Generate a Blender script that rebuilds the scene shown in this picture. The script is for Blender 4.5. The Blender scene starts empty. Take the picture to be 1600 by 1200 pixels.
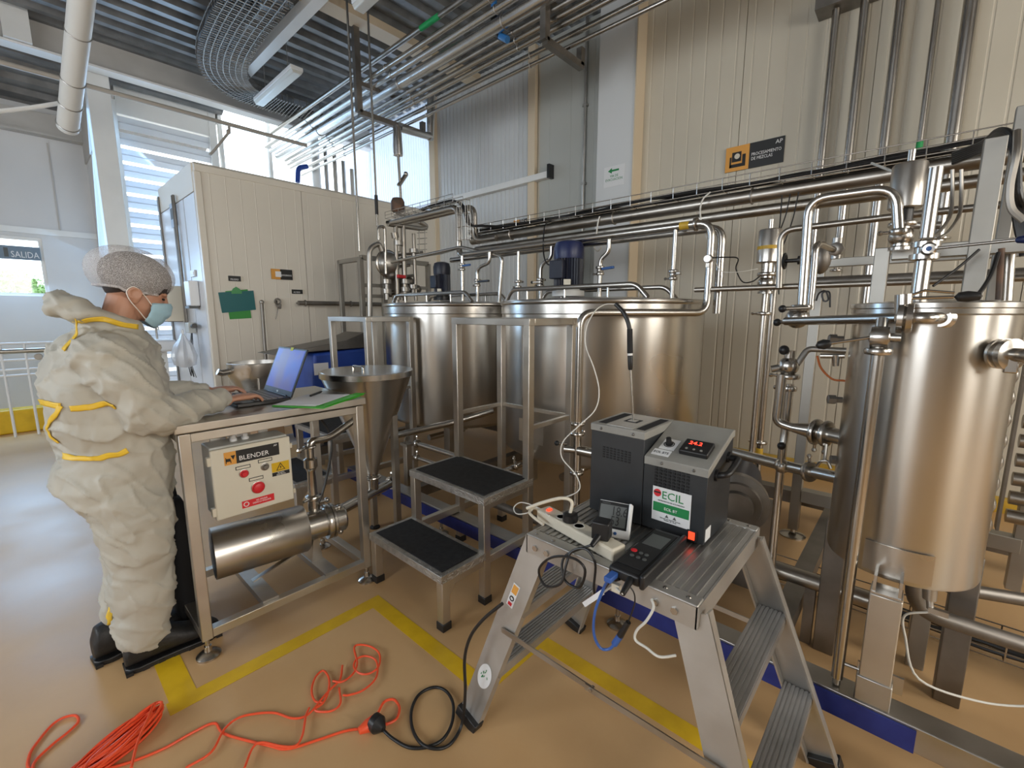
import bpy, math, random
from mathutils import Vector, Matrix
import numpy as np
random.seed(7)
PI = math.pi
scene = bpy.context.scene
COL = scene.collection
V = Vector

# ------------------------------------------------------------------ camera
CAM_H, FPX, PITCH, YAW = 1.5, 700.0, math.radians(8.9306), math.radians(47.7465)
cam_data = bpy.data.cameras.new('camera')
cam_data.sensor_fit = 'HORIZONTAL'; cam_data.sensor_width = 36.0
cam_data.lens = FPX / 1600 * 36.0
cam_data.clip_start = 0.05; cam_data.clip_end = 200
cam = bpy.data.objects.new('camera', cam_data)
cam.location = (0, 0, CAM_H); cam.rotation_euler = (PI/2 - PITCH, 0, -YAW)
COL.objects.link(cam); scene.camera = cam

# ------------------------------------------------------------------ view, world, daylight
vs = scene.view_settings
vs.view_transform = 'Standard'; vs.look = 'None'; vs.gamma = 1.0; vs.use_curve_mapping = False
vs.exposure = 0.38
cy = scene.cycles; cy.max_bounces = 8; cy.diffuse_bounces = 4; cy.glossy_bounces = 4; cy.transmission_bounces = 6; cy.transparent_max_bounces = 8
world = bpy.data.worlds.new('sky'); scene.world = world; world.use_nodes = True
wn = world.node_tree.nodes; wl = world.node_tree.links
bg = wn['Background']
bg.inputs['Color'].default_value = (0.86, 0.94, 1.0, 1); bg.inputs['Strength'].default_value = 3.2

def area(name, loc, aim, sx, sy, power, col):
    d = bpy.data.lights.new(name, 'AREA'); d.shape = 'RECTANGLE'; d.size = sx; d.size_y = sy
    d.energy = power; d.color = col
    o = bpy.data.objects.new(name, d); COL.objects.link(o); o.location = loc
    o.rotation_euler = (V(aim) - V(loc)).to_track_quat('-Z', 'Y').to_euler()
    return o
# daylight by louvres, far window and unseen rear windows; side pair added as fill
area('side_fill_a', (-4.5, 1.0, 2.4), (0, 1.0, 1.5), 2.0, 2.0, 40, (0.93, 0.96, 1.0))  # unseen opening, added for soft cool fill from the left
area('side_fill_b', (-4.5, 4.4, 2.6), (2.5, 5.4, 1.4), 2.0, 2.0, 62, (0.86, 0.93, 1.0))  # unseen, added to brighten the cold room front and tank sides
area('daylight_rear_window_a', (-.2, -4.5, 2.75), (.6, 0, 1.3), 1.6, 2.1, 66, (1.0, 0.89, 0.74))
area('daylight_rear_window_b', (2.8, -4.5, 2.75), (2.4, 0, 1.3), 1.6, 2.1, 66, (1.0, 0.89, 0.74))
area('daylight_louvre', (1.9, 9.2, 2.6), (1.0, 5, 0.6), 3.0, 3.6, 95, (0.36, 0.64, 1.0))
area('daylight_corner_window', (-.1, 9.4, 2.2), (-.1, 5, 0.4), 0.9, 0.7, 38, (0.36, 0.64, 1.0))

# ------------------------------------------------------------------ pixel -> point at a known plane
_fh = V((math.sin(YAW), math.cos(YAW), 0)); _rt = V((math.cos(YAW), -math.sin(YAW), 0))
_fw = _fh*math.cos(PITCH) + V((0, 0, -math.sin(PITCH))); _up = _rt.cross(_fw)
def P(px, py, x=None, y=None, z=None):
    r = _fw + _rt*((px-800)/FPX) - _up*((py-600)/FPX)
    c = V((0, 0, CAM_H))
    if x is not None: t = x/r.x
    elif y is not None: t = y/r.y
    else: t = (z-CAM_H)/r.z
    return c + r*t

# ------------------------------------------------------------------ mesh helpers
class MB:
    def __init__(s): s.v = []; s.f = []
    def raw(s, vs_, fs):
        b = len(s.v); s.v += [tuple(p) for p in vs_]; s.f += [tuple(i+b for i in q) for q in fs]; return s
    def box(s, c, d, R=None):
        c = V(c); hx, hy, hz = d[0]/2, d[1]/2, d[2]/2
        ps = [V((sx*hx, sy*hy, sz*hz)) for sz in (-1, 1) for sy in (-1, 1) for sx in (-1, 1)]
        if R is not None: ps = [R @ p for p in ps]
        return s.raw([c+p for p in ps], [(0,2,3,1),(4,5,7,6),(0,1,5,4),(2,6,7,3),(0,4,6,2),(1,3,7,5)])
    def bb(s, x0, x1, y0, y1, z0, z1):
        return s.box(((x0+x1)/2, (y0+y1)/2, (z0+z1)/2), (abs(x1-x0), abs(y1-y0), abs(z1-z0)))
    def bar(s, p0, p1, w, h=None, up=(0, 0, 1)):
        h = h or w; p0, p1 = V(p0), V(p1); d = (p1-p0); L = d.length; d.normalize()
        up = V(up)
        if abs(d.dot(up)) > 0.98: up = V((0, 1, 0)) if abs(d.y) < .9 else V((1, 0, 0))
        a = d.cross(up).normalized(); b = a.cross(d)
        return s.box((p0+p1)/2, (w, L, h), Matrix((a, d, b)).transposed())
    def cyl(s, p0, p1, r0, r1=None, n=20, caps=True):
        r1 = r0 if r1 is None else r1
        p0, p1 = V(p0), V(p1); d = (p1-p0).normalized()
        a = d.orthogonal().normalized(); b = d.cross(a)
        vs_ = []
        for p, r in ((p0, r0), (p1, r1)):
            for i in range(n):
                t = 2*PI*i/n; vs_.append(p + a*(r*math.cos(t)) + b*(r*math.sin(t)))
        fs = [(i, (i+1) % n, n+(i+1) % n, n+i) for i in range(n)]
        if caps: fs += [tuple(reversed(range(n))), tuple(range(n, 2*n))]
        return s.raw(vs_, fs)
    def lathe(s, prof, c=(0, 0, 0), axis=(0, 0, 1), n=32, closed=False):
        c = V(c); d = V(axis).normalized(); a = d.orthogonal().normalized(); b = d.cross(a)
        vs_ = []; fs = []
        for r, h in prof:
            for i in range(n):
                t = 2*PI*i/n; vs_.append(c + d*h + a*(r*math.cos(t)) + b*(r*math.sin(t)))
        m = len(prof)
        for k in range(m-1 if not closed else m):
            k2 = (k+1) % m
            for i in range(n):
                fs.append((k*n+i, k*n+(i+1) % n, k2*n+(i+1) % n, k2*n+i))
        if not closed:
            if prof[0][0] > 1e-6: fs.append(tuple(reversed(range(n))))
            if prof[-1][0] > 1e-6: fs.append(tuple(range((m-1)*n, m*n)))
        return s.raw(vs_, fs)
    def ball(s, c, r, sc=(1, 1, 1), n=16, R=None):
        c = V(c); vs_ = []; fs = []; m = n//2
        for j in range(m+1):
            ph = PI*j/m
            for i in range(n):
                t = 2*PI*i/n
                p = V((r*sc[0]*math.sin(ph)*math.cos(t), r*sc[1]*math.sin(ph)*math.sin(t), r*sc[2]*math.cos(ph)))
                vs_.append(c + (R @ p if R is not None else p))
        for j in range(m):
            for i in range(n):
                fs.append((j*n+i, (j+1)*n+i, (j+1)*n+(i+1) % n, j*n+(i+1) % n))
        return s.raw(vs_, fs)
    def torus(s, c, R, r, axis=(0, 0, 1), n=32, m=10):
        return s.lathe([(R + r*math.cos(2*PI*k/m), r*math.sin(2*PI*k/m)) for k in range(m)], c, axis, n, closed=True)
    def tube(s, pts, r, n=12, fillet=0.0, closed=False, seg=6):
        pts = [V(p) for p in pts]
        if fillet > 0 and len(pts) > 2:
            out = [pts[0]]
            for i in range(1, len(pts)-1):
                p, a, b = pts[i], pts[i-1], pts[i+1]
                da, db = (a-p), (b-p); la, lb = da.length, db.length; da.normalize(); db.normalize()
                f = min(fillet, la*.49, lb*.49)
                if da.dot(db) < -.999: out.append(p); continue
                q0, q1 = p+da*f, p+db*f
                for k in range(seg+1):
                    t = k/seg; out.append(q0*(1-t)**2 + p*(2*t*(1-t)) + q1*t*t)
            out.append(pts[-1]); pts = out
        vs_ = []; N = len(pts); rr = r if isinstance(r, (list, tuple)) else [r]*N
        if len(rr) != N: rr = [rr[0]]*N
        def tan(i):
            if closed: return (pts[(i+1) % N]-pts[i-1]).normalized()
            return (pts[min(i+1, N-1)]-pts[max(i-1, 0)]).normalized()
        t0 = tan(0); a = t0.orthogonal().normalized()
        for i in range(N):
            t = tan(i); a = (a - t*a.dot(t))
            a = a.normalized() if a.length > 1e-6 else t.orthogonal().normalized()
            b = t.cross(a)
            for k in range(n):
                w = 2*PI*k/n; vs_.append(pts[i] + a*(rr[i]*math.cos(w)) + b*(rr[i]*math.sin(w)))
        fs = []
        for i in range(N if closed else N-1):
            j = (i+1) % N
            for k in range(n): fs.append((i*n+k, i*n+(k+1) % n, j*n+(k+1) % n, j*n+k))
        if not closed: fs += [tuple(reversed(range(n))), tuple(range((N-1)*n, N*n))]
        return s.raw(vs_, fs)
    def prism(s, poly, ext):
        ext = V(ext); n = len(poly); ps = [V(p) for p in poly]
        nrm = V((0, 0, 0))
        for i in range(n): nrm += ps[i].cross(ps[(i+1) % n])
        if nrm.dot(ext) < 0: ps.reverse()
        return s.raw(ps + [p+ext for p in ps], [tuple(reversed(range(n))), tuple(range(n, 2*n))] +
                     [(i, (i+1) % n, n+(i+1) % n, n+i) for i in range(n)])
    def sweep(s, prof, p0, p1, a, b):
        """open profile [(u,v)] in axes a,b swept from p0 to p1, one surface"""
        p0, p1, a, b = V(p0), V(p1), V(a), V(b); n = len(prof)
        vs_ = [p + a*u + b*v for p in (p0, p1) for u, v in prof]
        return s.raw(vs_, [(i, i+1, n+i+1, n+i) for i in range(n-1)])

def spline(pts, k=6, closed=False):
    """Catmull-Rom through pts"""
    pts = [V(p) for p in pts]; N = len(pts); out = []
    R = range(N if closed else N-1)
    for i in R:
        p1, p2 = pts[i], pts[(i+1) % N]
        p0 = pts[i-1] if (i > 0 or closed) else p1*2-p2
        p3 = pts[(i+2) % N] if (i+2 < N or closed) else p2*2-p1
        for j in range(k):
            t = j/k
            out.append(0.5*((2*p1) + (p2-p0)*t + (2*p0-5*p1+4*p2-p3)*t*t + (3*p1-p0-3*p2+p3)*t**3))
    if not closed: out.append(pts[-1])
    return out

def mesh_of(mb, name, smooth=True, angle=38):
    me = bpy.data.meshes.new(name); me.from_pydata(mb.v, [], mb.f); me.validate(); me.update()
    if smooth:
        me.polygons.foreach_set('use_smooth', [True]*len(me.polygons))
        me.set_sharp_from_angle(angle=math.radians(angle))
    return me
def tag(o, label=None, cat=None, group=None, kind=None):
    if label: o['label'] = label
    if cat: o['category'] = cat
    if group: o['group'] = group
    if kind: o['kind'] = kind
    return o
def link(o, parent=None):
    COL.objects.link(o)
    if parent is not None:
        o.parent = parent
        o.matrix_parent_inverse = Matrix.Translation(-ORIG[parent.name])
    return o
ORIG = {}
def add(name, mb, mat, parent=None, bevel=0, smooth=True, angle=38, label=None, kind=None):
    """one mesh object, built in place"""
    o = bpy.data.objects.new(name, mesh_of(mb, name, smooth, angle)); o.data.materials.append(mat)
    ORIG[o.name] = V((0, 0, 0))
    link(o, parent)
    if bevel:
        m = o.modifiers.new('bevel', 'BEVEL'); m.width = bevel; m.segments = 2; m.limit_method = 'ANGLE'; m.angle_limit = math.radians(40)
    if label: o['label'] = label
    if kind: o['kind'] = kind
    return o
def thing(name, label, cat, loc=(0, 0, 0), group=None, kind=None):
    o = bpy.data.objects.new(name, None); o.empty_display_size = 0.1
    o.location = loc; COL.objects.link(o); ORIG[o.name] = V(loc)
    return tag(o, label, cat, group, kind)
def solo(name, mb, mat, label, cat, group=None, kind=None, **k):
    return tag(add(name, mb, mat, None, **k), label, cat, group, kind)
def children(o): return [c for c in COL.objects if c.parent is o]
def clone(o, off, label=None, parent=None):
    """copy of a thing with its parts and sub-parts, moved by off"""
    c = o.copy(); COL.objects.link(c)
    if parent is None:
        c.location = V(o.location) + V(off); ORIG[c.name] = ORIG[o.name]
        if label: c['label'] = label
    else:
        c.parent = parent; c.matrix_parent_inverse = o.matrix_parent_inverse.copy(); ORIG[c.name] = ORIG[o.name]
    for ch in children(o): clone(ch, (0, 0, 0), None, c)
    return c
def text(name, body, size, loc, right, up, mat, parent=None, ext=0.0004, align='LEFT', sx=1.0, label=None):
    cu = bpy.data.curves.new(name, 'FONT'); cu.body = body; cu.size = size; cu.extrude = ext; cu.align_x = align
    cu.resolution_u = 2
    t = bpy.data.objects.new(name+'_c', cu); me = bpy.data.meshes.new_from_object(t); bpy.data.objects.remove(t)
    r, u = V(right).normalized(), V(up).normalized(); n = r.cross(u)
    M = Matrix((r*sx, u, n)).transposed().to_4x4(); M.translation = V(loc)
    me.transform(M)
    o = bpy.data.objects.new(name, me); o.data.materials.clear(); o.data.materials.append(mat); ORIG[o.name] = V((0,0,0))
    link(o, parent)
    if label: o['label'] = label
    return o

# ------------------------------------------------------------------ materials (procedural)
def mat(name, col, rough=.5, metal=0.0, col2=None, scale=8.0, stretch=(1, 1, 1), bump=0.0, bscale=None, emit=None, estr=0,
        rvar=0.0, alpha=1.0, trans=0.0, spec=.5, lo=.35, hi=.65, detail=4.0, coat=0.0):
    m = bpy.data.materials.new(name); m.use_nodes = True
    nt = m.node_tree; N, L = nt.nodes, nt.links; b = N['Principled BSDF']
    b.inputs['Base Color'].default_value = (*col, 1); b.inputs['Roughness'].default_value = rough
    b.inputs['Metallic'].default_value = metal; b.inputs['Alpha'].default_value = alpha
    b.inputs['Transmission Weight'].default_value = trans; b.inputs['Specular IOR Level'].default_value = spec
    b.inputs['Coat Weight'].default_value = coat; b.inputs['Coat Roughness'].default_value = .15
    if emit: b.inputs['Emission Color'].default_value = (*emit, 1); b.inputs['Emission Strength'].default_value = estr
    if col2 is not None or bump or rvar:
        tc = N.new('ShaderNodeTexCoord'); mp = N.new('ShaderNodeMapping'); mp.inputs['Scale'].default_value = stretch
        L.new(tc.outputs['Object'], mp.inputs['Vector'])
        nz = N.new('ShaderNodeTexNoise'); nz.inputs['Scale'].default_value = scale; nz.inputs['Detail'].default_value = detail
        L.new(mp.outputs['Vector'], nz.inputs['Vector'])
        if col2 is not None:
            cr = N.new('ShaderNodeValToRGB'); cr.color_ramp.elements[0].position = lo; cr.color_ramp.elements[1].position = hi
            cr.color_ramp.elements[0].color = (*col, 1); cr.color_ramp.elements[1].color = (*col2, 1)
            L.new(nz.outputs['Fac'], cr.inputs['Fac']); L.new(cr.outputs['Color'], b.inputs['Base Color'])
        if rvar:
            mr = N.new('ShaderNodeMapRange'); mr.inputs['From Min'].default_value = .3; mr.inputs['From Max'].default_value = .7
            mr.inputs['To Min'].default_value = max(0.02, rough-rvar); mr.inputs['To Max'].default_value = rough+rvar
            L.new(nz.outputs['Fac'], mr.inputs['Value']); L.new(mr.outputs['Result'], b.inputs['Roughness'])
        if bump:
            n2 = N.new('ShaderNodeTexNoise'); n2.inputs['Scale'].default_value = bscale or scale*3; n2.inputs['Detail'].default_value = 3
            L.new(mp.outputs['Vector'], n2.inputs['Vector'])
            bp = N.new('ShaderNodeBump'); bp.inputs['Strength'].default_value = bump; bp.inputs['Distance'].default_value = .01
            L.new(n2.outputs['Fac'], bp.inputs['Height']); L.new(bp.outputs['Normal'], b.inputs['Normal'])
    return m
M = {}
M['floor'] = mat('epoxy_floor', (.50, .305, .14), .42, col2=(.62, .405, .205), scale=1.6, rvar=.07, bump=.03, bscale=60, lo=.3, hi=.72, detail=6)
M['yellow'] = mat('yellow_floor_paint', (.62, .38, .01), .4, col2=(.72, .46, .015), scale=9)
M['yellow_dull'] = mat('yellow_paint_worn', (.55, .34, .03), .5, col2=(.65, .42, .05), scale=9)
M['panel'] = mat('beige_wall_panel', (.55, .51, .42), .45, col2=(.59, .55, .46), scale=.8, rvar=.05)
M['panel_grey'] = mat('grey_wall_panel', (.44, .45, .42), .4, col2=(.49, .50, .47), scale=.7, rvar=.05)
M['panel_white'] = mat('white_wall_panel', (.60, .62, .62), .35, col2=(.66, .68, .69), scale=.7)
M['cold'] = mat('cold_room_panel', (.72, .67, .58), .42, col2=(.76, .71, .62), scale=.6)
M['cream'] = mat('cream_paint', (.68, .57, .42), .5)
M['white'] = mat('white_paint', (.74, .74, .72), .45, col2=(.80, .80, .78), scale=2)
M['wallwhite'] = mat('far_wall_white', (.62, .62, .62), .6, col2=(.67, .67, .67), scale=1)
M['grey_beam'] = mat('grey_beam_paint', (.45, .43, .40), .55, col2=(.5, .48, .45), scale=3)
M['deck'] = mat('galvanised_deck', (.16, .165, .17), .42, .6, col2=(.24, .245, .25), scale=5, rvar=.08)
def translucent(m, fac, col):
    nt = m.node_tree; N, L = nt.nodes, nt.links; b = N['Principled BSDF']; out = N['Material Output']
    t = N.new('ShaderNodeBsdfTranslucent'); t.inputs['Color'].default_value = (*col, 1)
    mx = N.new('ShaderNodeMixShader'); mx.inputs['Fac'].default_value = fac
    L.new(b.outputs['BSDF'], mx.inputs[1]); L.new(t.outputs['BSDF'], mx.inputs[2]); L.new(mx.outputs['Shader'], out.inputs['Surface']); return m
M['trans_panel'] = translucent(mat('translucent_sheet', (.45, .50, .58), .25, col2=(.58, .63, .72), scale=30, stretch=(0, 1, .02)), .6, (.80, .86, .95))
M['slat'] = translucent(mat('white_louvre_slat', (.74, .75, .76), .4), .35, (.80, .84, .90))
M['steel'] = mat('brushed_steel', (.56, .53, .49), .30, 1.0, col2=(.62, .59, .55), scale=3, rvar=.05)
M['tank'] = mat('tank_steel', (.60, .57, .525), .30, 1.0, col2=(.65, .62, .57), scale=1.6, rvar=.03, detail=2)
def brushed_round(m, aniso=.75):
    nt = m.node_tree; N, L = nt.nodes, nt.links; b = N['Principled BSDF']
    tg_ = N.new('ShaderNodeTangent'); tg_.direction_type = 'RADIAL'; tg_.axis = 'Z'
    b.inputs['Anisotropic'].default_value = aniso; b.inputs['Anisotropic Rotation'].default_value = 0.25
    L.new(tg_.outputs['Tangent'], b.inputs['Tangent'])
brushed_round(M['tank'])
M['tube'] = mat('polished_tube', (.49, .465, .43), .24, 1.0, col2=(.52, .495, .46), scale=4, rvar=.015)
M['dull'] = mat('dull_steel', (.42, .40, .37), .40, 1.0, col2=(.50, .48, .45), scale=7, rvar=.08)
M['darksteel'] = mat('dark_steel', (.20, .185, .165), .45, .9, col2=(.27, .25, .23), scale=7, rvar=.06)
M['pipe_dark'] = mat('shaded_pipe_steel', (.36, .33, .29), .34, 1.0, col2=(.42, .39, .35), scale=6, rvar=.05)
M['foil'] = mat('aluminium_cladding', (.70, .70, .70), .25, 1.0, col2=(.60, .60, .60), scale=7, stretch=(1, .4, 1), bump=.15, bscale=9)
M['frame'] = mat('satin_square_tube', (.52, .485, .435), .36, .95, col2=(.58, .545, .49), scale=5, rvar=.06)
M['frame_dark'] = mat('grey_square_tube', (.36, .345, .315), .48, .9, col2=(.42, .405, .37), scale=4, rvar=.06)
M['alu'] = mat('worn_aluminium', (.44, .425, .40), .45, .75, col2=(.55, .535, .51), scale=5, rvar=.08, bump=.05, bscale=40)
M['alu_tread'] = mat('ribbed_aluminium', (.34, .335, .325), .42, .85, col2=(.50, .49, .48), scale=5, stretch=(1, 1, 1), rvar=.1)
M['checker'] = mat('checker_plate', (.40, .385, .36), .42, .9, col2=(.52, .50, .47), scale=30, bump=.8, bscale=110)
M['rubber'] = mat('black_rubber', (.012, .012, .013), .75, col2=(.022, .022, .023), scale=40, bump=.25, bscale=350)
M['black'] = mat('black_plastic', (.012, .012, .013), .4)
M['blackm'] = mat('black_matte', (.010, .010, .011), .8)
M['blue'] = mat('blue_skid_paint', (.010, .020, .16), .5, col2=(.016, .030, .20), scale=12)
M['blue_obj'] = mat('blue_plastic', (.01, .045, .28), .45, col2=(.02, .07, .36), scale=5)
M['motor'] = mat('dark_blue_motor', (.006, .008, .020), .45, col2=(.010, .013, .03), scale=8)
M['motor_blue'] = mat('blue_motor_cowl', (.008, .016, .075), .4)
M['handle_blue'] = mat('blue_handle', (.03, .10, .30), .4)
M['green'] = mat('green_sleeve', (.01, .30, .08), .5)
M['teal'] = mat('teal_clipboard', (.0, .12, .13), .4)
M['greenfolder'] = mat('green_folder', (.06, .50, .03), .5)
M['paper'] = mat('paper', (.80, .80, .82), .7)
M['orange'] = mat('orange_print', (.72, .34, .06), .5)
M['orange_cable'] = mat('orange_cable', (.85, .095, .03), .42)
M['red'] = mat('red_plastic', (.62, .02, .03), .4)
M['redlabel'] = mat('red_label', (.66, .02, .03), .5)
M['signblack'] = mat('sign_black', (.012, .012, .012), .45)
M['textwhite'] = mat('print_white', (.85, .85, .85), .6)
M['textblack'] = mat('print_black', (.01, .01, .01), .6)
M['textgreen'] = mat('print_green', (.01, .22, .06), .6)
M['box'] = mat('control_box_enamel', (.66, .63, .53), .4, col2=(.69, .66, .56), scale=3)
M['boxside'] = mat('control_box_side', (.52, .53, .50), .4)
M['bath'] = mat('charcoal_enamel', (.020, .023, .026), .42, col2=(.026, .029, .033), scale=10)
M['bathtop'] = mat('grey_enamel_lid', (.26, .255, .235), .42, col2=(.30, .295, .27), scale=10)
M['glass_dark'] = mat('dark_display', (.01, .01, .012), .35)
M['lcd'] = mat('lcd_grey', (.085, .092, .09), .5)
M['led'] = mat('red_led', (.3, 0, 0), .4, emit=(1.0, .04, .02), estr=4)
M['ledw'] = mat('lit_red_switch', (.5, .02, .01), .3, emit=(1.0, .06, .02), estr=1.4)
M['ivory'] = mat('ivory_plastic', (.66, .61, .50), .5)
M['whitep'] = mat('white_plastic', (.75, .76, .77), .4)
M['cable_white'] = mat('white_cable', (.68, .67, .62), .5)
M['cable_blue'] = mat('blue_cable', (.04, .12, .42), .4)
M['rust'] = mat('rusty_pipe_cap', (.16, .085, .05), .6, col2=(.07, .05, .04), scale=14)
M['lamp'] = mat('lamp_cover', (.62, .63, .60), .4)
M['pvc'] = mat('white_pvc', (.70, .70, .68), .4)
M['blue_pvc'] = mat('blue_pvc', (.03, .16, .42), .4)
M['brownpipe'] = mat('lagged_pipe', (.42, .38, .33), .5)
M['glass'] = mat('window_glass', (.9, .95, 1.0), .02, trans=1.0)
# ================================================================== the setting
WX = 5.0            # right wall plane
CY = 6.2            # front of the cold room
DK = 4.95           # underside of the steel deck
def struct(name, mb, m, parent=None, **k):
    o = add(name, mb, m, parent, **k)
    if parent is None: o['kind'] = 'structure'
    return o
def sempty(name):
    o = bpy.data.objects.new(name, None); COL.objects.link(o); ORIG[o.name] = V((0,0,0)); o['kind'] = 'structure'; return o

struct('floor', MB().bb(-4.6, 5.2, -4.6, 12, -.12, 0), M['floor'])

# right wall: backing plus ribbed panels hung on it
wr = struct('wall_right', MB().bb(5.012, 5.2, -4.6, 6.3, 0, DK), M['panel'])
def rib_panel(w, h, pitch, gw=.010, gd=.0035, depth=.05, fine=False):
    """ribbed sandwich panel, face toward -x, running along +y from 0 to w"""
    prof = [(0, 0)]
    n = int(round(w/pitch)); p = w/n
    for i in range(n):
        c = (i+.5)*p
        prof += [(c-gw, 0), (c-gw*.5, gd), (c+gw*.5, gd), (c+gw, 0)]
    prof += [(w, 0)]
    mb = MB(); mb.sweep(prof, (0, 0, 0), (0, 0, h), (0, 1, 0), (1, 0, 0))
    m = len(prof)
    mb.raw([(depth, 0, 0), (depth, w, 0), (depth, 0, h), (depth, w, h)], [])
    b = len(mb.v)-4
    mb.f += [(b, 0, m, b+2), (m-1, b+1, b+3, 2*m-1), (b+1, b, b+2, b+3), tuple([b+2]+list(range(m, 2*m))+[b+3]), tuple([b+1]+list(range(m-1, -1, -1))+[b])]
    return mb
pw = 1.02
pm = mesh_of(rib_panel(pw-.006, DK, .145), 'panel_mesh', angle=20); pm.materials.append(M['panel'])
def panel_at(me, y, x=WX-.01, z=0.0, parent=wr, name='wall_panel'):
    o = bpy.data.objects.new(name, me); ORIG[o.name] = V((0,0,0)); link(o, parent); o.location = (x, y, z); return o
y = 2.55-pw
while y > -4.6: panel_at(pm, y); y -= pw
pm2 = mesh_of(rib_panel(pw-.006, DK, .34, gw=.006, gd=.003), 'panel_mesh_b', angle=20); pm2.materials.append(M['panel_grey'])
panel_at(pm2, 3.02); 
pm3 = mesh_of(rib_panel(pw-.006, DK, .085, gw=.014, gd=.010), 'panel_mesh_c', angle=20); pm3.materials.append(M['panel_white'])
for k in range(2): panel_at(pm3, 4.2+pw*k)
pm4 = mesh_of(rib_panel(.985-.006, DK, .07, gw=.016, gd=.012), 'panel_mesh_d', angle=20); pm4.materials.append(M['trans_panel'])
for k in range(3): panel_at(pm4, 6.3+.985*k, z=0)
# column; its side face has the falling light put into its cream colour
c = struct('trim_1', MB().bb(4.80, 5.02, 2.56, 3.02, 0, DK), M['panel_white'])
add('lit_edge', MB().bb(4.79, 4.99, 2.545, 2.56, 0, DK), M['cream'], c)
struct('trim_2', MB().bb(4.94, 5.0, 4.08, 4.2, 0, DK), M['cream'])
struct('trim_3', MB().bb(4.92, 5.0, 6.18, 6.32, 0, DK), M['cream'])
lg = thing('wall_ledge', 'white horizontal ledge on ribbed wall, black end cap', 'ledge', (4.9, 4.7, 3.3))
add('rail', MB().bb(4.90, 4.99, 3.83, 6.1, 3.26, 3.34), M['white'], lg, bevel=.004)
add('end_cap', MB().bb(4.89, 4.99, 3.79, 3.83, 3.25, 3.42), M['black'], lg)
struct('trim_4', MB().bb(4.1, 4.22, -4.6, 5.5, .0005, .002), M['yellow_dull'])
struct('trim_5', MB().bb(4.88, 4.98, -4.6, 5.5, .0005, .10), M['yellow_dull'])

# ------------------------------------------------ cold room (beige insulated box)
cr = thing('cold_room', 'beige insulated cold room box with ribbed front and rounded top edge', 'cold room', (3.2, 6.4, 0), kind='structure')
CX0, CZ = 1.545, 3.18
add('core', MB().bb(CX0+.03, 4.98, CY+.04, 7.95, .02, CZ-.03), M['cold'], cr)
def front_panel(x0, x1):
    w = x1-x0-.006; n = max(1, int(w/.155)); p = w/n; prof = [(0, 0)]
    for i in range(n):
        cc = (i+.5)*p; prof += [(cc-.006, 0), (cc-.002, -.0016), (cc+.002, -.0016), (cc+.006, 0)]
    prof += [(w, 0)]
    mb = MB(); mb.sweep(prof, (x0, CY, .1), (x0, CY, CZ-.1), (1, 0, 0), (0, 1, 0))
    mb.bb(x0, x1-.006, CY+.004, CY+.04, .1, CZ-.1)
    return mb
for a, b in ((1.605, 2.72), (2.72, 3.84), (3.84, 4.98)):
    add('front_panel', front_panel(a, b), M['cold'], cr, angle=15)
add('top_trim', MB().prism([(CX0, CY-.012, CZ-.1), (CX0, CY-.012, CZ-.03), (CX0, CY+.02, CZ), (CX0, CY+.2, CZ), (CX0, CY+.2, CZ-.1)], (4.98-CX0, 0, 0)), M['cold'], cr)
add('corner_trim', MB().bb(CX0-.008, 1.605, CY-.01, CY+.06, 0, CZ-.1), M['cold'], cr, bevel=.006)
add('base_trim', MB().bb(1.605, 4.98, CY-.01, CY+.03, 0, .1), M['white'], cr)
M['coldside'] = mat('cold_room_side_white', (.66, .68, .72), .3, col2=(.70, .72, .76), scale=.8)
for a, b in ((CY+.06, 6.72), (6.75, 7.3), (7.33, 7.95)):
    add('side_panel', MB().bb(CX0-.012, CX0+.03, a, b, .02, CZ-.32), M['coldside'], cr, bevel=.004)
add('side_header', MB().bb(CX0-.014, CX0+.03, CY+.06, 7.95, CZ-.31, CZ), M['cold'], cr, bevel=.004)
add('gasket', MB().bb(CX0-.03, CX0+.02, 7.92, 8.0, .02, CZ-.1), M['darksteel'], cr)

# ------------------------------------------------ far wall, window, column, louvres
FY = 9.5
wf = struct('wall_far', MB().bb(-4.6, -.6, FY, FY+.15, 0, 4.7).bb(-.6, .40, FY, FY+.15, 0, 1.75).bb(-.6, .40, FY, FY+.15, 2.57, 4.7).bb(.40, 1.25, FY, FY+.15, 0, 4.7), M['wallwhite'])
add('wall_band', MB().bb(-4.6, 1.0, FY-.03, FY-.002, 2.62, 2.70), M['white'], wf)
add('wall_seam', MB().bb(.60, .615, FY-.012, FY-.002, 2.7, 3.9), M['grey_beam'], wf)
struct('trim_6', MB().bb(-4.6, 1.0, FY-.06, FY-.002, .0, .09), M['yellow'])
w1 = sempty('window_1')
add('window_frame', MB().bb(-.6, .40, FY+.02, FY+.1, 1.75, 1.79).bb(-.6, .40, FY+.02, FY+.1, 2.53, 2.57).bb(.36, .40, FY+.02, FY+.1, 1.79, 2.53), M['white'], w1)
add('pane', MB().bb(-.6, .36, FY+.05, FY+.056, 1.79, 2.53), M['glass'], w1)
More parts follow.
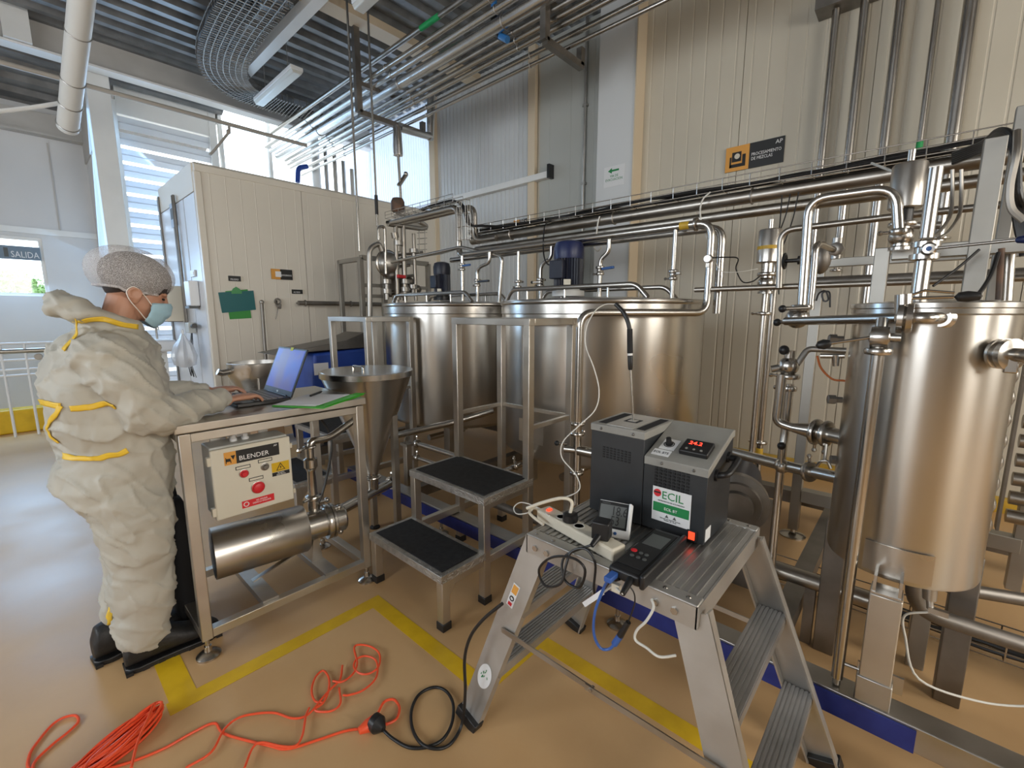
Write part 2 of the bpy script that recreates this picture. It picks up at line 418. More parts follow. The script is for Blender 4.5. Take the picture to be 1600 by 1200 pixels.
# side wall return and column by the louvres
struct('wall_left', MB().bb(1.0, 1.08, 8.65, FY, 0, 4.6), M['wallwhite'])
struct('trim_7', MB().bb(.98, 1.22, 8.36, 8.6, 0, 4.62), M['white'], bevel=.01)
lv = sempty('window_2')
Y2 = 8.72
add('frame_post', MB().bb(1.22, 1.30, Y2-.06, Y2+.06, 0, 4.45), M['white'], lv)
add('frame_post', MB().bb(2.42, 2.52, Y2-.06, Y2+.06, 0, 4.75), M['white'], lv)
add('frame_head', MB().bb(1.302, 2.418, Y2-.05, Y2+.05, 4.28, 4.66), M['white'], lv)
sl = MB().box((0, 0, 0), (1.12, .012, .165), Matrix.Rotation(math.radians(14), 3, 'X'))
sl.box((0, -.012, .0), (1.12, .02, .008))
slm = mesh_of(sl, 'slat'); slm.materials.append(M['slat'])
for k in range(19):
    o = bpy.data.objects.new('slat', slm); ORIG[o.name] = V((0,0,0)); link(o, lv); o.location = (1.86, Y2, 4.18-.215*k)
w3 = sempty('window_3')
for x in (2.56, 3.30, 4.06): add('mullion', MB().bb(x, x+.05, Y2-.04, Y2+.04, 2.6, 4.85), M['white'], w3)
add('pane', MB().bb(2.6, 3.3, Y2-.004, Y2+.004, 2.6, 4.85), M['glass'], w3)
add('pane', MB().bb(3.35, 4.06, Y2-.004, Y2+.004, 2.6, 4.85), M['glass'], w3)
struct('wall_far', MB().bb(2.5, 5.0, Y2-.05, Y2+.05, 0, 2.6), M['wallwhite'])

# ------------------------------------------------ ceiling: steel deck, beams
def deck(x0, x1, y0, y1, z0, z1=None, pitch=.25, d=.055):
    z1 = z0 if z1 is None else z1
    prof = []; y = y0
    while y < y1:
        for u, v in ((0, 0), (.085, 0), (.125, d), (.21, d)):
            if y+u <= y1: prof.append((y+u, v + z0 + (z1-z0)*(y+u-y0)/(y1-y0)))
        y += pitch
    mb = MB(); mb.sweep(prof, (x0, 0, 0), (x1, 0, 0), (0, 1, 0), (0, 0, 1)); return mb
cl = struct('ceiling', deck(-4.6, 5.2, -4.6, 8.3, DK), M['deck'], angle=10)
add('slab', MB().bb(-4.6, 5.2, -4.6, 8.3, DK+.06, DK+.16), M['grey_beam'], cl)
c2 = add('far_deck', deck(-4.6, 2.6, 8.27, FY+.12, 4.72, 4.30), M['deck'], cl, angle=10)
BY = 8.2
bm = struct('trim_8', MB().bb(-4.6, 5.0, BY+.02, BY+.05, 4.62, DK), M['grey_beam'])
add('bottom_flange', MB().bb(-4.6, 5.0, BY-.07, BY+.13, 4.60, 4.625), M['white'], bm)
add('stub_post', MB().bb(.29, .52, BY-.12, BY-.0, 4.63, 6.0), M['white'], bm)
struct('trim_9', MB().bb(-4.6, 1.0, FY-.12, FY-.01, 3.98, 4.26).bb(-4.6, 1.0, FY-.16, FY-.01, 3.96, 3.985), M['grey_beam'])
struct('trim_10', MB().bb(.98, 1.06, 8.6, FY, 3.7, 4.4), M['grey_beam'])
# purlins under the deck
pu = struct('trim_11', MB().bb(-4.6, 5.0, 5.15, 5.27, DK-.11, DK-.002), M['cream'])
add('flange', MB().bb(-4.6, 5.0, 5.10, 5.32, DK-.125, DK-.11), M['cream'], pu)
struct('trim_12', MB().bb(-4.6, 5.0, 1.9, 2.02, DK-.11, DK-.002), M['cream'])
# walls behind the camera with unseen window openings
def holed(name, m, axis, holes, span, z1):
    """wall behind the camera with window openings; holes (a, b, zlo, zhi)"""
    mb = MB(); f = (lambda a, b, c, d: mb.bb(-4.75, -4.6, a, b, c, d)) if axis == 'y' else (lambda a, b, c, d: mb.bb(a, b, -4.75, -4.6, c, d))
    p = span[0]
    for a, b, lo, hi in holes:
        f(p, a, 0, z1); f(a, b, 0, lo); f(a, b, hi, z1); p = b
    f(p, span[1], 0, z1); return struct(name, mb, m)
holed('wall_side', M['wallwhite'], 'y', [(0, 2, 1.4, 3.4), (3.4, 5.4, 1.6, 3.6)], (-4.6, FY), DK+.06)  # both openings added to let in the side fill
holed('wall_rear', M['panel'], 'x', [(-1.0, .6, 1.7, 3.8), (2.0, 3.6, 1.7, 3.8)], (-4.6, 5.2), DK+.06)

# ------------------------------------------------ floor markings
fm = thing('floor_marking', 'yellow painted floor line zigzagging in front of the blender table', 'floor marking', (.9, 1.6, 0))
lm = MB()
for x0, x1, y0, y1 in ((.235, .325, 2.02, 3.4), (.225, 1.15, 1.945, 2.02), (1.075, 1.15, 1.205, 1.945), (1.075, 1.51, 1.13, 1.205), (1.435, 1.51, -2.5, 1.13)):
    lm.bb(x0, x1, y0, y1, .0006, .0016)
add('line', lm, M['yellow'], fm)
# ================================================================== skid and process tanks
sk = thing('skid_frame', 'long steel skid beam with blue painted side under the tanks', 'skid frame', (1.8, 1, 0))
add('front_beam', MB().bb(1.765, 1.86, -2.2, 3.5, .12, .21), M['dull'], sk, bevel=.004)
add('blue_paint', MB().bb(1.757, 1.764, -.12, 3.48, .122, .20), M['blue'], sk)
add('back_beam', MB().bb(3.7, 3.8, -2.2, 4.4, .12, .21), M['darksteel'], sk)
for yy in (.32, 1.15, 2.72, 4.3):
    add('cross_beam', MB().bb(1.86, 3.7, yy-.04, yy+.04, .125, .205), M['darksteel'], sk)
def foot(parent, x, y, z1, r=.05, m='tube'):
    mb = MB().cyl((x, y, .014), (x, y, z1), .010, n=10)
    mb.lathe([(r, 0), (r, .008), (r*.75, .018), (.016, .026), (.014, .05)], (x, y, 0), n=20)
    return add('levelling_foot', mb, M[m], parent)
for yy in (-.35, .95, 2.3, 3.3): foot(sk, 1.81, yy, .13)

def tank(name, label, cx, cy, R, zb, zt):
    t = thing(name, label, 'tank', (cx, cy, zb))
    add('shell', MB().lathe([(R*.35, zb-.10), (R*.8, zb-.04), (R*.97, zb), (R, zb+.03), (R, zt-.085)], (cx, cy, 0), n=72), M['tank'], t)
    add('rim', MB().lathe([(R+.001, zt-.085), (R+.006, zt-.08), (R+.006, zt-.02), (R+.014, zt-.012), (R+.016, zt), (R+.010, zt+.012), (R-.01, zt+.014), (R-.02, zt+.006)], (cx, cy, 0), n=72), M['tube'], t)
    add('lid', MB().lathe([(R-.012, zt+.004), (R-.05, zt+.018), (R*.5, zt+.035), (.02, zt+.05), (0, zt+.05)], (cx, cy, 0), n=72), M['steel'], t)
    for a in (35, 145, 215, 325):
        x, y = cx+R*.72*math.cos(math.radians(a)), cy+R*.72*math.sin(math.radians(a))
        add('leg', MB().bb(x-.04, x+.04, y-.04, y+.04, .205, zb-.01), M['dull'], t, bevel=.003)
    add('outlet', MB().cyl((cx, cy, zb-.10), (cx, cy, .30), .04).tube([(cx, cy, .30), (cx-.45, cy, .30)], .03, fillet=.05), M['tube'], t)
    return t
TX = 3.05
t1 = tank('mixing_tank', 'large round steel tank directly behind the centre step stool', TX, 1.86, .75, .50, 1.58)
t2 = tank('mixing_tank', 'large round steel tank beside the cold room, behind the hopper', TX, 3.46, .75, .50, 1.58)
for t, cy in ((t1, 1.86), (t2, 3.46)):
    for xx in (2.66, 3.1):
        mb = MB().tube([(xx, cy+.62, 1.59), (xx, cy+.56, 1.685), (xx, cy-.50, 1.685), (xx, cy-.58, 1.60)], .017, n=12, fillet=.05)
        for q in (-.3, .05, .4): mb.cyl((xx, cy+q, 1.60), (xx, cy+q, 1.68), .007, n=8)
        add('lid_rail', mb, M['tube'], t)
add('inspection_plate', MB().bb(2.296, 2.302, 1.80, 2.02, .62, .78), M['steel'], t1)

def agitator(label, x, y, z, s, plate, cowl, base, k=1.0):
    sr = s*k
    t = thing('agitator_motor', label, 'motor', (x, y, z))
    n = 48; prof = []
    add('mount', MB().lathe([(.12*sr, 0), (.12*sr, .03*s), (.085*sr, .035*s), (.085*sr, .05*s)], (x, y, z), n=32), base, t)
    mb = MB(); ring = []
    for q in range(64):
        a = 2*PI*q/64; r = (.108 if q % 2 else .097)*sr
        ring.append((x+r*math.cos(a), y+r*math.sin(a), z+.05*s))
    mb.prism(ring, (0, 0, .165*s)); add('finned_body', mb, M['motor'], t, smooth=False)
    add('cowl', MB().lathe([(.109*sr, .205*s), (.112*sr, .22*s), (.112*sr, .265*s), (.098*sr, .295*s), (.06*sr, .305*s), (0, .305*s)], (x, y, z), n=32), cowl, t)
    add('terminal_box', MB().box((x-.110*sr, y+.02, z+.145*s), (.05*sr, .12*sr, .10*s)), M['motor'], t, bevel=.006)
    add('rating_plate', MB().box((x-.092*sr, y-.055*sr, z+.075*s), (.02, .05*sr, .03*s), Matrix.Rotation(.5, 3, 'Z')), plate, t)
    return t
pm_ = P(888, 440, x=2.92); agitator('blue-topped vertical motor on the larger-looking front tank', pm_.x, pm_.y, 1.632, 1.36, M['ivory'], M['motor_blue'], M['white'], .76)
pm_ = P(691, 447, x=2.92); agitator('dark navy vertical motor on the tank beside the cold room', pm_.x, pm_.y, 1.632, 1.22, M['ivory'], M['motor'], M['black'], .62)

# ------------------------------------------------ right-hand tank
RX, RY, RR = 2.085, -.02, .213
rt = thing('small_tank', 'tall narrow steel tank at the right edge on square legs', 'tank', (RX, RY, .62))
add('shell', MB().lathe([(.05, .60), (RR*.7, .605), (RR-.004, .615), (RR, .625), (RR, 1.495)], (RX, RY, 0), n=64), M['tank'], rt)
add('rim', MB().lathe([(RR, 1.495), (RR+.006, 1.50), (RR+.006, 1.515), (RR+.010, 1.518), (RR+.010, 1.532), (RR, 1.535), (0, 1.55)], (RX, RY, 0), n=64), M['tube'], rt)
# near leg with bracket, pad plate on shell
lx, ly = 1.815, -.005
add('leg', MB().bb(lx-.038, lx+.038, ly-.042, ly+.042, .205, .60), M['frame'], rt, bevel=.004)
add('leg_base', MB().bb(lx-.043, lx+.043, ly-.047, ly+.047, .208, .30), M['dull'], rt, bevel=.004)
add('bracket', MB().bb(lx-.03, lx+.07, ly-.036, ly-.028, .60, .66).bb(lx-.03, lx+.07, ly+.028, ly+.036, .60, .66).bb(lx-.035, lx+.04, ly-.04, ly+.04, .598, .606), M['tube'], rt)
mb = MB(); prof = []
for rr in (RR+.001, RR+.006):
    for k in range(9):
        a = math.radians(180-(24-6*k)*(1 if rr < RR+.003 else -1)); prof.append((RX+rr*math.cos(a), RY+rr*math.sin(a), .632))
mb.prism(prof, (0, 0, .103)); add('pad_plate', mb, M['steel'], rt)
for x, y in ((2.30, .18), (2.30, -.22)):
    add('leg', MB().bb(x-.038, x+.038, y-.038, y+.038, .0, .62), M['darksteel'], rt, bevel=.004)

# ================================================================== step stools (two alike)
def step_stool(label):
    t = thing('step_stool', label, 'step stool', (1.7, 1.85, 0), group='steel step stools with tall guard frames')
    y0, y1 = 1.53, 2.165; w = .045
    def post(x, y, z0, z1, name='leg'):
        o = add(name, MB().bb(x-w/2, x+w/2, y-w/2, y+w/2, z0, z1), M['frame'], t, bevel=.003)
        if z0 < .05: add('rubber_cap', MB().bb(x-w/2-.004, x+w/2+.004, y-w/2-.004, y+w/2+.004, .0, .04), M['black'], o, bevel=.003)
        return o
    xs = (1.225, 1.50, 1.845, 2.245)
    for yy in (y0+.025, y1-.025):
        post(xs[0], yy, .02, .265); post(xs[1], yy, .02, .565)
        post(xs[2], yy, .02, 1.44, 'post'); post(xs[3], yy, .02, 1.44, 'post')
        add('side_rail', MB().bb(1.24, 2.24, yy-.018, yy+.018, .215, .26), M['frame'], t, bevel=.003)
        add('side_rail', MB().bb(1.50, 1.85, yy-.018, yy+.018, .515, .56), M['frame'], t, bevel=.003)
        add('guard_rail', MB().bb(1.865, 2.225, yy-.012, yy+.012, .86, .885), M['frame'], t, bevel=.002)
        s = 1 if yy > 1.8 else -1
        add('gusset', MB().prism([(1.247, yy-.01, .262), (1.33, yy-.01, .262), (1.247, yy-.01, .15)], (0, .02, 0)), M['frame'], t)
    add('guard_rail', MB().bb(2.235, 2.255, y0+.04, y1-.04, .86, .885), M['frame'], t, bevel=.002)
    for x0, x1, z in ((1.195, 1.485, .29), (1.475, 1.865, .585)):
        tr = add('tread', MB().bb(x0, x1, y0, y1, z-.04, z), M['checker'], t, bevel=.002)
        add('rubber_mat', MB().bb(x0+.028, x1-.028, y0+.03, y1-.03, z, z+.004), M['rubber'], tr, bevel=.001)
    fr = MB()
    z0, z1 = 1.435, 1.475; X0, X1 = 1.822, 2.268
    fr.bb(X0, X0+w, y0, y1, z0, z1); fr.bb(X1-w, X1, y0, y1, z0, z1); fr.bb(X0+w, X1-w, y0, y0+w, z0, z1); fr.bb(X0+w, X1-w, y1-w, y1, z0, z1)
    add('top_frame', fr, M['frame'], t, bevel=.003)
    return t
s1 = step_stool('two-tread steel step stool with tall guard frame before the large tank')
s2 = clone(s1, (.02, 1.68, 0), 'two-tread steel step stool with guard frame half hidden behind the hopper')

# ================================================================== blender table
bt = thing('blender_table', 'tall steel frame table carrying the blender motor and laptop', 'table', (.8, 2.47, 0))
x0, x1, y0, y1 = .39, 1.205, 2.17, 2.76; w = .042
for x in (x0+w/2, x1-w/2):
    for y in (y0+w/2, y1-w/2):
        l = add('leg', MB().bb(x-w/2, x+w/2, y-w/2, y+w/2, .085, 1.015), M['frame'], bt, bevel=.003)
        foot(l, x, y, .10, .048)
def rails(z0, z1, nm):
    for y in (y0, y1-w): add(nm, MB().bb(x0+w, x1-w, y, y+w, z0, z1), M['frame'], bt, bevel=.002)
    for x in (x0, x1-w): add(nm, MB().bb(x, x+w, y0+w, y1-w, z0, z1), M['frame'], bt, bevel=.002)
rails(.09, .13, 'bottom_rail'); rails(.977, 1.013, 'top_rail')
add('table_top', MB().bb(x0-.012, x1+.012, y0-.008, y1+.008, 1.02, 1.055), M['frame'], bt, bevel=.003)
for x in (.68, .985):
    add('motor_support', MB().bb(x-.035, x+.035, y0+.02, y1-.02, .131, .142).bb(x-.035, x-.03, y0+.02, y1-.02, .11, .131).bb(x+.03, x+.035, y0+.02, y1-.02, .11, .131), M['dull'], bt)

# blender motor pump
bl = thing('blender_motor', 'horizontal cylindrical steel motor slung in the table frame', 'motor', (.75, 2.43, .2))
my, mz = 2.43, .335
mr = math.radians(8); MAX = (math.cos(mr), -math.sin(mr), 0); MO = (.75-.75*math.cos(mr), my+.75*math.sin(mr), mz)
add('shroud', MB().lathe([(.118, .520), (.126, .523), (.126, .94), (.120, .95), (.10, .955)], MO, MAX, n=48), M['steel'], bl)
add('fan_end', MB().lathe([(0, .527), (.10, .527), (.104, .522), (.119, .520)], MO, MAX, n=32), M['darksteel'], bl)
add('adapter', MB().lathe([(.078, .945), (.078, 1.06)], MO, MAX, n=32), M['tube'], bl)
add('flange', MB().lathe([(.095, 1.055), (.098, 1.06), (.098, 1.075), (.088, 1.078), (.088, 1.085), (.098, 1.088), (.098, 1.10), (.09, 1.105)], MO, MAX, n=32), M['tube'], bl)
add('casing', MB().lathe([(.075, 1.10), (.075, 1.155), (.066, 1.165), (0, 1.167)], MO, MAX, n=32), M['tube'], bl)
for k in range(4):
    a = math.radians(45+90*k)
    add('wing_nut', MB().cyl((1.05, my+.105*math.cos(a), mz+.105*math.sin(a)), (1.12, my+.105*math.cos(a), mz+.105*math.sin(a)), .009, n=8).ball((1.125, my+.105*math.cos(a), mz+.105*math.sin(a)), .016, n=10), M['tube'], bl)
add('stand', MB().prism([(.955, my-.07, .142), (1.015, my-.07, .142), (1.0, my-.07, mz-.07), (.97, my-.07, mz-.07)], (0, .14, 0)).bar((.66, my-.05, .16), (.95, my-.05, .24), .03, .008), M['steel'], bl)
# discharge column
dx = 1.015
add('discharge_pipe', MB().lathe([(.03, .075), (.03, .13), (.036, .135), (.036, .16), (.025, .165), (.022, .30), (.03, .32), (.036, .325), (.036, .37), (.022, .38), (.022, .44)], (dx, my, mz), n=24), M['tube'], bl)
add('discharge_elbow', MB().tube([(dx, my, mz+.42), (dx+.01, my, mz+.47), (dx+.12, my+.02, mz+.46), (dx+.30, my+.05, mz+.53)], .021, fillet=.05), M['tube'], bl)
add('clamp', MB().torus((dx, my, mz+.44), .028, .008, n=20, m=8).cyl((dx-.03, my-.01, mz+.44), (dx-.065, my-.03, mz+.44), .008, n=8).ball((dx-.07, my-.035, mz+.44), .014, n=8), M['tube'], bl)
add('clamp', MB().torus((dx, my, mz+.152), .036, .008, n=20, m=8).cyl((dx-.03, my-.02, mz+.152), (dx-.07, my-.04, mz+.152), .008, n=8), M['tube'], bl)
add('motor_cable', MB().tube(spline([(dx+.02, my+.03, mz+.05), (dx+.10, my+.05, mz+.2), (dx+.16, my+.08, mz+.45), (dx+.08, my+.2, mz+.62), (dx-.1, my+.25, mz+.64)], 6), .007, n=8), M['black'], bl)

# control box with its lettering
cb = thing('control_box', 'cream electrical control box with BLENDER sign, buttons and warning stickers', 'control box', (.675, 2.32, .58))
add('body', MB().bb(.512, .842, 2.268, 2.40, .585, .912), M['boxside'], cb, bevel=.006)
add('lid', MB().bb(.508, .846, 2.245, 2.266, .58, .905), M['box'], cb, bevel=.006)
add('back_plate', MB().bb(.55, .60, 2.40, 2.415, .60, .978).bb(.76, .80, 2.40, 2.415, .60, .978), M['dull'], cb)
for z in (.62, .855): add('hinge', MB().bb(.495, .513, 2.248, 2.275, z-.02, z+.02), M['ivory'], cb, bevel=.003)
for z in (.62, .855): add('latch', MB().bb(.842, .856, 2.248, 2.275, z-.012, z+.012), M['ivory'], cb, bevel=.003)
for x in (.625, .675):
    add('cable_gland', MB().lathe([(.016, 0), (.016, .012), (.012, .014), (.012, .03), (.008, .034)], (x, 2.33, .912), n=12), M['whitep'], cb)
yf = 2.2445
R_, U_ = (1, 0, 0), (0, 0, 1)
def card(parent, nm, xa, xb, za, zb, m, d=.0012): return add(nm, MB().bb(xa, xb, yf-d, yf, za, zb), m, parent)
sgn = card(cb, 'name_plate', .607, .792, .826, .886, M['signblack'])
card(sgn, 'orange_square', .559, .607, .826, .886, M['orange'])
text('lettering', 'BLENDER', .030, (.617, yf-.0016, .838), R_, U_, M['textwhite'], sgn, sx=1.02)
text('mark', 'AP', .013, (.768, yf-.0016, .871), R_, U_, M['textwhite'], sgn)
pic = MB().prism([(.585, yf-.002, .868), (.604, yf-.002, .868), (.5945, yf-.002, .848)], (0, .0008, 0)).bb(.566, .584, yf-.002, yf-.0012, .842, .856).bb(.564, .567, yf-.002, yf-.0012, .834, .862).bb(.583, .586, yf-.002, yf-.0012, .834, .846)
add('pictogram', pic, M['textblack'], sgn)
for x, z, m, r in ((.632, .772, 'red', .012), (.722, .782, 'dull', .011), (.685, .690, 'red', .022)):
    b_ = add('push_button', MB().lathe([(r+.006, 0), (r+.006, .006), (r, .007), (r, .016), (r*.8, .019), (0, .019)], (x, yf, z), (0, -1, 0), n=24), M['red'] if m == 'red' else M['darksteel'], cb)
    add('bezel', MB().lathe([(r+.008, 0), (r+.008, .004), (r+.003, .006)], (x, yf, z), (0, -1, 0), n=24), M['dull'], b_)
for xa, z in ((.60, .802), (.695, .812), (.650, .734)):
    q = card(cb, 'button_tag', xa, xa+.062, z-.008, z+.008, M['textblack']); card(q, 'tag_face', xa+.003, xa+.059, z-.005, z+.005, M['box'], .0016)
wq = card(cb, 'warning_sticker', .752, .832, .742, .788, M['yellow'])
tri = lambda s, d: MB().prism([(.792-s, yf-d, .748), (.792+s, yf-d, .748), (.792, yf-d, .748+s*1.75)], (0, .0004, 0))
add('triangle', tri(.021, .0020), M['textblack'], wq); add('triangle_field', MB().prism([(.7765, yf-.0024, .7508), (.8075, yf-.0024, .7508), (.792, yf-.0024, .778)], (0, .0004, 0)), M['yellow'], wq)
add('bolt', MB().prism([(.794, yf-.0028, .772), (.787, yf-.0028, .762), (.791, yf-.0028, .762), (.789, yf-.0028, .752), (.797, yf-.0028, .764), (.793, yf-.0028, .764)], (0, .0004, 0)), M['textblack'], wq)
card(wq, 'caption_field', .752, .832, .722, .740, M['textblack'])
text('caption', 'PELIGRO\nELECTRICO', .008, (.792, yf-.0016, .732), R_, U_, M['textwhite'], wq, align='CENTER')
rs = card(cb, 'red_sticker', .612, .752, .606, .640, M['redlabel'])
add('round_mark', MB().torus((.630, yf-.0016, .623), .010, .002, (0, 1, 0), n=20, m=6), M['textwhite'], rs)
text('caption', 'NO APAGAR\nDESDE LA MAQUINA', .0105, (.697, yf-.0016, .626), R_, U_, M['textwhite'], rs, align='CENTER', sx=.82)

# ================================================================== hopper
hp = thing('hopper', 'conical steel feed hopper with flat lid beside the blender table', 'hopper', (1.47, 2.58, .3))
hx, hy, hz = 1.47, 2.58, 1.145
add('cone', MB().lathe([(.042, .47), (.045, .50), (.265, hz-.06), (.278, hz-.03)], (hx, hy, 0), n=56), M['tank'], hp)
add('rim_band', MB().lathe([(.276, hz-.035), (.284, hz-.033), (.284, hz), (.278, hz+.002)], (hx, hy, 0), n=56), M['tube'], hp)
add('lid', MB().lathe([(.278, hz-.004), (.275, hz+.003), (0, hz+.006)], (hx, hy, 0), n=56), M['tube'], hp)
add('lid_handle', MB().tube([(hx-.06, hy+.06, hz), (hx-.06, hy+.06, hz+.03), (hx-.06, hy-.06, hz+.03), (hx-.06, hy-.06, hz)], .006, fillet=.02, n=8), M['tube'], hp)
add('neck', MB().lathe([(.04, .47), (.04, .455), (.05, .45), (.05, .425), (.038, .42), (.038, .35)], (hx, hy, 0), n=24), M['tube'], hp)
add('clamp', MB().torus((hx, hy, .437), .05, .009, n=24, m=8).cyl((hx-.05, hy-.02, .437), (hx-.10, hy-.04, .437), .008, n=8).ball((hx-.10, hy-.04, .437), .014, n=8), M['tube'], hp)
add('feed_pipe', MB().tube([(1.16, 2.46, .335), (1.62, 2.62, .335)], .032, n=20), M['tube'], hp)
add('end_clamp', MB().lathe([(.045, 0), (.045, .02)], (1.63, 2.625, .335), (.94, .33, 0), n=20).cyl((1.63, 2.62, .37), (1.63, 2.60, .41), .006, n=8).ball((1.63, 2.60, .415), .013, n=8), M['tube'], hp)
for a in (60, 300):
    x, y = hx+.17*math.cos(math.radians(a)), hy+.17*math.sin(math.radians(a))
    add('support_leg', MB().bb(x-.018, x+.018, y-.018, y+.018, .02, .86), M['dull'], hp)
    foot(hp, x, y, .05, .035, 'black')
# ================================================================== aluminium platform ladder
ld = thing('step_ladder', 'worn aluminium double-sided step ladder with ribbed top platform', 'ladder', (1.3, .6, 0))
ZT = .80
XN0, XN1, XF0, XF1 = .965, 1.05, 1.655, 1.565        # foot / top positions of near and far rails
YL0, YL1, YR0, YR1 = 1.10, .845, .085, .355
def rail_at(z, side, near):
    t = z/(ZT-.03)
    return V(((XN0+(XN1-XN0)*t) if near else (XF0+(XF1-XF0)*t), (YL0+(YL1-YL0)*t) if side == 'L' else (YR0+(YR1-YR0)*t), z))
for side in 'LR':
    for near in (True, False):
        a, b = rail_at(.02, side, near), rail_at(ZT-.035, side, near)
        s = 1 if near else -1
        mb = MB(); up = V((1, 0, 0))
        mb.bar(a, b, .092, .006, up=up)                                   # web
        d = (b-a).normalized(); wv = d.cross(up).normalized()
        for q in (-1, 1):
            off = wv*(.043*q) + V((.014*s, 0, 0))
            mb.bar(a+off, b+off, .006, .030, up=up)                       # flanges
        r = add('rail', mb, M['alu'], ld)
        add('rubber_shoe', MB().bar(a-d*.018, a+d*.022, .102, .045, up=up), M['black'], r, bevel=.003)
def tread(z, side, dep=.085):
    a, b = rail_at(z, side, True)+V((.006, 0, 0)), rail_at(z, side, False)-V((.006, 0, 0))
    prof = []; n = 7; w = dep
    s = 1 if side == 'L' else -1
    mb = MB().bb(a.x, b.x, a.y-w/2, a.y+w/2, z-.035, z-.003)
    for k in range(n):
        yy = a.y-w/2+w*(k+.5)/n
        mb.bb(a.x, b.x, yy-.0038, yy+.0038, z-.003, z)
    t = add('tread', mb, M['alu_tread'], ld)
    for p in (a, b):
        add('rivet', MB().ball((p.x, p.y+s*(w/2), z-.018), .006, n=8), M['tube'], t)
for z in (.27, .53):
    tread(z, 'L'); tread(z, 'R')
# platform
tp = add('platform', MB().bb(1.035, 1.58, .335, .868, ZT-.012, ZT-.003), M['alu'], ld)
mb = MB()
for k in range(24):
    yy = .345+.513*(k+.5)/24
    mb.bb(1.075, 1.545, yy-.0062, yy+.0062, ZT-.003, ZT+.001)
add('ribbing', mb, M['alu_tread'], tp)
for nm, v in (('skirt', (1.03, 1.036, .33, .873, ZT-.062, ZT-.002)), ('skirt', (1.578, 1.584, .33, .873, ZT-.062, ZT-.002)),
              ('skirt', (1.03, 1.584, .328, .334, ZT-.062, ZT-.002)), ('skirt', (1.03, 1.584, .869, .875, ZT-.062, ZT-.002))):
    add(nm, MB().bb(*v), M['alu'], ld)
for xa, xb in ((1.03, 1.072), (1.548, 1.584)):
    c_ = add('end_casting', MB().bb(xa, xb, .33, .873, ZT-.006, ZT+.002), M['alu'], tp, bevel=.003)
    for yy in (.36, .42, .78, .845): add('rivet', MB().ball(((xa+xb)/2, yy, ZT+.002), .007, (1, 1, .5), n=8), M['tube'], c_)
for yy in (.385, .435, .79, .835):
    add('bolt', MB().cyl((1.031, yy, ZT-.035), (1.024, yy, ZT-.035), .010, n=6), M['tube'], ld)
# spreader bars
for near in (True, False):
    a, b = rail_at(.43, 'L', near), rail_at(.43, 'R', near); s = -1 if near else 1
    a, b = a+V((.010*s, 0, 0)), b+V((.010*s, 0, 0)); m_ = (a+b)/2 + V((.004*s, .0, .0))
    sp = add('spreader', MB().bar(a, m_, .004, .018).bar(m_+V((.004*s, .02, 0)), b+V((.004*s, 0, 0)), .004, .018), M['dull'], ld)
    add('hinge_pin', MB().cyl(m_+V((-.01, 0, 0)), m_+V((.01, 0, 0)), .006, n=8), M['tube'], sp)
# stickers on the near left rail
d = (rail_at(.76, 'L', True)-rail_at(.02, 'L', True)).normalized()
p = rail_at(.22, 'L', True)+V((-.0045, 0, 0)); wv = d.cross(V((1, 0, 0))).normalized()
disc = [p + d*(.052*math.cos(2*PI*k/28)) + wv*(.030*math.sin(2*PI*k/28)) for k in range(28)]
st = add('round_sticker', MB().prism(disc, (-.001, 0, 0)), M['whitep'], ld)
fl = MB(); rnd = random.Random(3)
for k in range(10):
    q = p + d*rnd.uniform(-.015, .03) + wv*rnd.uniform(-.016, .016) + V((-.0015, 0, 0))
    fl.bar(q, q+d*.008+wv*rnd.uniform(-.005, .005), .003, .0006, up=(1, 0, 0))
add('worn_print', fl, M['textgreen'], st)
p = rail_at(.56, 'L', True)+V((-.0045, 0, 0))+wv*.010
q = add('warning_sticker', MB().bar(p-d*.045, p+d*.045, .028, .001, up=(1, 0, 0)), M['whitep'], ld)
add('orange_field', MB().bar(p+d*.008-V((.001, 0, 0)), p+d*.040-V((.001, 0, 0)), .022, .001, up=(1, 0, 0)), M['orange'], q)
add('round_mark', MB().torus(p-d*.012-V((.001, 0, 0)), .008, .002, (1, 0, 0), n=16, m=6), M['textblack'], q)
add('red_mark', MB().bar(p-d*.040-V((.001, 0, 0)), p-d*.028-V((.001, 0, 0)), .016, .001, up=(1, 0, 0)), M['redlabel'], q)

# ================================================================== dry-well calibrator standing on the platform
bz = ZT+.008
bt_ = thing('dry_well_calibrator', 'charcoal dry well calibrator with sloped panel, standing on the ladder', 'calibrator', (1.43, .62, bz))
X0, X1 = 1.318, 1.545
add('well_body', MB().bb(X0, X1, .622, .820, bz, 1.098), M['bath'], bt_, bevel=.002)
add('control_body', MB().prism([(X0+.002, .420, bz), (X0+.002, .420, 1.022), (X1, .420, 1.105), (X1, .420, bz)], (0, .201, 0)), M['bath'], bt_, bevel=.002)
for x in (X0+.02, X1-.02):
    for yy in (.45, .79): add('rubber_foot', MB().cyl((x, yy, ZT+.001), (x, yy, bz), .010, n=10), M['black'], bt_)
tl = add('well_lid', MB().bb(X0-.003, X1+.003, .619, .823, 1.098, 1.124), M['bathtop'], bt_, bevel=.003)
cp = add('control_panel', MB().prism([(X0-.003, .417, 1.022), (X0-.003, .417, 1.048), (X1-.02, .417, 1.124), (X1+.004, .417, 1.124), (X1+.004, .417, 1.100), (X1-.02, .417, 1.100)], (0, .202, 0)), M['bathtop'], bt_, bevel=.002)
for xa in (X0+.012, X1-.036):
    add('slot', MB().bb(.0+X0+.02, X1-.02, .632 if xa < 1.4 else .775, .662 if xa < 1.4 else .805, 1.1242, 1.1252), M['blackm'], tl)
add('well_plate', MB().bb(X0+.012, X1-.012, .672, .768, 1.124, 1.1256), M['alu'], tl)
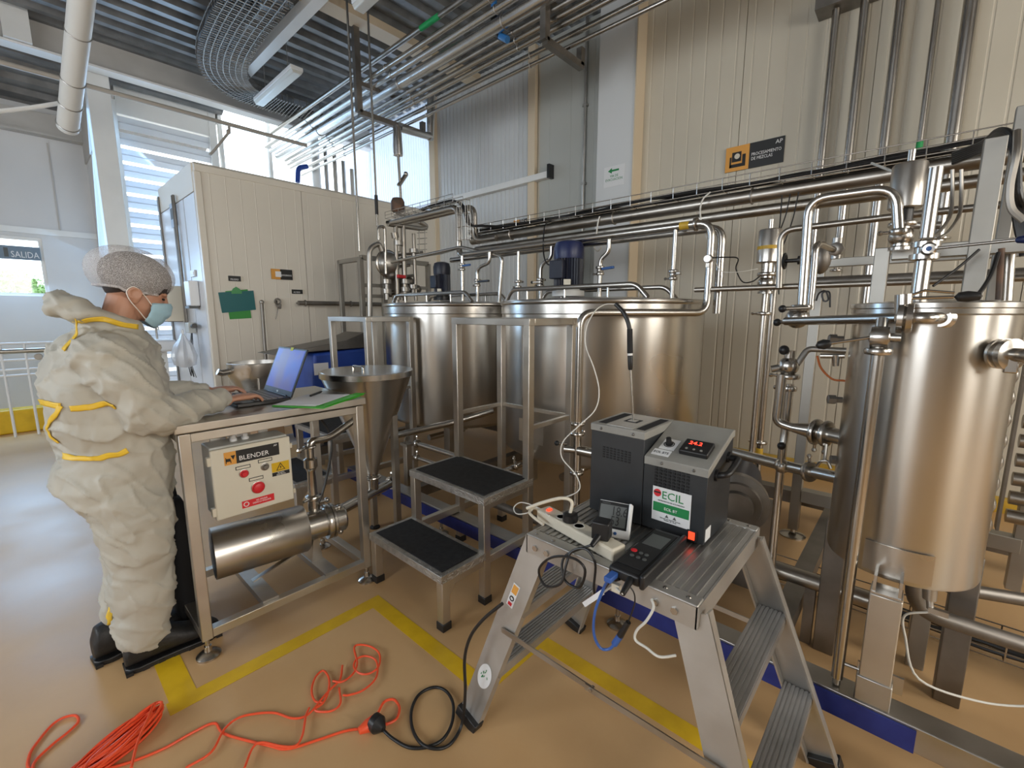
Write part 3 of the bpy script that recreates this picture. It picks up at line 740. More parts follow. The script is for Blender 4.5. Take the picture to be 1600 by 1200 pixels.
add('well_mouth', MB().bb(1.405, 1.455, .695, .745, 1.1256, 1.1264), M['blackm'], tl)
add('well_insert', MB().bb(1.415, 1.445, .705, .735, 1.1264, 1.1272), M['alu'], tl)
for yy in (.66, .78): add('screw', MB().ball((X0-.004, yy, 1.111), .005, n=8), M['darksteel'], tl)
for yy in (.46, .56): add('screw', MB().ball((X0-.004, yy, 1.036), .005, n=8), M['darksteel'], cp)
def slots(y0, y1, z0, rows, cols, pitch):
    mb = MB()
    for r in range(rows):
        for c in range(cols):
            yy = y0+(y1-y0)*(c+.5)/cols
            mb.bb(X0-.0016, X0+.004, yy-(y1-y0)/cols*.30, yy+(y1-y0)/cols*.30, z0+r*pitch, z0+r*pitch+pitch*.55)
    return mb
add('vent_slots', slots(.665, .775, 1.01, 5, 8, .0085), M['blackm'], bt_)
mbv = slots(.470, .585, .955, 7, 8, .0105)
add('vent_slots', mbv, M['blackm'], bt_)
# brand plate, "ECIL"
xp = X0-.0004
bp = add('brand_plate', MB().bb(xp-.0018, xp, .462, .585, .845, .957), M['whitep'], bt_, bevel=.0005)
RY_, UZ_ = (0, -1, 0), (0, 0, 1)
xt = xp-.0024
text('lettering', 'ECIL', .036, (xt, .555, .922), RY_, UZ_, M['textgreen'], bp, sx=1.0)
add('emblem', MB().lathe([(.0125, 0), (.0125, .0006), (0, .0008)], (xt+.0004, .569, .937), (-1, 0, 0), n=20), M['redlabel'], bp)
add('emblem_band', MB().box((xt-.0002, .569, .939), (.0008, .022, .005)), M['textblack'], bp)
text('caption', 'INSTRUMENTOS DE ALTA PRECISAO', .0052, (xt, .5235, .912), RY_, UZ_, M['textblack'], bp, align='CENTER')
gp = add('green_field', MB().bb(xt, xp-.0018, .466, .581, .876, .906), M['textgreen'], bp)
text('lettering', 'ECIL BT', .0125, (xt-.0006, .5235, .886), RY_, UZ_, M['textwhite'], gp, align='CENTER')
for yy in (.535, .510):
    add('caution_mark', MB().prism([(xt, yy-.006, .862), (xt, yy+.006, .862), (xt, yy, .872)], (.0005, 0, 0)), M['lcd'], bp)
text('caption', 'Fabricado por Ecil Met Tec Ltda.\nPiedade - SP - Brasil', .0050, (xt, .5235, .856), RY_, UZ_, M['textblack'], bp, align='CENTER')
sw = add('rocker_switch', MB().bb(X0-.005, X0, .438, .468, .815, .848), M['black'], bt_, bevel=.001)
add('lit_rocker', MB().bb(X0-.008, X0-.005, .444, .463, .819, .844), M['ledw'], sw, bevel=.001)
# sloped panel gear: local frame
sl_d = V((X1-.02-X0+.003, 0, 1.124-1.048)).normalized(); sl_n = V((-sl_d.z, 0, sl_d.x))
def onp(u, y, h=0.0): return V((X0-.003, y, 1.048)) + sl_d*u + sl_n*h
def pcard(nm, u0, u1, ya, yb, h0, h1, m, parent, **k):
    return add(nm, MB().prism([onp(u0, ya, h0), onp(u1, ya, h0), onp(u1, yb, h0), onp(u0, yb, h0)], sl_n*(h1-h0)), m, parent, **k)
kp = pcard('knob_plate', .055, .115, .545, .595, 0.0, .0012, M['whitep'], cp)
add('knob', MB().lathe([(.012, 0), (.012, .006), (.009, .008), (.008, .024), (.0, .025)], onp(.085, .572, .0012), sl_n, n=16), M['black'], kp)
add('knob_scale', MB().torus(onp(.085, .572, .0014), .016, .0015, sl_n, n=20, m=6), M['textblack'], kp)
np_ = pcard('model_plate', .018, .050, .548, .605, 0.0, .0012, M['whitep'], cp)
text('lettering', 'ECIL BT5', .015, onp(.029, .602, .0014), RY_, sl_d, M['textblack'], np_, sx=.85)
dc = pcard('temperature_controller', .045, .115, .437, .525, 0.0, .018, M['black'], cp, bevel=.004)
pcard('display', .082, .104, .455, .515, .018, .0184, M['glass_dark'], dc)
text('reading', '24.2', .024, onp(.085, .508, .0186), RY_, sl_d, M['led'], dc, ext=.0002)
for k, yy in enumerate((.505, .482, .460)): add('key', MB().lathe([(.004, 0), (.004, .0015), (0, .0016)], onp(.06, yy, .018), sl_n, n=12), M['bathtop'], dc)
add('carry_handle', MB().tube([(1.39, .421, 1.01), (1.39, .385, 1.02), (1.50, .385, 1.045), (1.50, .421, 1.04)], .010, n=10, fillet=.02), M['black'], bt_)
for x in (1.39, 1.50): add('handle_boss', MB().cyl((x, .424, 1.012 if x < 1.4 else 1.043), (x, .412, 1.012 if x < 1.4 else 1.043), .018, n=16), M['black'], bt_)
add('serial_sticker', MB().bb(1.33, 1.375, .4188, .4198, .815, .855), M['whitep'], bt_)

# probe standing in the well, leaning over
pr = thing('temperature_probe', 'slim steel temperature probe with black grip standing in the calibrator well', 'probe', (1.43, .72, 1.127))
pb = V((1.43, .72, 1.1275)); Q = lambda px, py: P(px, py, x=1.43)
ptop = Q(985, 575)
add('stem', MB().cyl(pb, Q(985, 572), .0032, n=10), M['tube'], pr)
hd = add('handle', MB().lathe([(.006, 0), (.008, .004), (.009, .03), (.009, .05), (.007, .052)], Q(985, 578), (Q(984, 520)-Q(985, 578)).normalized(), n=14), M['black'], pr)
add('white_band', MB().cyl(Q(984.6, 562), Q(984.4, 550), .0085, n=14), M['whitep'], pr)
add('grip', MB().cyl(Q(984.5, 552), Q(984, 514), .0100, .0095, n=14), M['blackm'], pr)
add('strain_relief', MB().tube(spline([Q(984, 516), Q(981, 503), Q(974, 488), Q(962, 475)], 6), .0075, n=10), M['black'], pr)
wire = [Q(962, 475), P(945, 476, x=1.43), P(930, 486, x=1.42), P(917, 510, x=1.40), P(915, 540, x=1.38), P(928, 575, x=1.36), P(936, 610, x=1.34), P(930, 640, x=1.30), P(905, 665, x=1.27),
        P(880, 690, x=1.25), P(878, 715, x=1.25), P(900, 742, x=1.24), P(905, 765, x=1.22), P(880, 778, x=1.20), P(845, 785, x=1.19), P(828, 800, x=1.18), P(808, 803, x=1.18), P(803, 793, x=1.19), P(815, 785, x=1.19), P(840, 793, x=1.18), P(858, 806, z=.85)]
add('lead', MB().tube(spline(wire, 6), .0021, n=8), M['cable_white'], pr)

# ------------------------------------------------ small instruments on the platform
zt = ZT+.002
th = thing('thermohygrometer', 'white digital thermohygrometer with grey display propped on the ladder', 'thermometer', (1.21, .66, zt))
c0 = V((1.19, .655, zt)); rx = V((.03, -.105, 0)).normalized(); un = V((.045, .012, .105)).normalized(); un = (un - rx*un.dot(rx)).normalized(); nn = rx.cross(un)
def tcard(nm, a0, a1, b0, b1, h0, h1, m, parent, **k):
    g_ = lambda a, b: c0 + rx*a + un*b + nn*h0
    return add(nm, MB().prism([g_(a0, b0), g_(a1, b0), g_(a1, b1), g_(a0, b1)], nn*(h1-h0)), m, parent, **k)
hz_ = tcard('housing', -.054, .052, .0, .110, -.018, 0, M['whitep'], th, bevel=.004)
tcard('bezel', -.053, .041, .027, .108, 0, .0015, M['blackm'], th)
lc = tcard('display', -.048, .036, .034, .098, .0015, .002, M['lcd'], th)
text('reading', '18.6', .040, c0+rx*-.012+un*.068+nn*.0024, rx, un, M['textblack'], lc, sx=.75)
text('reading', '53', .040, c0+rx*-.012+un*.038+nn*.0024, rx, un, M['textblack'], lc, sx=.75)
text('maker_mark', 'THERMO', .007, c0+rx*-.045+un*.100+nn*.0018, rx, un, M['lcd'], th)
tcard('probe_holder', .042, .050, .03, .112, 0, .008, M['whitep'], th, bevel=.002)
for a, m in ((-.025, 'handle_blue'), (-.008, 'black'), (.008, 'handle_blue')):
    add('key', MB().lathe([(.005, 0), (.005, .002), (0, .0025)], c0+rx*a+un*.014, nn, n=14), M[m], th)

mt = thing('handheld_meter', 'black handheld meter with red key lying on the ladder platform', 'meter', (1.15, .52, zt))
ma, mb_ = V((.985, .505, zt+.015)), V((1.30, .515, zt+.006))
ax = (mb_-ma).normalized(); sd = V((0, 0, 1)).cross(ax).normalized(); nz_ = ax.cross(sd)
def mcard(nm, a0, a1, b0, b1, h0, h1, m, parent, **k):
    g_ = lambda a, b: ma + ax*a + sd*b + nz_*h0
    return add(nm, MB().prism([g_(a0, b0), g_(a1, b0), g_(a1, b1), g_(a0, b1)], nz_*(h1-h0)), m, parent, **k)
mcard('case', 0, .30, -.045, .045, -.006, .026, M['black'], mt, bevel=.008)
mcard('face', .03, .28, -.036, .036, .026, .028, M['blackm'], mt, bevel=.001)
mcard('display', .17, .25, -.028, .028, .028, .0286, M['lcd'], mt)
kr = [(.115, .026, 'redlabel', .009)] + [(.085, .018-.018*k, 'lcd', .006) for k in range(3)] + [(.112, .004-.016*k, 'lcd', .006) for k in range(2)]
for a, b, m, r in kr: add('key', MB().lathe([(r, 0), (r, .002), (0, .003)], ma+ax*a+sd*b+nz_*.028, nz_, n=14), M[m], mt)
mcard('bumper', -.006, .30, -.058, -.044, -.006, .034, M['black'], mt, bevel=.006)
add('plug', MB().cyl(ma+ax*.0-sd*.02+nz_*.01, ma-ax*.055-sd*.026+nz_*.0, .010, .007, n=12), M['black'], mt)
add('usb_plug', MB().box(ma-ax*.02+sd*.025+nz_*.008, (.04, .02, .014)), M['cable_blue'], mt, bevel=.002)

ps = thing('power_strip', 'ivory power strip with lit red switch along the ladder edge', 'power strip', (1.12, .75, zt))
pa, pb2 = V((1.155, .905, zt+.019)), V((1.090, .575, zt+.019))
dd = (pb2-pa).normalized(); ss = V((0, 0, 1)).cross(dd)
add('housing', MB().bar(pa, pb2, .058, .038), M['ivory'], ps, bevel=.006)
for k in range(3):
    q = pa.lerp(pb2, .28+.24*k)+V((0, 0, .019)); add('socket', MB().lathe([(.019, 0), (.019, .001), (.015, .0015), (.015, -.004), (0, -.004)], q, n=18), M['cable_white'], ps)
add('lit_switch', MB().box(pa.lerp(pb2, .10)+V((0, 0, .021)), (.018, .012, .006)), M['ledw'], ps)
add('cord', MB().tube(spline([pa-dd*.002, pa-dd*.03+V((-.02, 0, .01)), pa-dd*.01+V((-.06, 0, .012)), pa+dd*.06+V((-.06, 0, .0))], 6), .005, n=8), M['ivory'], ps)
pg = thing('power_plug', 'black round plug with ivory cord pushed into the power strip', 'plug', (1.13, .77, zt+.04))
q = pa.lerp(pb2, .40)+V((0, 0, .039))
add('plug_body', MB().lathe([(.024, 0), (.025, .006), (.024, .022), (.018, .027), (.006, .028)], q-V((0, 0, .018)), n=20), M['black'], pg)
add('cord', MB().tube(spline([q+V((0, 0, .008)), q+V((.004, -.002, .045)), q+V((-.012, .025, .055)), q+V((-.035, .085, .03)), q+V((-.05, .14, -.002))], 6), .0055, n=8), M['ivory'], pg)
ad = thing('power_adapter', 'square black mains adapter plugged beside the thermohygrometer', 'adapter', (1.10, .63, zt+.04))
q = pa.lerp(pb2, .80)+V((0, 0, .048))
add('adapter_body', MB().box(q, (.045, .052, .056), Matrix.Rotation(.25, 3, 'Z')), M['black'], ad, bevel=.005)
add('adapter_nose', MB().cyl(q+V((-.015, 0, -.015)), q+V((-.055, 0, -.032)), .011, .007, n=12), M['black'], ad)
loop = [q+V((-.05, 0, -.03)), P(882, 870, x=1.02), P(882, 905, x=1.00), P(905, 918, x=.995), P(914, 890, x=.99), P(895, 872, x=.985), P(862, 871, x=.985), P(842, 890, x=.985), P(852, 915, x=.985), P(876, 912, x=.985), P(884, 885, x=1.0), P(893, 862, x=1.02), P(915, 858, x=1.03), P(930, 880, x=1.03), P(928, 920, x=1.03), P(935, 935, x=1.03), P(950, 912, x=1.0), P(968, 905, x=.985)]
add('adapter_cord', MB().tube(spline(loop, 6), .0038, n=8), M['black'], ad)

ub = thing('usb_cable', 'blue translucent cable hanging in a loop below the handheld meter', 'cable', (1.0, .55, .6))
bl_ = [ma-ax*.035+sd*.025+nz_*.006, P(943, 920, x=.97), P(930, 955, x=.97), P(928, 990, x=.98), P(938, 1012, x=.99), P(952, 1014, x=1.0), P(962, 1004, x=1.0)]
add('cord', MB().tube(spline(bl_, 6), .0040, n=8), M['cable_blue'], ub)
pa_, pb_ = P(960, 1006, x=1.0), P(974, 985, x=1.0)
add('connector', MB().cyl(pa_, P(970, 992, x=1.0), .009, n=10), M['cable_blue'], ub)
add('black_connector', MB().cyl(P(969, 993, x=1.0), P(982, 972, x=1.0), .0095, .007, n=10), M['black'], ub)
add('thin_lead', MB().tube(spline([P(981, 973, x=1.0), P(988, 955, x=1.0), P(992, 940, x=.99), P(990, 925, x=.985), P(980, 912, x=.98)], 5), .002, n=6), M['black'], ub)
wc = solo('white_cable', MB().tube(spline([P(1018, 936, x=1.022), P(1021, 950, x=1.01), P(1010, 970, x=1.0), P(995, 985, x=1.0), P(993, 1000, x=1.0), P(1010, 1012, x=1.0), P(1030, 1026, x=1.0), P(1056, 1024, x=1.03)], 6), .0035, n=8), M['cable_white'],
          'ivory cable sagging in front of the ladder platform edge', 'cable')
tg = thing('sensor_tag', 'small white paper tag hanging on a grey lead below the meter', 'tag', (.98, .58, .72))
add('tag', MB().bar(P(912, 945, x=.985), P(942, 925, x=.985), .014, .0012, up=(1, 0, 0)), M['paper'], tg)
add('lead', MB().tube(spline([P(942, 926, x=.985), P(958, 917, x=.98), ma-ax*.055-sd*.026+nz_*.0], 5), .0028, n=8), M['cable_white'], tg)
add('yellow_tag', MB().box(P(963, 918, x=.972), (.012, .022, .022)), M['ivory'], tg)
# ================================================================== worker in coverall
def loft(mb, rings):
    n = len(rings[0]); vs_ = [p for r in rings for p in r]; fs = []
    for k in range(len(rings)-1):
        for i in range(n): fs.append((k*n+i, k*n+(i+1) % n, (k+1)*n+(i+1) % n, (k+1)*n+i))
    fs += [tuple(reversed(range(n))), tuple(range((len(rings)-1)*n, len(rings)*n))]
    return mb.raw(vs_, fs)
def hring(cx, cy, z, a, b, n=28, p=2.3, rot=0.0, wob=None):
    out = []
    for i in range(n):
        t = 2*PI*i/n; c, s = math.cos(t), math.sin(t)
        x = a*math.copysign(abs(c)**(2/p), c); y = b*math.copysign(abs(s)**(2/p), s)
        if wob: f = 1+wob(t, z); x *= f; y *= f
        out.append(V((cx + x*math.cos(rot)-y*math.sin(rot), cy + x*math.sin(rot)+y*math.cos(rot), z)))
    return out
def limb(mb, pts, rad, n=16, k=5, flat=1.0, upv=(0, 0, 1), wob=None):
    """round limb through pts with radii, smooth; flat scales the second axis"""
    P_ = spline(pts, k); R_l = [V((r, 0, 0)) for r in rad]; R_ = [v.x for v in spline(R_l, k)]
    rings = []; N = len(P_); a = None
    for i in range(N):
        t = (P_[min(i+1, N-1)]-P_[max(i-1, 0)]).normalized()
        if a is None: a = (V(upv)-t*V(upv).dot(t)).normalized()
        else: a = (a-t*a.dot(t)).normalized()
        b = t.cross(a)
        ring = []
        for j in range(n):
            w = 2*PI*j/n; f = R_[i]*(1+(wob(w, i) if wob else 0))
            ring.append(P_[i] + a*(f*flat*math.cos(w)) + b*(f*math.sin(w)))
        rings.append(ring)
    t0 = (P_[0]-P_[1]).normalized(); t1 = (P_[-1]-P_[-2]).normalized()
    cap = lambda c, ring, t, r: [c + (p-c)*.6 + t*r*.55 for p in ring]
    rings = [cap(P_[0], rings[0], t0, R_[0])] + rings + [cap(P_[-1], rings[-1], t1, R_[-1])]
    return loft(mb, rings)
def remesh(o, vox, smooth=4, disp=()):
    m = o.modifiers.new('remesh', 'REMESH'); m.mode = 'VOXEL'; m.voxel_size = vox; m.use_smooth_shade = True
    if smooth:
        s = o.modifiers.new('smooth', 'SMOOTH'); s.factor = .5; s.iterations = smooth
    for sc, st in disp:
        tx = bpy.data.textures.new('folds', 'CLOUDS'); tx.noise_scale = sc; tx.noise_depth = 1
        d = o.modifiers.new('folds', 'DISPLACE'); d.texture = tx; d.strength = st; d.mid_level = .5; d.texture_coords = 'LOCAL'
    return o
def bake(o):
    bpy.context.view_layer.update()
    dg = bpy.context.evaluated_depsgraph_get()
    me = bpy.data.meshes.new_from_object(o.evaluated_get(dg)); o.modifiers.clear(); o.data = me
    me.polygons.foreach_set('use_smooth', [True]*len(me.polygons)); return o

M['coverall'] = mat('white_coverall', (.44, .42, .365), .62, col2=(.49, .47, .41), scale=5, bump=.35, bscale=9)
M['tape'] = mat('yellow_seam_tape', (.78, .50, .03), .5, col2=(.84, .56, .05), scale=20)
M['skin'] = mat('skin', (.46, .235, .15), .5, col2=(.51, .27, .18), scale=12)
M['hair'] = mat('dark_hair', (.030, .022, .020), .6, col2=(.05, .038, .034), scale=60)
M['mask'] = mat('blue_face_mask', (.36, .58, .70), .7, col2=(.42, .64, .76), scale=14, bump=.3, bscale=40)
M['strap'] = mat('mask_strap', (.75, .68, .62), .6)
M['boot'] = mat('black_boot_leather', (.010, .010, .011), .5, col2=(.02, .02, .021), scale=30, bump=.2)
M['bag'] = mat('black_bag_cloth', (.006, .006, .008), .85)
def net_mat():
    m = mat('hairnet', (.78, .76, .77), .8); nt = m.node_tree; N, L = nt.nodes, nt.links; b = N['Principled BSDF']
    tc = N.new('ShaderNodeTexCoord'); vo = N.new('ShaderNodeTexVoronoi'); vo.feature = 'DISTANCE_TO_EDGE'; vo.inputs['Scale'].default_value = 260
    L.new(tc.outputs['Object'], vo.inputs['Vector'])
    mr = N.new('ShaderNodeMapRange'); mr.inputs['From Min'].default_value = 0; mr.inputs['From Max'].default_value = .28
    mr.inputs['To Min'].default_value = .62; mr.inputs['To Max'].default_value = .13
    L.new(vo.outputs['Distance'], mr.inputs['Value']); L.new(mr.outputs['Result'], b.inputs['Alpha']); return m
M['net'] = net_mat()

pe = thing('person', 'worker in white coverall, hairnet and blue mask, typing on the laptop', 'person', (.24, 2.42, 0))
PY_ = 2.42
# ---- body: head, neck, trunk, arms, hands in one surface
HP = V((.350, PY_+.005, 1.585)); ht = math.radians(21)
HR = Matrix.Rotation(ht, 3, 'Y')
hd = lambda x, y, z: HP + HR @ V((x, y, z))
bd = MB()
bd.ball(hd(-.008, 0, .062), 1, (.100, .077, .096), n=24, R=HR)
bd.ball(hd(.036, 0, -.012), 1, (.064, .063, .092), n=24, R=HR)
bd.ball(hd(.044, 0, -.060), 1, (.046, .048, .045), n=20, R=HR)
bd.ball(hd(.066, 0, -.086), 1, (.022, .026, .018), n=14, R=HR)
limb(bd, [hd(.094, 0, .022), hd(.106, 0, -.006), hd(.116, 0, -.028)], [.010, .012, .014], n=10)
for s in (-1, 1):
    bd.ball(hd(.110, s*.012, -.034), .010, n=10)
    bd.ball(hd(.085, s*.034, .024), 1, (.014, .026, .010), n=12, R=HR)          # brow
    bd.ball(hd(.074, s*.045, -.028), 1, (.026, .018, .020), n=12, R=HR)         # cheek
    bd.ball(hd(-.008, s*.080, -.016), 1, (.021, .012, .036), n=14, R=HR @ Matrix.Rotation(-.25, 3, 'Y'))   # ear
    bd.torus(hd(-.010, s*.089, -.010), .020, .0055, HR @ V((.15*s, 1, 0)), n=18, m=8)
bd.ball(hd(.090, 0, -.064), 1, (.018, .026, .012), n=12, R=HR)
limb(bd, [(.245, PY_, 1.38), (.280, PY_, 1.46), (.318, PY_, 1.56)], [.072, .060, .062], n=18)
loft(bd, [hring(.225, PY_, .80, .13, .15), hring(.225, PY_, .95, .12, .145), hring(.22, PY_, 1.15, .13, .15), hring(.225, PY_, 1.32, .12, .165), hring(.235, PY_, 1.41, .08, .12)])
shR, elR, wrR = V((.205, 2.225, 1.36)), V((.350, 2.205, 1.105)), V((.625, 2.345, 1.105))
shL, elL, wrL = V((.245, 2.61, 1.36)), V((.415, 2.705, 1.125)), V((.625, 2.655, 1.110))
def hand(mb, w, d, side, spread=1.0):
    """w wrist, d forward; side +1: thumb toward +y"""
    d = V(d).normalized(); u = V((0, 0, 1)); s = V((-d.y, d.x, 0)).normalized()      # s: left of d
    at = lambda f, l, h: w + d*f + s*l + u*h
    limb(mb, [w-d*.03, at(0, 0, 0), at(.035, 0, .004), at(.075, .002*side, .004), at(.092, 0, .0)], [.026, .027, .037, .041, .036], n=16, flat=.42)
    fl = [(.028, .066), (.009, .075), (-.011, .070), (-.029, .055)]
    for k, (l, L_) in enumerate(fl):
        l *= side
        limb(mb, [at(.070, l, .003), at(.092, l*1.08, .006), at(.092+L_*.42, l*1.15, .006), at(.092+L_*.75, l*1.18, -.007), at(.092+L_*.93, l*1.18, -.022)],
             [.0095, .0098, .0088, .0080, .0070], n=10, k=4)
    limb(mb, [at(.012, .024*side, -.004), at(.040, .046*side, -.010), at(.068, .056*side, -.014), at(.088, .052*side, -.017)], [.014, .0125, .0105, .0085], n=10, k=4)
limb(bd, [shR, (shR+elR)/2, elR, (elR+wrR)/2, wrR], [.055, .048, .042, .036, .027], n=14)
limb(bd, [shL, (shL+elL)/2, elL, (elL+wrL)/2, wrL], [.055, .048, .042, .036, .027], n=14)
hand(bd, wrR, (.9, .22, -.02), 1); hand(bd, wrL, (.95, -.12, -.02), -1)
body = bake(remesh(add('body', bd, M['skin'], pe), .0045, 3))
for s in (-1, 1):
    add('eye', MB().ball(hd(.0885, s*.031, .006), 1, (.008, .014, .0045), n=12, R=HR), M['blackm'], body)
    add('eyebrow', MB().tube(spline([hd(.091, s*.018, .030), hd(.092, s*.034, .036), hd(.079, s*.052, .032)], 4), .0045, n=8), M['hair'], body)
# ---- short hair under the net
hr = MB().ball(hd(-.014, 0, .064), 1, (.122, .094, .098), n=24, R=HR).ball(hd(-.062, 0, .012), 1, (.045, .060, .055), n=20, R=HR)
add('hair', hr, M['hair'], pe)
# ---- hairnet: puffed cap, gathered into an elastic band
nt_ = MB(); rings = []; NR = Matrix.Rotation(math.radians(9), 3, 'Y'); NC = V((.347, PY_+.005, 1.660))
for j in range(15):
    ph = math.radians(2 + 129*j/14)
    ring = []
    for i in range(48):
        t = 2*PI*i/48
        pucker = 1 + (.035*math.sin(t*17+j*.2)*(j/14)**3) + .02*math.sin(t*5+1.3)*math.sin(ph)
        rx = .150 if math.cos(t) < 0 else .142
        p = V((rx*math.sin(ph)*math.cos(t)*pucker, .106*math.sin(ph)*math.sin(t)*pucker, .108*math.cos(ph) if ph < PI/2 else .112*math.cos(ph)))
        if math.cos(t) < -.3: p.z += .012*math.sin(ph)
        ring.append(NC + NR @ p)
    rings.append(ring)
n = 48; vs_ = [p for r in rings for p in r]
nt_.raw(vs_, [(k*n+i, k*n+(i+1) % n, (k+1)*n+(i+1) % n, (k+1)*n+i) for k in range(14) for i in range(n)] + [tuple(range(n))])
hn = add('hairnet', nt_, M['net'], pe, angle=180, label='white mesh hairnet')
add('elastic_band', MB().tube(rings[-1], .0055, n=8, closed=True), M['net'], hn)
# ---- mask with pleats and loops
mk = MB(); rows, cols = 11, 21; MC = hd(.038, 0, -.042)
gv = []
for r in range(rows):
    v = r/(rows-1); z = .042 - .118*v
    for c in range(cols):
        u = -1+2*c/(cols-1); th = u*1.32
        rad = .075 + .010*math.sin(PI*v) + .0025*math.sin(v*PI*6)
        x = (rad+.006-.030*max(0, v-.55))*math.cos(th); y = rad*.98*math.sin(th)*1.02
        x += .016*math.exp(-(u/.28)**2)*math.exp(-((v-.22)/.3)**2)
        zz = z*(1-.35*abs(u)**2) - .012*abs(u)
        gv.append(MC + HR @ V((x-.006, y, zz)))
mk.raw(gv, [(r*cols+c, r*cols+c+1, (r+1)*cols+c+1, (r+1)*cols+c) for r in range(rows-1) for c in range(cols-1)])
mo = add('face_mask', mk, M['mask'], pe, angle=180, label='light blue pleated face mask')
sd_ = mo.modifiers.new('thick', 'SOLIDIFY'); sd_.thickness = .0025
for s, c in ((-1, 0), (1, cols-1)):
    top, bot = gv[1*cols+c], gv[(rows-2)*cols+c]
    add('ear_loop', MB().tube(spline([top, top.lerp(hd(-.012, s*.092, .02), .55), hd(-.020, s*.092, .014), hd(-.036, s*.086, -.010), hd(-.020, s*.090, -.040), bot.lerp(hd(-.012, s*.088, -.045), .5), bot], 5), .0020, n=6), M['strap'], mo)
# ---- coverall
cv = MB()
wob = lambda t, z: .035*math.sin(3*t+z*19)+.022*math.sin(5*t-z*31)
T_ = [(.255, 1.452, .085, .10), (.240, 1.418, .130, .165), (.232, 1.375, .160, .205), (.228, 1.30, .184, .225), (.226, 1.22, .196, .225), (.224, 1.14, .200, .222),
      (.222, 1.05, .194, .215), (.232, .965, .170, .200), (.222, .90, .190, .208), (.212, .83, .192, .210), (.222, .76, .172, .200), (.230, .70, .150, .185)]
loft(cv, [hring(cx, PY_, z, a, b, wob=wob, rot=.10) for cx, z, a, b in reversed(T_)])
lw = lambda w, i: .03*math.sin(i*.55+w)+.02*math.sin(i*1.1-2*w)
limb(cv, [(.222, 2.335, .78), (.240, 2.325, .67), (.248, 2.325, .55), (.240, 2.33, .46), (.238, 2.335, .36), (.235, 2.34, .26), (.222, 2.345, .20), (.220, 2.35, .125)], [.135, .140, .122, .108, .116, .106, .102, .095], n=26, wob=lw, upv=(1, 0, 0))
limb(cv, [(.235, 2.515, .78), (.235, 2.525, .64), (.230, 2.525, .50), (.215, 2.525, .36), (.195, 2.52, .26), (.175, 2.515, .17)], [.115, .110, .098, .092, .086, .080], n=22, wob=lw, upv=(1, 0, 0))
aw = lambda w, i: .045*math.sin(i*1.3+w)+.04*math.sin(i*2.1-2*w)
limb(cv, [shR+V((-.01, .03, .0)), (shR*.6+elR*.4)+V((0, -.012, -.01)), elR+V((-.02, -.01, .0)), (elR*.55+wrR*.45)+V((0, 0, .004)), wrR+V((-.045, -.012, .008)), wrR+V((-.012, -.002, .004))], [.100, .098, .084, .064, .052, .042], n=20, wob=aw)
limb(cv, [shL+V((0, -.03, .0)), (shL*.6+elL*.4), elL, (elL*.55+wrL*.45), wrL+V((-.03, 0, .004))], [.100, .096, .082, .064, .046], n=20, wob=aw)
# collar and folded hood behind the neck
limb(cv, [(.165, PY_, 1.495), (.205, PY_-.078, 1.490), (.275, PY_-.088, 1.468), (.340, PY_-.06, 1.440)], [.042, .040, .034, .024], n=12)
limb(cv, [(.165, PY_, 1.495), (.205, PY_+.078, 1.490), (.275, PY_+.088, 1.468), (.340, PY_+.06, 1.440)], [.042, .040, .034, .024], n=12)
limb(cv, [(.25, PY_-.105, 1.475), (.185, PY_-.10, 1.500), (.135, PY_-.04, 1.530), (.125, PY_+.03, 1.535), (.175, PY_+.10, 1.505)], [.026, .038, .046, .046, .036], n=16, wob=lambda w, i: .12*math.sin(i*1.1+2*w))
limb(cv, [(.125, PY_-.06, 1.545), (.115, PY_-.01, 1.560), (.12, PY_+.06, 1.545)], [.024, .030, .026], n=14)
cov = remesh(add('coverall', cv, M['coverall'], pe, label='white hooded disposable coverall with taped seams'), .0085, 3)
bake(cov)
from mathutils import noise as mnoise
def nvec(p): return V((mnoise.noise(p), mnoise.noise(p+V((11.3, 4.1, 7.7))), mnoise.noise(p+V((-5.2, 19.4, 2.6)))))
def crumple(o):
    """crisp folds of stiff non-woven cloth: cell facets plus ridged creases along the normals"""
    me = o.data; me.update(); out = []
    nr = [v.normal.copy() for v in me.vertices]
    for v, n_ in zip(me.vertices, nr):
        p = v.co
        w = nvec(p*5.0)*.05
        q = V((p.x*1.0, p.y*1.0, p.z*1.55)) + w
        d, _ = mnoise.voronoi(q*6.0); f1 = d[1]-d[0]
        d2, _ = mnoise.voronoi(q*17.0+V((3, 1, 2))); f2 = d2[1]-d2[0]
        r = 1-abs(mnoise.noise(q*4.2+V((7, 2, 5))))*2
        u_ = V((p.x*.75+p.z*-.66, p.y*.8, p.x*.66+p.z*.75))
        q2 = V((u_.x*3.2, u_.y*9.0, u_.z*15.0)) + nvec(p*4.0)*.9
        r2 = 1-abs(mnoise.noise(q2))*2
        h = -.0055*math.exp(-f1*6.0) - .0012*math.exp(-f2*6) + .009*max(0, r)**4 + .0105*max(0, r2)**6 - .004
        out.append(p + n_*h)
    me.vertices.foreach_set('co', [c for p in out for c in p]); me.update()
crumple(cov)
from mathutils.bvhtree import BVHTree
_bvh = BVHTree.FromPolygons([v.co[:] for v in cov.data.vertices], [tuple(f.vertices) for f in cov.data.polygons])
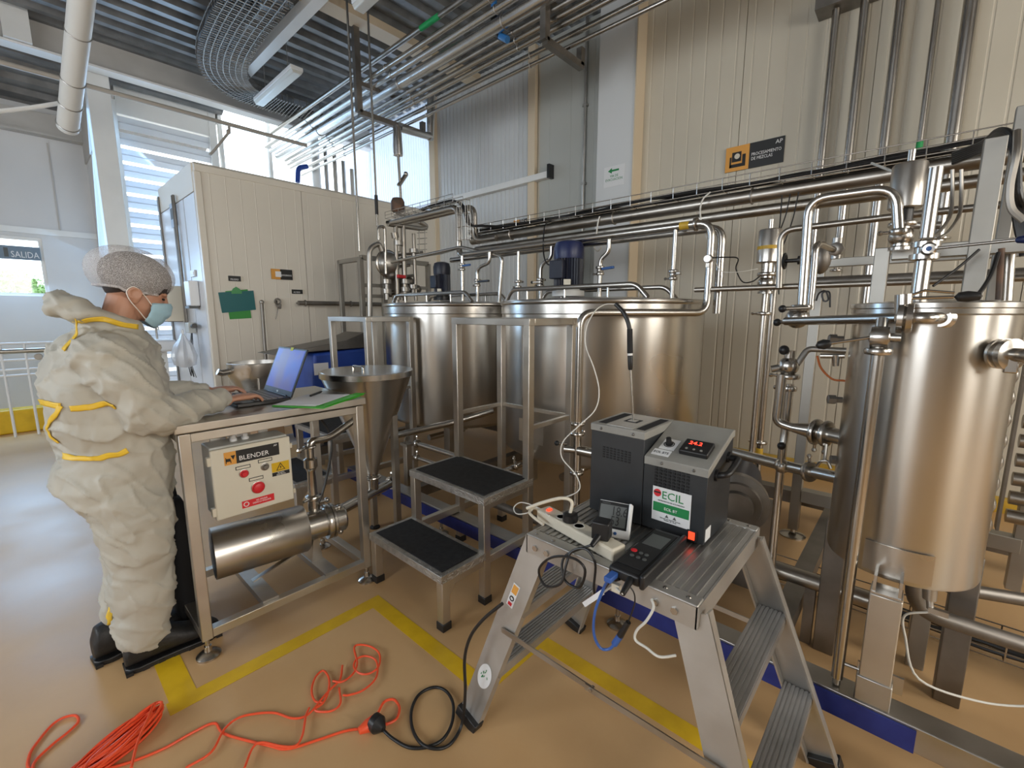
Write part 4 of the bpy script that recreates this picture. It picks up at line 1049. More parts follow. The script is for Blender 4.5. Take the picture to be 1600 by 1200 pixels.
def tape(pts, w=.022, k=7):
    """seam tape laid on the coverall: centre line snapped to the cloth, edges snapped either side"""
    ps_ = spline(pts, k); cl, nn_ = [], []
    for q in ps_:
        loc, nor, _, _ = _bvh.find_nearest(q); cl.append(loc); nn_.append(nor)
    for _ in range(3):
        cl = [cl[0]]+[(cl[i-1]+cl[i]*2+cl[i+1])/4 for i in range(1, len(cl)-1)]+[cl[-1]]
        nn_ = [nn_[0]]+[(nn_[i-1]+nn_[i]*2+nn_[i+1]).normalized() for i in range(1, len(nn_)-1)]+[nn_[-1]]
    rows = []; n = len(cl)
    for i in range(n):
        t = (cl[min(i+1, n-1)]-cl[max(i-1, 0)]).normalized(); s = t.cross(nn_[i]).normalized()
        row = []
        for f in (-.5, -.2, .2, .5):
            q = cl[i]+s*(w*f); loc, nor, _, _ = _bvh.find_nearest(q); row.append(loc*.6+q*.4+nn_[i]*.0045)
        rows.append(row)
    vs_ = [q for r in rows for q in r]
    mb = MB().raw(vs_, [(4*i+j, 4*i+j+1, 4*i+j+5, 4*i+j+4) for i in range(n-1) for j in range(3)])
    o = add('seam_tape', mb, M['tape'], cov, angle=180)
    so = o.modifiers.new('thick', 'SOLIDIFY'); so.thickness = .003; so.offset = 0
    return o
yb = 2.22
tape([P(97, 711, y=2.36), P(115, 716, y=2.28), P(150, 717, y=yb), P(180, 711, y=yb), P(200, 703, y=yb)])
tape([P(62, 628, y=2.40), P(80, 631, y=2.30), P(97, 634, y=2.25)])
tape([P(106, 641, y=yb), P(135, 637, y=2.20), P(165, 632, y=2.19), P(190, 627, y=2.18)])
tape([P(97, 634, y=2.25), P(86, 648, y=2.26), P(75, 660, y=2.32), P(76, 675, y=2.34), P(92, 692, y=2.34)], .018)
tape([P(112, 503, y=2.30), P(98, 520, y=2.28), P(87, 545, y=2.28)], .020)
tape([P(122, 486, y=2.35), P(150, 496, y=2.30), P(180, 503, y=2.30), P(208, 511, y=2.34)], .020)
tape([P(175, 940, y=2.44), P(172, 955, y=2.44), P(166, 985, y=2.44)], .022)
# ---- boots
def boot(x, y, rot, label=None):
    c, s = math.cos(rot), math.sin(rot)
    tf = lambda p: V((x + (p.x*c - p.y*s)*1.12, y + (p.x*s + p.y*c)*1.12, p.z*1.1))
    up = MB()
    st = [(-.128, .034, .10, 0), (-.112, .047, .150, 0), (-.06, .053, .165, 0), (-.01, .052, .150, 0), (.04, .052, .112, 0), (.09, .056, .088, 0), (.135, .054, .078, 0), (.165, .044, .066, 0), (.182, .024, .05, 0)]
    rings = []
    for xx, hw, zt_, _ in st:
        ring = []
        for i in range(18):
            t = 2*PI*i/18; cc, ss = math.cos(t), math.sin(t)
            ring.append(tf(V((xx, hw*math.copysign(abs(cc)**.8, cc), .024 + (zt_-.024)*(.5+.5*ss)))))
        rings.append(ring)
    loft(up, rings)
    o = bake(remesh(add('boot', up, M['boot'], pe, angle=70, label=label), .007, 6))
    so = MB(); pl = []
    outl = [(-.130, .020), (-.118, .036), (-.09, .045), (-.03, .043), (.04, .046), (.10, .054), (.14, .050), (.168, .036), (.182, .014)]
    pl = [tf(V((a, b, .0))) for a, b in outl] + [tf(V((a, -b, .0))) for a, b in reversed(outl)]
    so.prism(pl, (0, 0, .024))
    add('sole', so, M['black'], o, bevel=.004)
    for k in range(7):
        xx = -.12+.048*k
        add('lug', MB().box(tf(V((xx, 0, .007))), (.024, .116 if k > 3 else .102, .014), Matrix.Rotation(rot, 3, 'Z')), M['black'], o)
    return o
boot(.290, 2.345, .0); boot(.205, 2.515, .10)
# black bag on the floor beside the leg
bg_ = MB(); loft(bg_, [hring(.425, 2.56, z, a, b, p=3.2) for z, a, b in ((.002, .05, .09), (.02, .062, .10), (.2, .065, .105), (.42, .055, .10), (.56, .040, .085), (.63, .016, .05))])
bag = thing('bag', 'black soft bag standing on the floor between worker and table leg', 'bag', (.425, 2.56, 0))
add('bag_body', bg_, M['bag'], bag, angle=80)
add('bag_strap', MB().tube(spline([(.41, 2.53, .60), (.40, 2.52, .68), (.42, 2.58, .69), (.43, 2.59, .60)], 5), .008, n=8), M['bag'], bag)

# ================================================================== laptop, papers on the table
TT = 1.055
lp = thing('laptop', 'open dark grey laptop with blue desktop, facing the worker', 'laptop', (.79, 2.55, TT))
add('base', MB().bb(.665, .915, 2.365, 2.735, TT+.001, TT+.020), M['black'], lp, bevel=.004)
add('keyboard', MB().bb(.745, .885, 2.385, 2.715, TT+.020, TT+.0206), M['blackm'], lp)
kb = MB()
for r in range(5):
    for c in range(14): kb.bb(.752+.027*r, .774+.027*r, 2.388+.0234*c, 2.408+.0234*c, TT+.0206, TT+.0228)
add('keys', kb, M['darksteel'], lp, kind='stuff')
add('touchpad', MB().bb(.675, .738, 2.50, 2.60, TT+.020, TT+.0205), M['bath'], lp)
la = math.radians(23); LU = V((math.sin(la), 0, math.cos(la))); LN = V((-math.cos(la), 0, math.sin(la))); L0 = V((.910, 0, TT+.018))
def lc_(nm, a0, a1, b0, b1, h0, h1, m, parent, **k):
    g_ = lambda y, b: L0 + V((0, y, 0)) + LU*b + LN*h0
    return add(nm, MB().prism([g_(a0, b0), g_(a1, b0), g_(a1, b1), g_(a0, b1)], LN*(h1-h0)), m, parent, **k)
lid = lc_('screen_lid', 2.36, 2.74, .0, .262, -.008, 0, M['bath'], lp, bevel=.003)
def screen_mat():
    m = bpy.data.materials.new('laptop_desktop'); m.use_nodes = True; nt = m.node_tree; N, L = nt.nodes, nt.links; b = N['Principled BSDF']
    tc = N.new('ShaderNodeTexCoord'); nz = N.new('ShaderNodeTexNoise'); nz.inputs['Scale'].default_value = 6; nz.inputs['Detail'].default_value = 1.0; nz.inputs['Distortion'].default_value = .6
    L.new(tc.outputs['Object'], nz.inputs['Vector'])
    cr = N.new('ShaderNodeValToRGB'); e = cr.color_ramp.elements
    e[0].position = .38; e[0].color = (.015, .035, .30, 1); e[1].position = .62; e[1].color = (.085, .06, .16, 1)
    k = e.new(.5); k.color = (.05, .045, .26, 1)
    L.new(nz.outputs['Fac'], cr.inputs['Fac']); L.new(cr.outputs['Color'], b.inputs['Base Color'])
    L.new(cr.outputs['Color'], b.inputs['Emission Color']); b.inputs['Emission Strength'].default_value = .5; b.inputs['Roughness'].default_value = .35
    return m
M['screen'] = screen_mat()
lc_('screen', 2.374, 2.726, .030, .252, 0, .0008, M['screen'], lid)
lc_('note', 2.53, 2.565, .245, .264, .0008, .0016, mat('yellow_green_note', (.62, .66, .08), .6), lid)
lc_('badge', 2.54, 2.56, .010, .020, 0, .0006, M['dull'], lid)
add('hinge', MB().cyl((.912, 2.42, TT+.020), (.912, 2.68, TT+.020), .006, n=10), M['black'], lp)

fo = thing('green_folder', 'bright green folder overhanging the table edge under white sheets', 'folder', (1.05, 2.27, TT))
fz = TT+.002
add('cover', MB().prism([(.79, 2.285, fz), (.93, 2.045, fz), (1.255, 2.245, fz), (1.02, 2.46, fz)], (0, 0, .003)), M['greenfolder'], fo)
add('top_cover', MB().prism([(.95, 2.065, fz+.005), (1.27, 2.255, fz+.005), (1.23, 2.29, fz+.006), (.97, 2.12, fz+.006)], (0, 0, .002)), M['greenfolder'], fo)
for k, (ox, oy) in enumerate(((0, 0), (.012, -.008))):
    solo('paper_sheet', MB().prism([(.80+ox, 2.29+oy, fz+.0045+.003*k), (.925+ox, 2.115+oy, fz+.0045+.003*k), (1.17+ox, 2.275+oy, fz+.0045+.003*k), (1.02+ox, 2.45+oy, fz+.0045+.003*k)], (0, 0, .0015)), M['paper'],
         ('lower' if k == 0 else 'upper')+' white paper sheet lying on the green folder', 'paper')
solo('pen', MB().cyl((1.00, 2.335, TT+.020), (1.09, 2.41, TT+.020), .006, n=10).cyl((1.09, 2.41, TT+.020), (1.10, 2.418, TT+.020), .006, .003, n=10), M['black'], 'black marker pen lying above the paper sheets beside the laptop', 'pen')
# ================================================================== process piping
def clamp(parent, p, ax, r, nut=(0, 0, 1), m='tube', name='clamp'):
    p, ax = V(p), V(ax).normalized(); n_ = V(nut); n_ = (n_-ax*n_.dot(ax)).normalized()
    mb = MB().lathe([(r*1.0, -.012), (r*1.55, -.009), (r*1.65, -.004), (r*1.65, .004), (r*1.55, .009), (r*1.0, .012)], p, ax, n=20)
    mb.cyl(p+n_*r*1.5, p+n_*(r*1.5+.022), .006, n=8).ball(p+n_*(r*1.5+.026), .010, n=8)
    return add(name, mb, M[m], parent)
def lever(parent, p, d, L=.10, knob='black', r=.005, kr=.013, oval=1.0, m='tube'):
    p, d = V(p), V(d).normalized()
    h = add('lever', MB().cyl(p, p+d*L, r, n=10), M[m], parent)
    add('knob', MB().ball(p+d*(L+kr*.6), kr, (1, 1, 1), n=12) if oval == 1 else MB().lathe([(0, -kr*oval), (kr*.7, -kr*oval*.7), (kr, 0), (kr*.7, kr*oval*.7), (0, kr*oval)], p+d*(L+kr), d, n=14), M[knob], h)
    return h
def run(label, pts, r, m='tube', cat='pipe', fillet=.06, group=None, cl=(), name='process_pipe', n=14):
    """one pipe run; cl: list of (point, axis) clamps"""
    t = thing(name, label, cat, pts[0], group)
    add('tube', MB().tube(pts, r, n=n, fillet=fillet), M[m], t)
    for c in cl: clamp(t, c[0], c[1], r, c[2] if len(c) > 2 else (0, 0, 1))
    return t
XA, YA, ZA = (1, 0, 0), (0, 1, 0), (0, 0, 1)
def down(p, z): return V((p.x, p.y, z))

# ---- five vertical pipes on the right wall
wp = [((1307, 15), 1.95, .030, 'tube', None), ((1352, 4), 1.98, .032, 'tube', None), ((1408, 4), 1.55, .034, 'tube', None), ((1466, 4), 2.72, .020, 'tube', 'green'), ((1518, 4), 2.05, .045, 'tube', None)]
ords = ['leftmost', 'second', 'third', 'fourth, green-banded', 'rightmost, thickest']
for k, (q, zb, r, m, band) in enumerate(wp):
    a = P(*q, x=4.86); t = thing('wall_pipe', ords[k]+' of the five vertical steel pipes on the right wall', 'pipe', (a.x, a.y, zb), group='vertical pipes on the right wall')
    top = DK if k else a.z
    add('tube', MB().cyl((a.x, a.y, zb), (a.x, a.y, top), r, n=18), M['tube'], t)
    for zz in (4.1,):
        if zz > zb: add('wall_clip', MB().lathe([(r*1.12, -.012), (r*1.12, .012)], (a.x, a.y, zz), n=18).bb(a.x, 4.985, a.y-.01, a.y+.01, zz-.01, zz+.01), M['dull'], t)
    if band: add('green_band', MB().cyl((a.x, a.y, zb), (a.x, a.y, zb+.09), r*1.08, n=18), M['green'], t)
    if k == 1:
        add('reducer', MB().cyl((a.x, a.y, zb), (a.x, a.y, zb-.10), r, r*.6, n=18), M['tube'], t); clamp(t, (a.x, a.y, zb-.11), ZA, r*.9, XA)
    if k in (2, 4): clamp(t, (a.x, a.y, zb+.02), ZA, r, (0, 1, 0))
a = P(1307, 12, x=4.86)
solo('pipe_bracket', MB().bb(4.78, 4.98, a.y-.32, a.y+.14, a.z, a.z+.09), M['darksteel'], 'dark steel bracket at the head of the leftmost wall pipe', 'bracket')

# ---- twin header pipes with cable basket along the wall side
HX = 3.3
h0, h1 = P(812, 366, x=HX), P(1560, 232, x=HX)
hz_ = P(1200, 303, x=HX).z
yh = P(738, 378, x=HX).y
hd0, hd1 = V((HX, yh, hz_)), V((HX, -.40, hz_))
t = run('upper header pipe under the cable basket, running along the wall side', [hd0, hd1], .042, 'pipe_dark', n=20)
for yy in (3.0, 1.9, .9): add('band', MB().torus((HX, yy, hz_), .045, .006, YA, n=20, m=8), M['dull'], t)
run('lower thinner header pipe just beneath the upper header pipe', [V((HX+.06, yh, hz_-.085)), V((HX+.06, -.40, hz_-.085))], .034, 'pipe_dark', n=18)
def basket(label, p0, p1, w, h, step, side, r=.0032, parent=None):
    """wire mesh cable basket: longitudinal wires and U cross wires as one wire part each"""
    p0, p1 = V(p0), V(p1); d = (p1-p0); L = d.length; d.normalize(); s = V(side).normalized(); u = d.cross(s)
    if u.z < 0: u = -u
    t = parent or thing('cable_basket', label, 'cable tray', p0)
    for a, b in ((0, h), (0, h/2), (0, 0), (w/2, 0), (w, 0), (w, h/2), (w, h)):
        add('long_wire', MB().cyl(p0+s*a+u*b, p1+s*a+u*b, r, n=6, caps=False), M['tube'], t)
    n = int(L/step)
    cm = mesh_of(MB().tube([u*h, V((0, 0, 0)), s*w, s*w+u*h], r, n=6), 'cross_wire'); cm.materials.append(M['tube'])
    for k in range(n+1):
        o = bpy.data.objects.new('cross_wire', cm); ORIG[o.name] = V((0,0,0)); link(o, t)
        o.location = p0+d*(L*k/n)
    return t
bz_ = hz_+.055
bs = basket('long wire cable basket above the header pipes on the right', (HX-.06, yh, bz_), (HX-.06, -.42, bz_), .14, .075, .16, (1, 0, 0))
rnd = random.Random(5)
def cable(label, pts, r=.006, m='black', name='cable', cat='cable', group=None, k=6): return solo(name, MB().tube(spline(pts, k), r, n=8), M[m], label, cat, group)
for i in range(7):
    pts = []
    for q in range(12):
        yy = yh-(yh+.45)*q/11
        sag = .03*math.sin(q*1.3+i)+rnd.uniform(-.01, .01)
        pts.append((HX-.045+.018*i+rnd.uniform(-.008, .008), yy, bz_+.016+.006*(i % 3)+max(-.01, sag*.5)))
    cable('black power cable lying in the long wire basket', pts, .0085, group='black cables in the long basket', name='basket_cable')

# ---- pipe with swan neck and the neighbouring frame, right of centre
QX = 2.25
p_ = lambda px, py, x=QX: P(px, py, x=x)
t = run('thick swan-neck pipe rising from the two-knob valve', [p_(1252, 487), p_(1264, 312), p_(1400, 293), p_(1404, 366)], .0175, fillet=.07, n=18)
clamp(t, p_(1252, 482), ZA, .0175, (0, 1, 0)); clamp(t, p_(1404, 362), ZA, .0175, YA)
t = run('second pipe standing close behind the swan-neck pipe', [p_(1266, 484, 2.3), p_(1275, 378, 2.3), p_(1306, 392, 2.5)], .014, fillet=.05)
add('union', MB().lathe([(.022, -.03), (.03, -.025), (.03, .025), (.022, .03)], p_(1307, 390, 2.5), XA, n=8).lathe([(.02, -.04), (.02, .05)], p_(1307, 390, 2.5), ZA, n=12), M['dull'], t)

def actuator(label, p, s, band=False, black=True):
    """pneumatic valve: cylinder head on a yoke above a valve body"""
    t = thing('pneumatic_valve', label, 'valve', p)
    p = V(p)
    add('cylinder', MB().lathe([(.048*s, .10*s), (.053*s, .105*s), (.053*s, .255*s), (.048*s, .262*s), (.012*s, .264*s)], p, n=28), M['steel'], t)
    add('stem', MB().cyl(p+V((0, 0, .26*s)), p+V((0, 0, .31*s)), .012*s, n=12), M['tube'], t)
    add('yoke', MB().lathe([(.028*s, .04*s), (.028*s, .10*s)], p, n=20), M['black'] if black else M['steel'], t)
    add('valve_body', MB().ball(p, .040*s, n=18).lathe([(.036*s, -.05*s), (.036*s, -.04*s), (.028*s, -.035*s), (.028*s, .05*s)], p, n=20), M['tube'], t)
    add('flange', MB().lathe([(.042*s, .036*s), (.045*s, .04*s), (.045*s, .05*s), (.042*s, .054*s)], p, n=22), M['tube'], t)
    if band: add('label_band', MB().lathe([(.0535*s, .165*s), (.0535*s, .182*s)], p, n=28), M['yellow_dull'], t)
    return t
v1 = actuator('large pneumatic cylinder valve beside the swan-neck pipe bend', p_(1408, 370, 2.36), 1.02)
v2 = actuator('smaller pneumatic cylinder valve with yellow label on the double standpipes', P(1197, 443, x=3.15), 1.22, True, False)
t = run('horizontal pipe feeding the large pneumatic valve', [p_(1420, 352, 2.36), p_(1452, 352, 2.36), p_(1470, 352, 2.36)], .014, 'dull')
# tall pipe with butterfly valve and blue knob
t = run('tall pipe with butterfly valve and blue-knobbed lever', [p_(1463, 262, 2.2), p_(1447, 372, 2.2)], .0205, n=18)
c_ = p_(1445, 392, 2.2)
add('valve_disc', MB().lathe([(.03, -.035), (.042, -.03), (.042, -.012), (.030, -.010), (.030, .010), (.042, .012), (.042, .03), (.03, .035)], c_, ZA, n=24), M['tube'], t)
add('hub', MB().lathe([(.022, 0), (.022, .03), (.016, .036), (0, .037)], c_+V((-.03, -.01, .0)), (-1, 0, 0), n=18), M['tube'], t)
add('hub_cap', MB().lathe([(.008, .036), (.008, .040), (0, .041)], c_+V((-.03, -.01, .0)), (-1, 0, 0), n=12), M['handle_blue'], t)
lever(t, c_+V((-.055, -.02, 0)), p_(1540, 380, 2.12)-c_-V((-.055, -.02, 0)), .20, 'motor_blue', .005, .014, 2.0)
add('lower_tube', MB().cyl(c_+V((0, 0, -.03)), c_+V((0, 0, -.20)), .024, n=18), M['tube'], t)

# ---- square tube frame behind the narrow tank
fr = thing('support_frame', 'square tube steel frame standing behind the narrow tank', 'frame', (2.4, -.1, 0))
def fpost(a, b, w=.05): return add('frame_bar', MB().bar(a, b, w), M['frame_dark'], fr, bevel=.003)
FX = 2.45
a = p_(1556, 217, FX); fpost((a.x, a.y, 0), a, .060)
b = p_(1380, 388, FX); fpost((b.x, b.y, .5), b, .05)
fpost((b.x, b.y-.03, b.z-.025), (b.x, -.85, b.z-.025), .052)
rp = V((3.42, .51, 0)); rz = P(1287, 404, x=3.42).z
fpost((3.42, .51, .05), (3.42, .51, rz), .058); fpost((3.42, .48, rz-.03), (3.42, -.6, rz-.03), .05)
fpost((3.42, -.5, .05), (3.42, -.5, rz+.6), .058)
foot(fr, 3.42, .51, .06, .08)
fpost((3.42, .48, .30), (3.42, -.5, .30), .08)
a2 = p_(1590, 225, 2.75); fpost((a2.x, a2.y, 1.2), (a2.x, a2.y, 2.3), .04)
# dark horizontals
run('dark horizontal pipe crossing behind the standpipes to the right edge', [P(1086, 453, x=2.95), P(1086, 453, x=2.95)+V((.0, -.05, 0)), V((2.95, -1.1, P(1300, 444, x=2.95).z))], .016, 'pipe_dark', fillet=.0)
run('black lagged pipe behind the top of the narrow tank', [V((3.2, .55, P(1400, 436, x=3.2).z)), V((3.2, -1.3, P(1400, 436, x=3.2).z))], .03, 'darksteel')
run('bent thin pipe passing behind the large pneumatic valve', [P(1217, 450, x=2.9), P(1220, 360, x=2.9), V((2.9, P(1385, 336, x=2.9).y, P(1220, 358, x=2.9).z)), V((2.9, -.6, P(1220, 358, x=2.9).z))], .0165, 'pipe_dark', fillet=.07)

# ---- double standpipes below the small pneumatic valve
t = run('left standpipe of the pair below the small pneumatic valve', [P(1197, 452, x=3.15), down(P(1197, 452, x=3.15), .55), down(P(1197, 452, x=3.15), .42)+V((-.25, .05, 0)), down(P(1197, 452, x=3.15), .1)+V((-.25, .05, 0))], .019, fillet=.08)
clamp(t, down(P(1197, 452, x=3.15), 1.50), ZA, .026, YA)
t = run('right standpipe of the pair below the small pneumatic valve', [P(1216, 372, x=3.3), down(P(1216, 372, x=3.3), .02)], .020)
clamp(t, down(P(1216, 372, x=3.3), .64), ZA, .026, YA)
add('yellow_tag', MB().cyl(down(P(1216, 372, x=3.3), .52), down(P(1216, 372, x=3.3), .60), .022, n=14), M['yellow_dull'], t)

# hand wheel valve
hw = thing('handwheel_valve', 'black handwheel valve behind the swan-neck pipe', 'valve', P(1226, 408, x=2.75))
c_ = P(1226, 408, x=2.75)
add('wheel', MB().torus(c_, .036, .007, YA, n=24, m=8), M['black'], hw)
sp_ = MB()
for k in range(5):
    a = 2*PI*k/5; sp_.cyl(c_, c_+V((.036*math.cos(a), 0, .036*math.sin(a))), .005, n=6)
add('spokes', sp_, M['black'], hw)
add('stem', MB().cyl(c_, c_+V((0, -.12, 0)), .010, n=10).cyl(c_+V((0, -.06, 0)), c_+V((0, -.12, 0)), .022, n=12), M['black'], hw)
add('valve_body', MB().ball(c_+V((0, -.16, 0)), .055, (1, .8, 1.4), n=16), M['darksteel'], hw)

# ---- two-knob valve at the head of the narrow tank, its horizontal pipe and lever valve
t = thing('two_knob_valve', 'polished double valve with two black knobs left of the narrow tank', 'valve', p_(1246, 497))
c_ = p_(1246, 497)
add('valve_body', MB().ball(c_, .046, (1, 1, .95), n=20), M['tube'], t)
clamp(t, p_(1252, 480), ZA, .024, XA)
q = p_(1262, 481, 2.22); lever(t, q, p_(1212, 483, 2.16)-q, .085, 'black', .009, .016)
q = p_(1246, 503, 2.2); lever(t, q, p_(1205, 504, 2.14)-q, .070, 'black', .008, .016)
HPX = 1.98
ta, tb = p_(1228, 502, 2.14), p_(1404, 497, 1.84)
t = run('polished horizontal pipe from the two-knob valve to the tank shoulder', [ta, tb], .0165, n=18)
ce = p_(1414, 497, 1.84)
add('clamp_disc', MB().lathe([(.025, -.020), (.045, -.018), (.047, -.004), (.040, 0), (.047, .004), (.045, .018), (.025, .020)], ce, YA, n=28), M['tube'], t)
te = p_(1470, 497, 1.88)
add('elbow', MB().tube([ce, p_(1450, 497, 1.82), te], .018, n=16, fillet=.04), M['tube'], t)
add('collar', MB().lathe([(.034, -.012), (.036, 0), (.026, .008)], te, (-1, .15, 0), n=20), M['tube'], t)
lv_ = thing('lever_valve', 'lever valve with black grip on the rim of the narrow tank', 'valve', p_(1412, 478, 1.84))
add('valve_body', MB().cyl(p_(1411, 492, 1.84), p_(1412, 460, 1.84), .022, n=18), M['tube'], lv_)
q0, q1 = p_(1424, 466, 1.84), p_(1490, 464, 1.86)
add('lever', MB().tube([q0, q1], .005, n=8).tube([q0+V((0, 0, .01)), q0.lerp(q1, .3)+V((0, 0, .022)), q1+V((0, 0, .012))], .004, n=8), M['tube'], lv_)
add('grip', MB().lathe([(0, 0), (.013, .01), (.016, .03), (.012, .055), (0, .062)], q1, (q1-q0).normalized(), n=14), M['black'], lv_)
# drop pipe with lever valve and long leg to the skid
dp = p_(1377, 510, 1.80); db = V((dp.x-.0, dp.y, .24))
t = run('long straight drain pipe running down the front of the narrow tank', [dp+V((0, 0, -.02)), db], .0175, n=18)
clamp(t, V((dp.x, dp.y, p_(1373, 549, 1.80).z)), ZA, .022, XA)
vb = V((dp.x, dp.y, p_(1374, 527, 1.80).z))
add('valve_body', MB().ball(vb, .030, n=16).lathe([(.032, -.022), (.034, -.012), (.034, .012), (.032, .022)], vb, YA, n=20).cyl(vb+V((-.0, -.02, 0)), vb+V((0, -.05, 0)), .014, n=12), M['tube'], t)
lever(t, vb+V((-.02, .02, 0)), p_(1308, 535, 1.76)-vb-V((-.02, .02, 0)), .105, 'black', .005, .017, 1.35)
add('tee', MB().cyl(dp+V((0, 0, -.03)), V((dp.x+.02, dp.y, ta.lerp(tb, .85).z)), .016, n=14), M['tube'], t)
add('bracket', MB().bb(dp.x, dp.x+.01, dp.y-.17, dp.y-.05, .27, .33).cyl((dp.x, dp.y, .30), (dp.x+.005, dp.y-.06, .30), .006, n=8), M['tube'], t)
add('end_pin', MB().cyl(db, (db.x, db.y, .215), .012, n=12), M['dull'], t)

# ---- lower-left valve tree of the narrow tank
t = thing('valve_tree', 'cross-shaped valve with black knob and bent pipe to the tank', 'valve', p_(1230, 570, 2.15))
c_ = p_(1232, 572, 2.15)
add('valve_body', MB().ball(c_, .040, n=20).cyl(c_, c_+V((0, 0, .065)), .020, n=16), M['tube'], t)
add('knob', MB().ball(p_(1225, 547, 2.11), .020, n=12), M['black'], t)
add('arm', MB().tube([c_+V((0, -.03, .01)), p_(1262, 545, 2.18), p_(1322, 548, 2.2)], .012, fillet=.02), M['dull'], t)
add('side_port', MB().cyl(p_(1205, 577, 2.13), c_, .016, n=12), M['dull'], t)
clamp(t, p_(1232, 588, 2.15), ZA, .026, YA)
e0 = p_(1222, 585, 2.12); e1 = p_(1213, 655, 2.12); e2 = p_(1238, 668, 2.12); e3 = p_(1268, 673, 2.12); e4 = p_(1318, 684, 2.08)
add('bent_pipe', MB().tube([e0, p_(1213, 660, 2.12), e2], .0185, n=18, fillet=.06), M['tube'], t)
add('reducer', MB().cyl(e2, e3, .0185, .032, n=20), M['tube'], t)
add('stub', MB().cyl(e3, e4, .030, n=20), M['tube'], t)
for q in (p_(1275, 675, 2.11), p_(1291, 678, 2.1)): clamp(t, q, e4-e3, .032, (0, 0, -1))
add('t_handle', MB().cyl(p_(1291, 694, 2.08), p_(1288, 722, 2.06), .006, n=8).tube([p_(1276, 728, 2.06), p_(1283, 720, 2.06), p_(1293, 720, 2.06), p_(1298, 732, 2.06)], .006, n=8, fillet=.015), M['tube'], t)
sp2 = p_(1234, 600, 2.22)
t = run('slim standpipe dropping to the floor below the cross-shaped valve', [sp2, V((sp2.x, sp2.y, .98)), V((sp2.x-.02, sp2.y, .90)), V((sp2.x-.02, sp2.y, .12))], .017, fillet=.04)
clamp(t, V((sp2.x, sp2.y, sp2.z-.02)), ZA, .018, YA)
# lower horizontal pipe with ball lever
t = run('lower horizontal pipe with black ball lever entering the narrow tank', [P(1120, 700, x=2.35), p_(1222, 727, 2.2), p_(1316, 748, 2.06)], .024, fillet=.1, n=18)
clamp(t, p_(1265, 737, 2.13), p_(1316, 748, 2.06)-p_(1222, 727, 2.2), .026)
q = p_(1221, 726, 2.16); lever(t, q, p_(1221, 692, 2.15)-q, .075, 'black', .006, .017)
add('valve_body', MB().ball(p_(1222, 728, 2.18), .032, n=16), M['tube'], t)
for px, py in ((1308, 625), (1312, 720), (1310, 530)):
    solo('tank_fitting', MB().lathe([(.012, 0), (.012, .02), (.018, .022), (.018, .045), (.012, .048)], p_(px+8, py, 2.06), (-.35, .95, 0), n=6), M['darksteel'],
         {625: 'dark hex fitting midway up the left side of the narrow tank', 720: 'dark hex fitting low on the left side of the narrow tank', 530: 'dark hex fitting high on the left side of the narrow tank'}[py], 'fitting')
pg_ = thing('sensor_fitting', 'small chrome sensor fitting with orange hose beside the narrow tank', 'fitting', p_(1306, 565, 2.08))
add('body', MB().cyl(p_(1306, 555, 2.1), p_(1306, 572, 2.1), .014, .010, n=14).cyl(p_(1282, 556, 2.1), p_(1320, 556, 2.1), .010, n=12), M['tube'], pg_)
add('hose', MB().tube(spline([p_(1277, 556, 2.1), p_(1283, 575, 2.1), p_(1300, 592, 2.1), p_(1320, 595, 2.12)], 6), .004, n=8), mat('amber_hose', (.45, .12, .03), .4), pg_)

# ---- right edge: side port, drain bends, tube bank
t = thing('side_port', 'large clamped pipe port on the right side of the narrow tank', 'pipe port', p_(1560, 552, 1.95))
c_ = V((RX-.165, RY-.150, p_(1562, 552, 1.93).z)); ax = V((-.72, -.69, 0)).normalized()
add('flange', MB().lathe([(.038, 0), (.044, .004), (.044, .012), (.036, .016), (.036, .024), (.045, .028), (.045, .042), (.034, .046)], c_, ax, n=28), M['tube'], t)
add('tube', MB().tube([c_+ax*.03, c_+ax*.09, c_+ax*.09+V((.05, -.30, 0))], .020, n=16, fillet=.06), M['tube'], t)
add('latch', MB().box(c_+ax*.04+V((0, 0, -.03)), (.03, .03, .045)), M['tube'], t, bevel=.004)
z_ = .30
run('thick drain pipe bending away below the narrow tank', [V((RX+.03, RY-.06, .61)), V((RX+.03, RY-.06, .42)), V((RX+.15, RY-.50, .36)), V((RX+.2, -1.2, .36))], .028, 'darksteel', fillet=.1, n=18)
run('second drain pipe curving behind the thick drain pipe', [V((RX+.20, RY-.10, .60)), V((RX+.20, RY-.12, .46)), V((RX+.45, -.55, .42)), V((RX+.5, -1.3, .42))], .024, 'darksteel', fillet=.1, n=18)
t = thing('drain_cock', 'short drain cock with thin white lead under the narrow tank', 'drain cock', (1.99, -.10, .55))
add('body', MB().cyl((1.99, -.11, .61), (1.985, -.115, .54), .022, .018, n=16).cyl((1.985, -.115, .545), (1.98, -.12, .51), .010, n=10).box((1.975, -.14, .51), (.018, .05, .018)), M['dull'], t)
add('lead', MB().tube(spline([(1.975, -.12, .50), (1.97, -.06, .46), (1.97, -.07, .38), (1.98, -.12, .24), (2.1, -.28, .17), (2.2, -.42, .17), (2.25, -.52, .22)], 6), .004, n=8), M['cable_white'], t)
tbk = thing('tube_bank', 'stack of horizontal dark heat exchanger tubes behind the narrow tank', 'heat exchanger', (2.9, -.7, .4))
for k in range(11):
    zz = .62+.085*k
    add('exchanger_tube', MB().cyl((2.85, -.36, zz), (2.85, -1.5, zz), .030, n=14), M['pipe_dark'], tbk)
add('end_plate', MB().bb(2.82, 2.88, -.345, -.335, .55, 1.52), M['darksteel'], tbk)
add('corrugated_edge', MB().lathe([(.018+.006*math.sin(k*1.05), .55+.016*k) for k in range(60)], (2.80, -.30, 0), n=14), M['dull'], tbk)

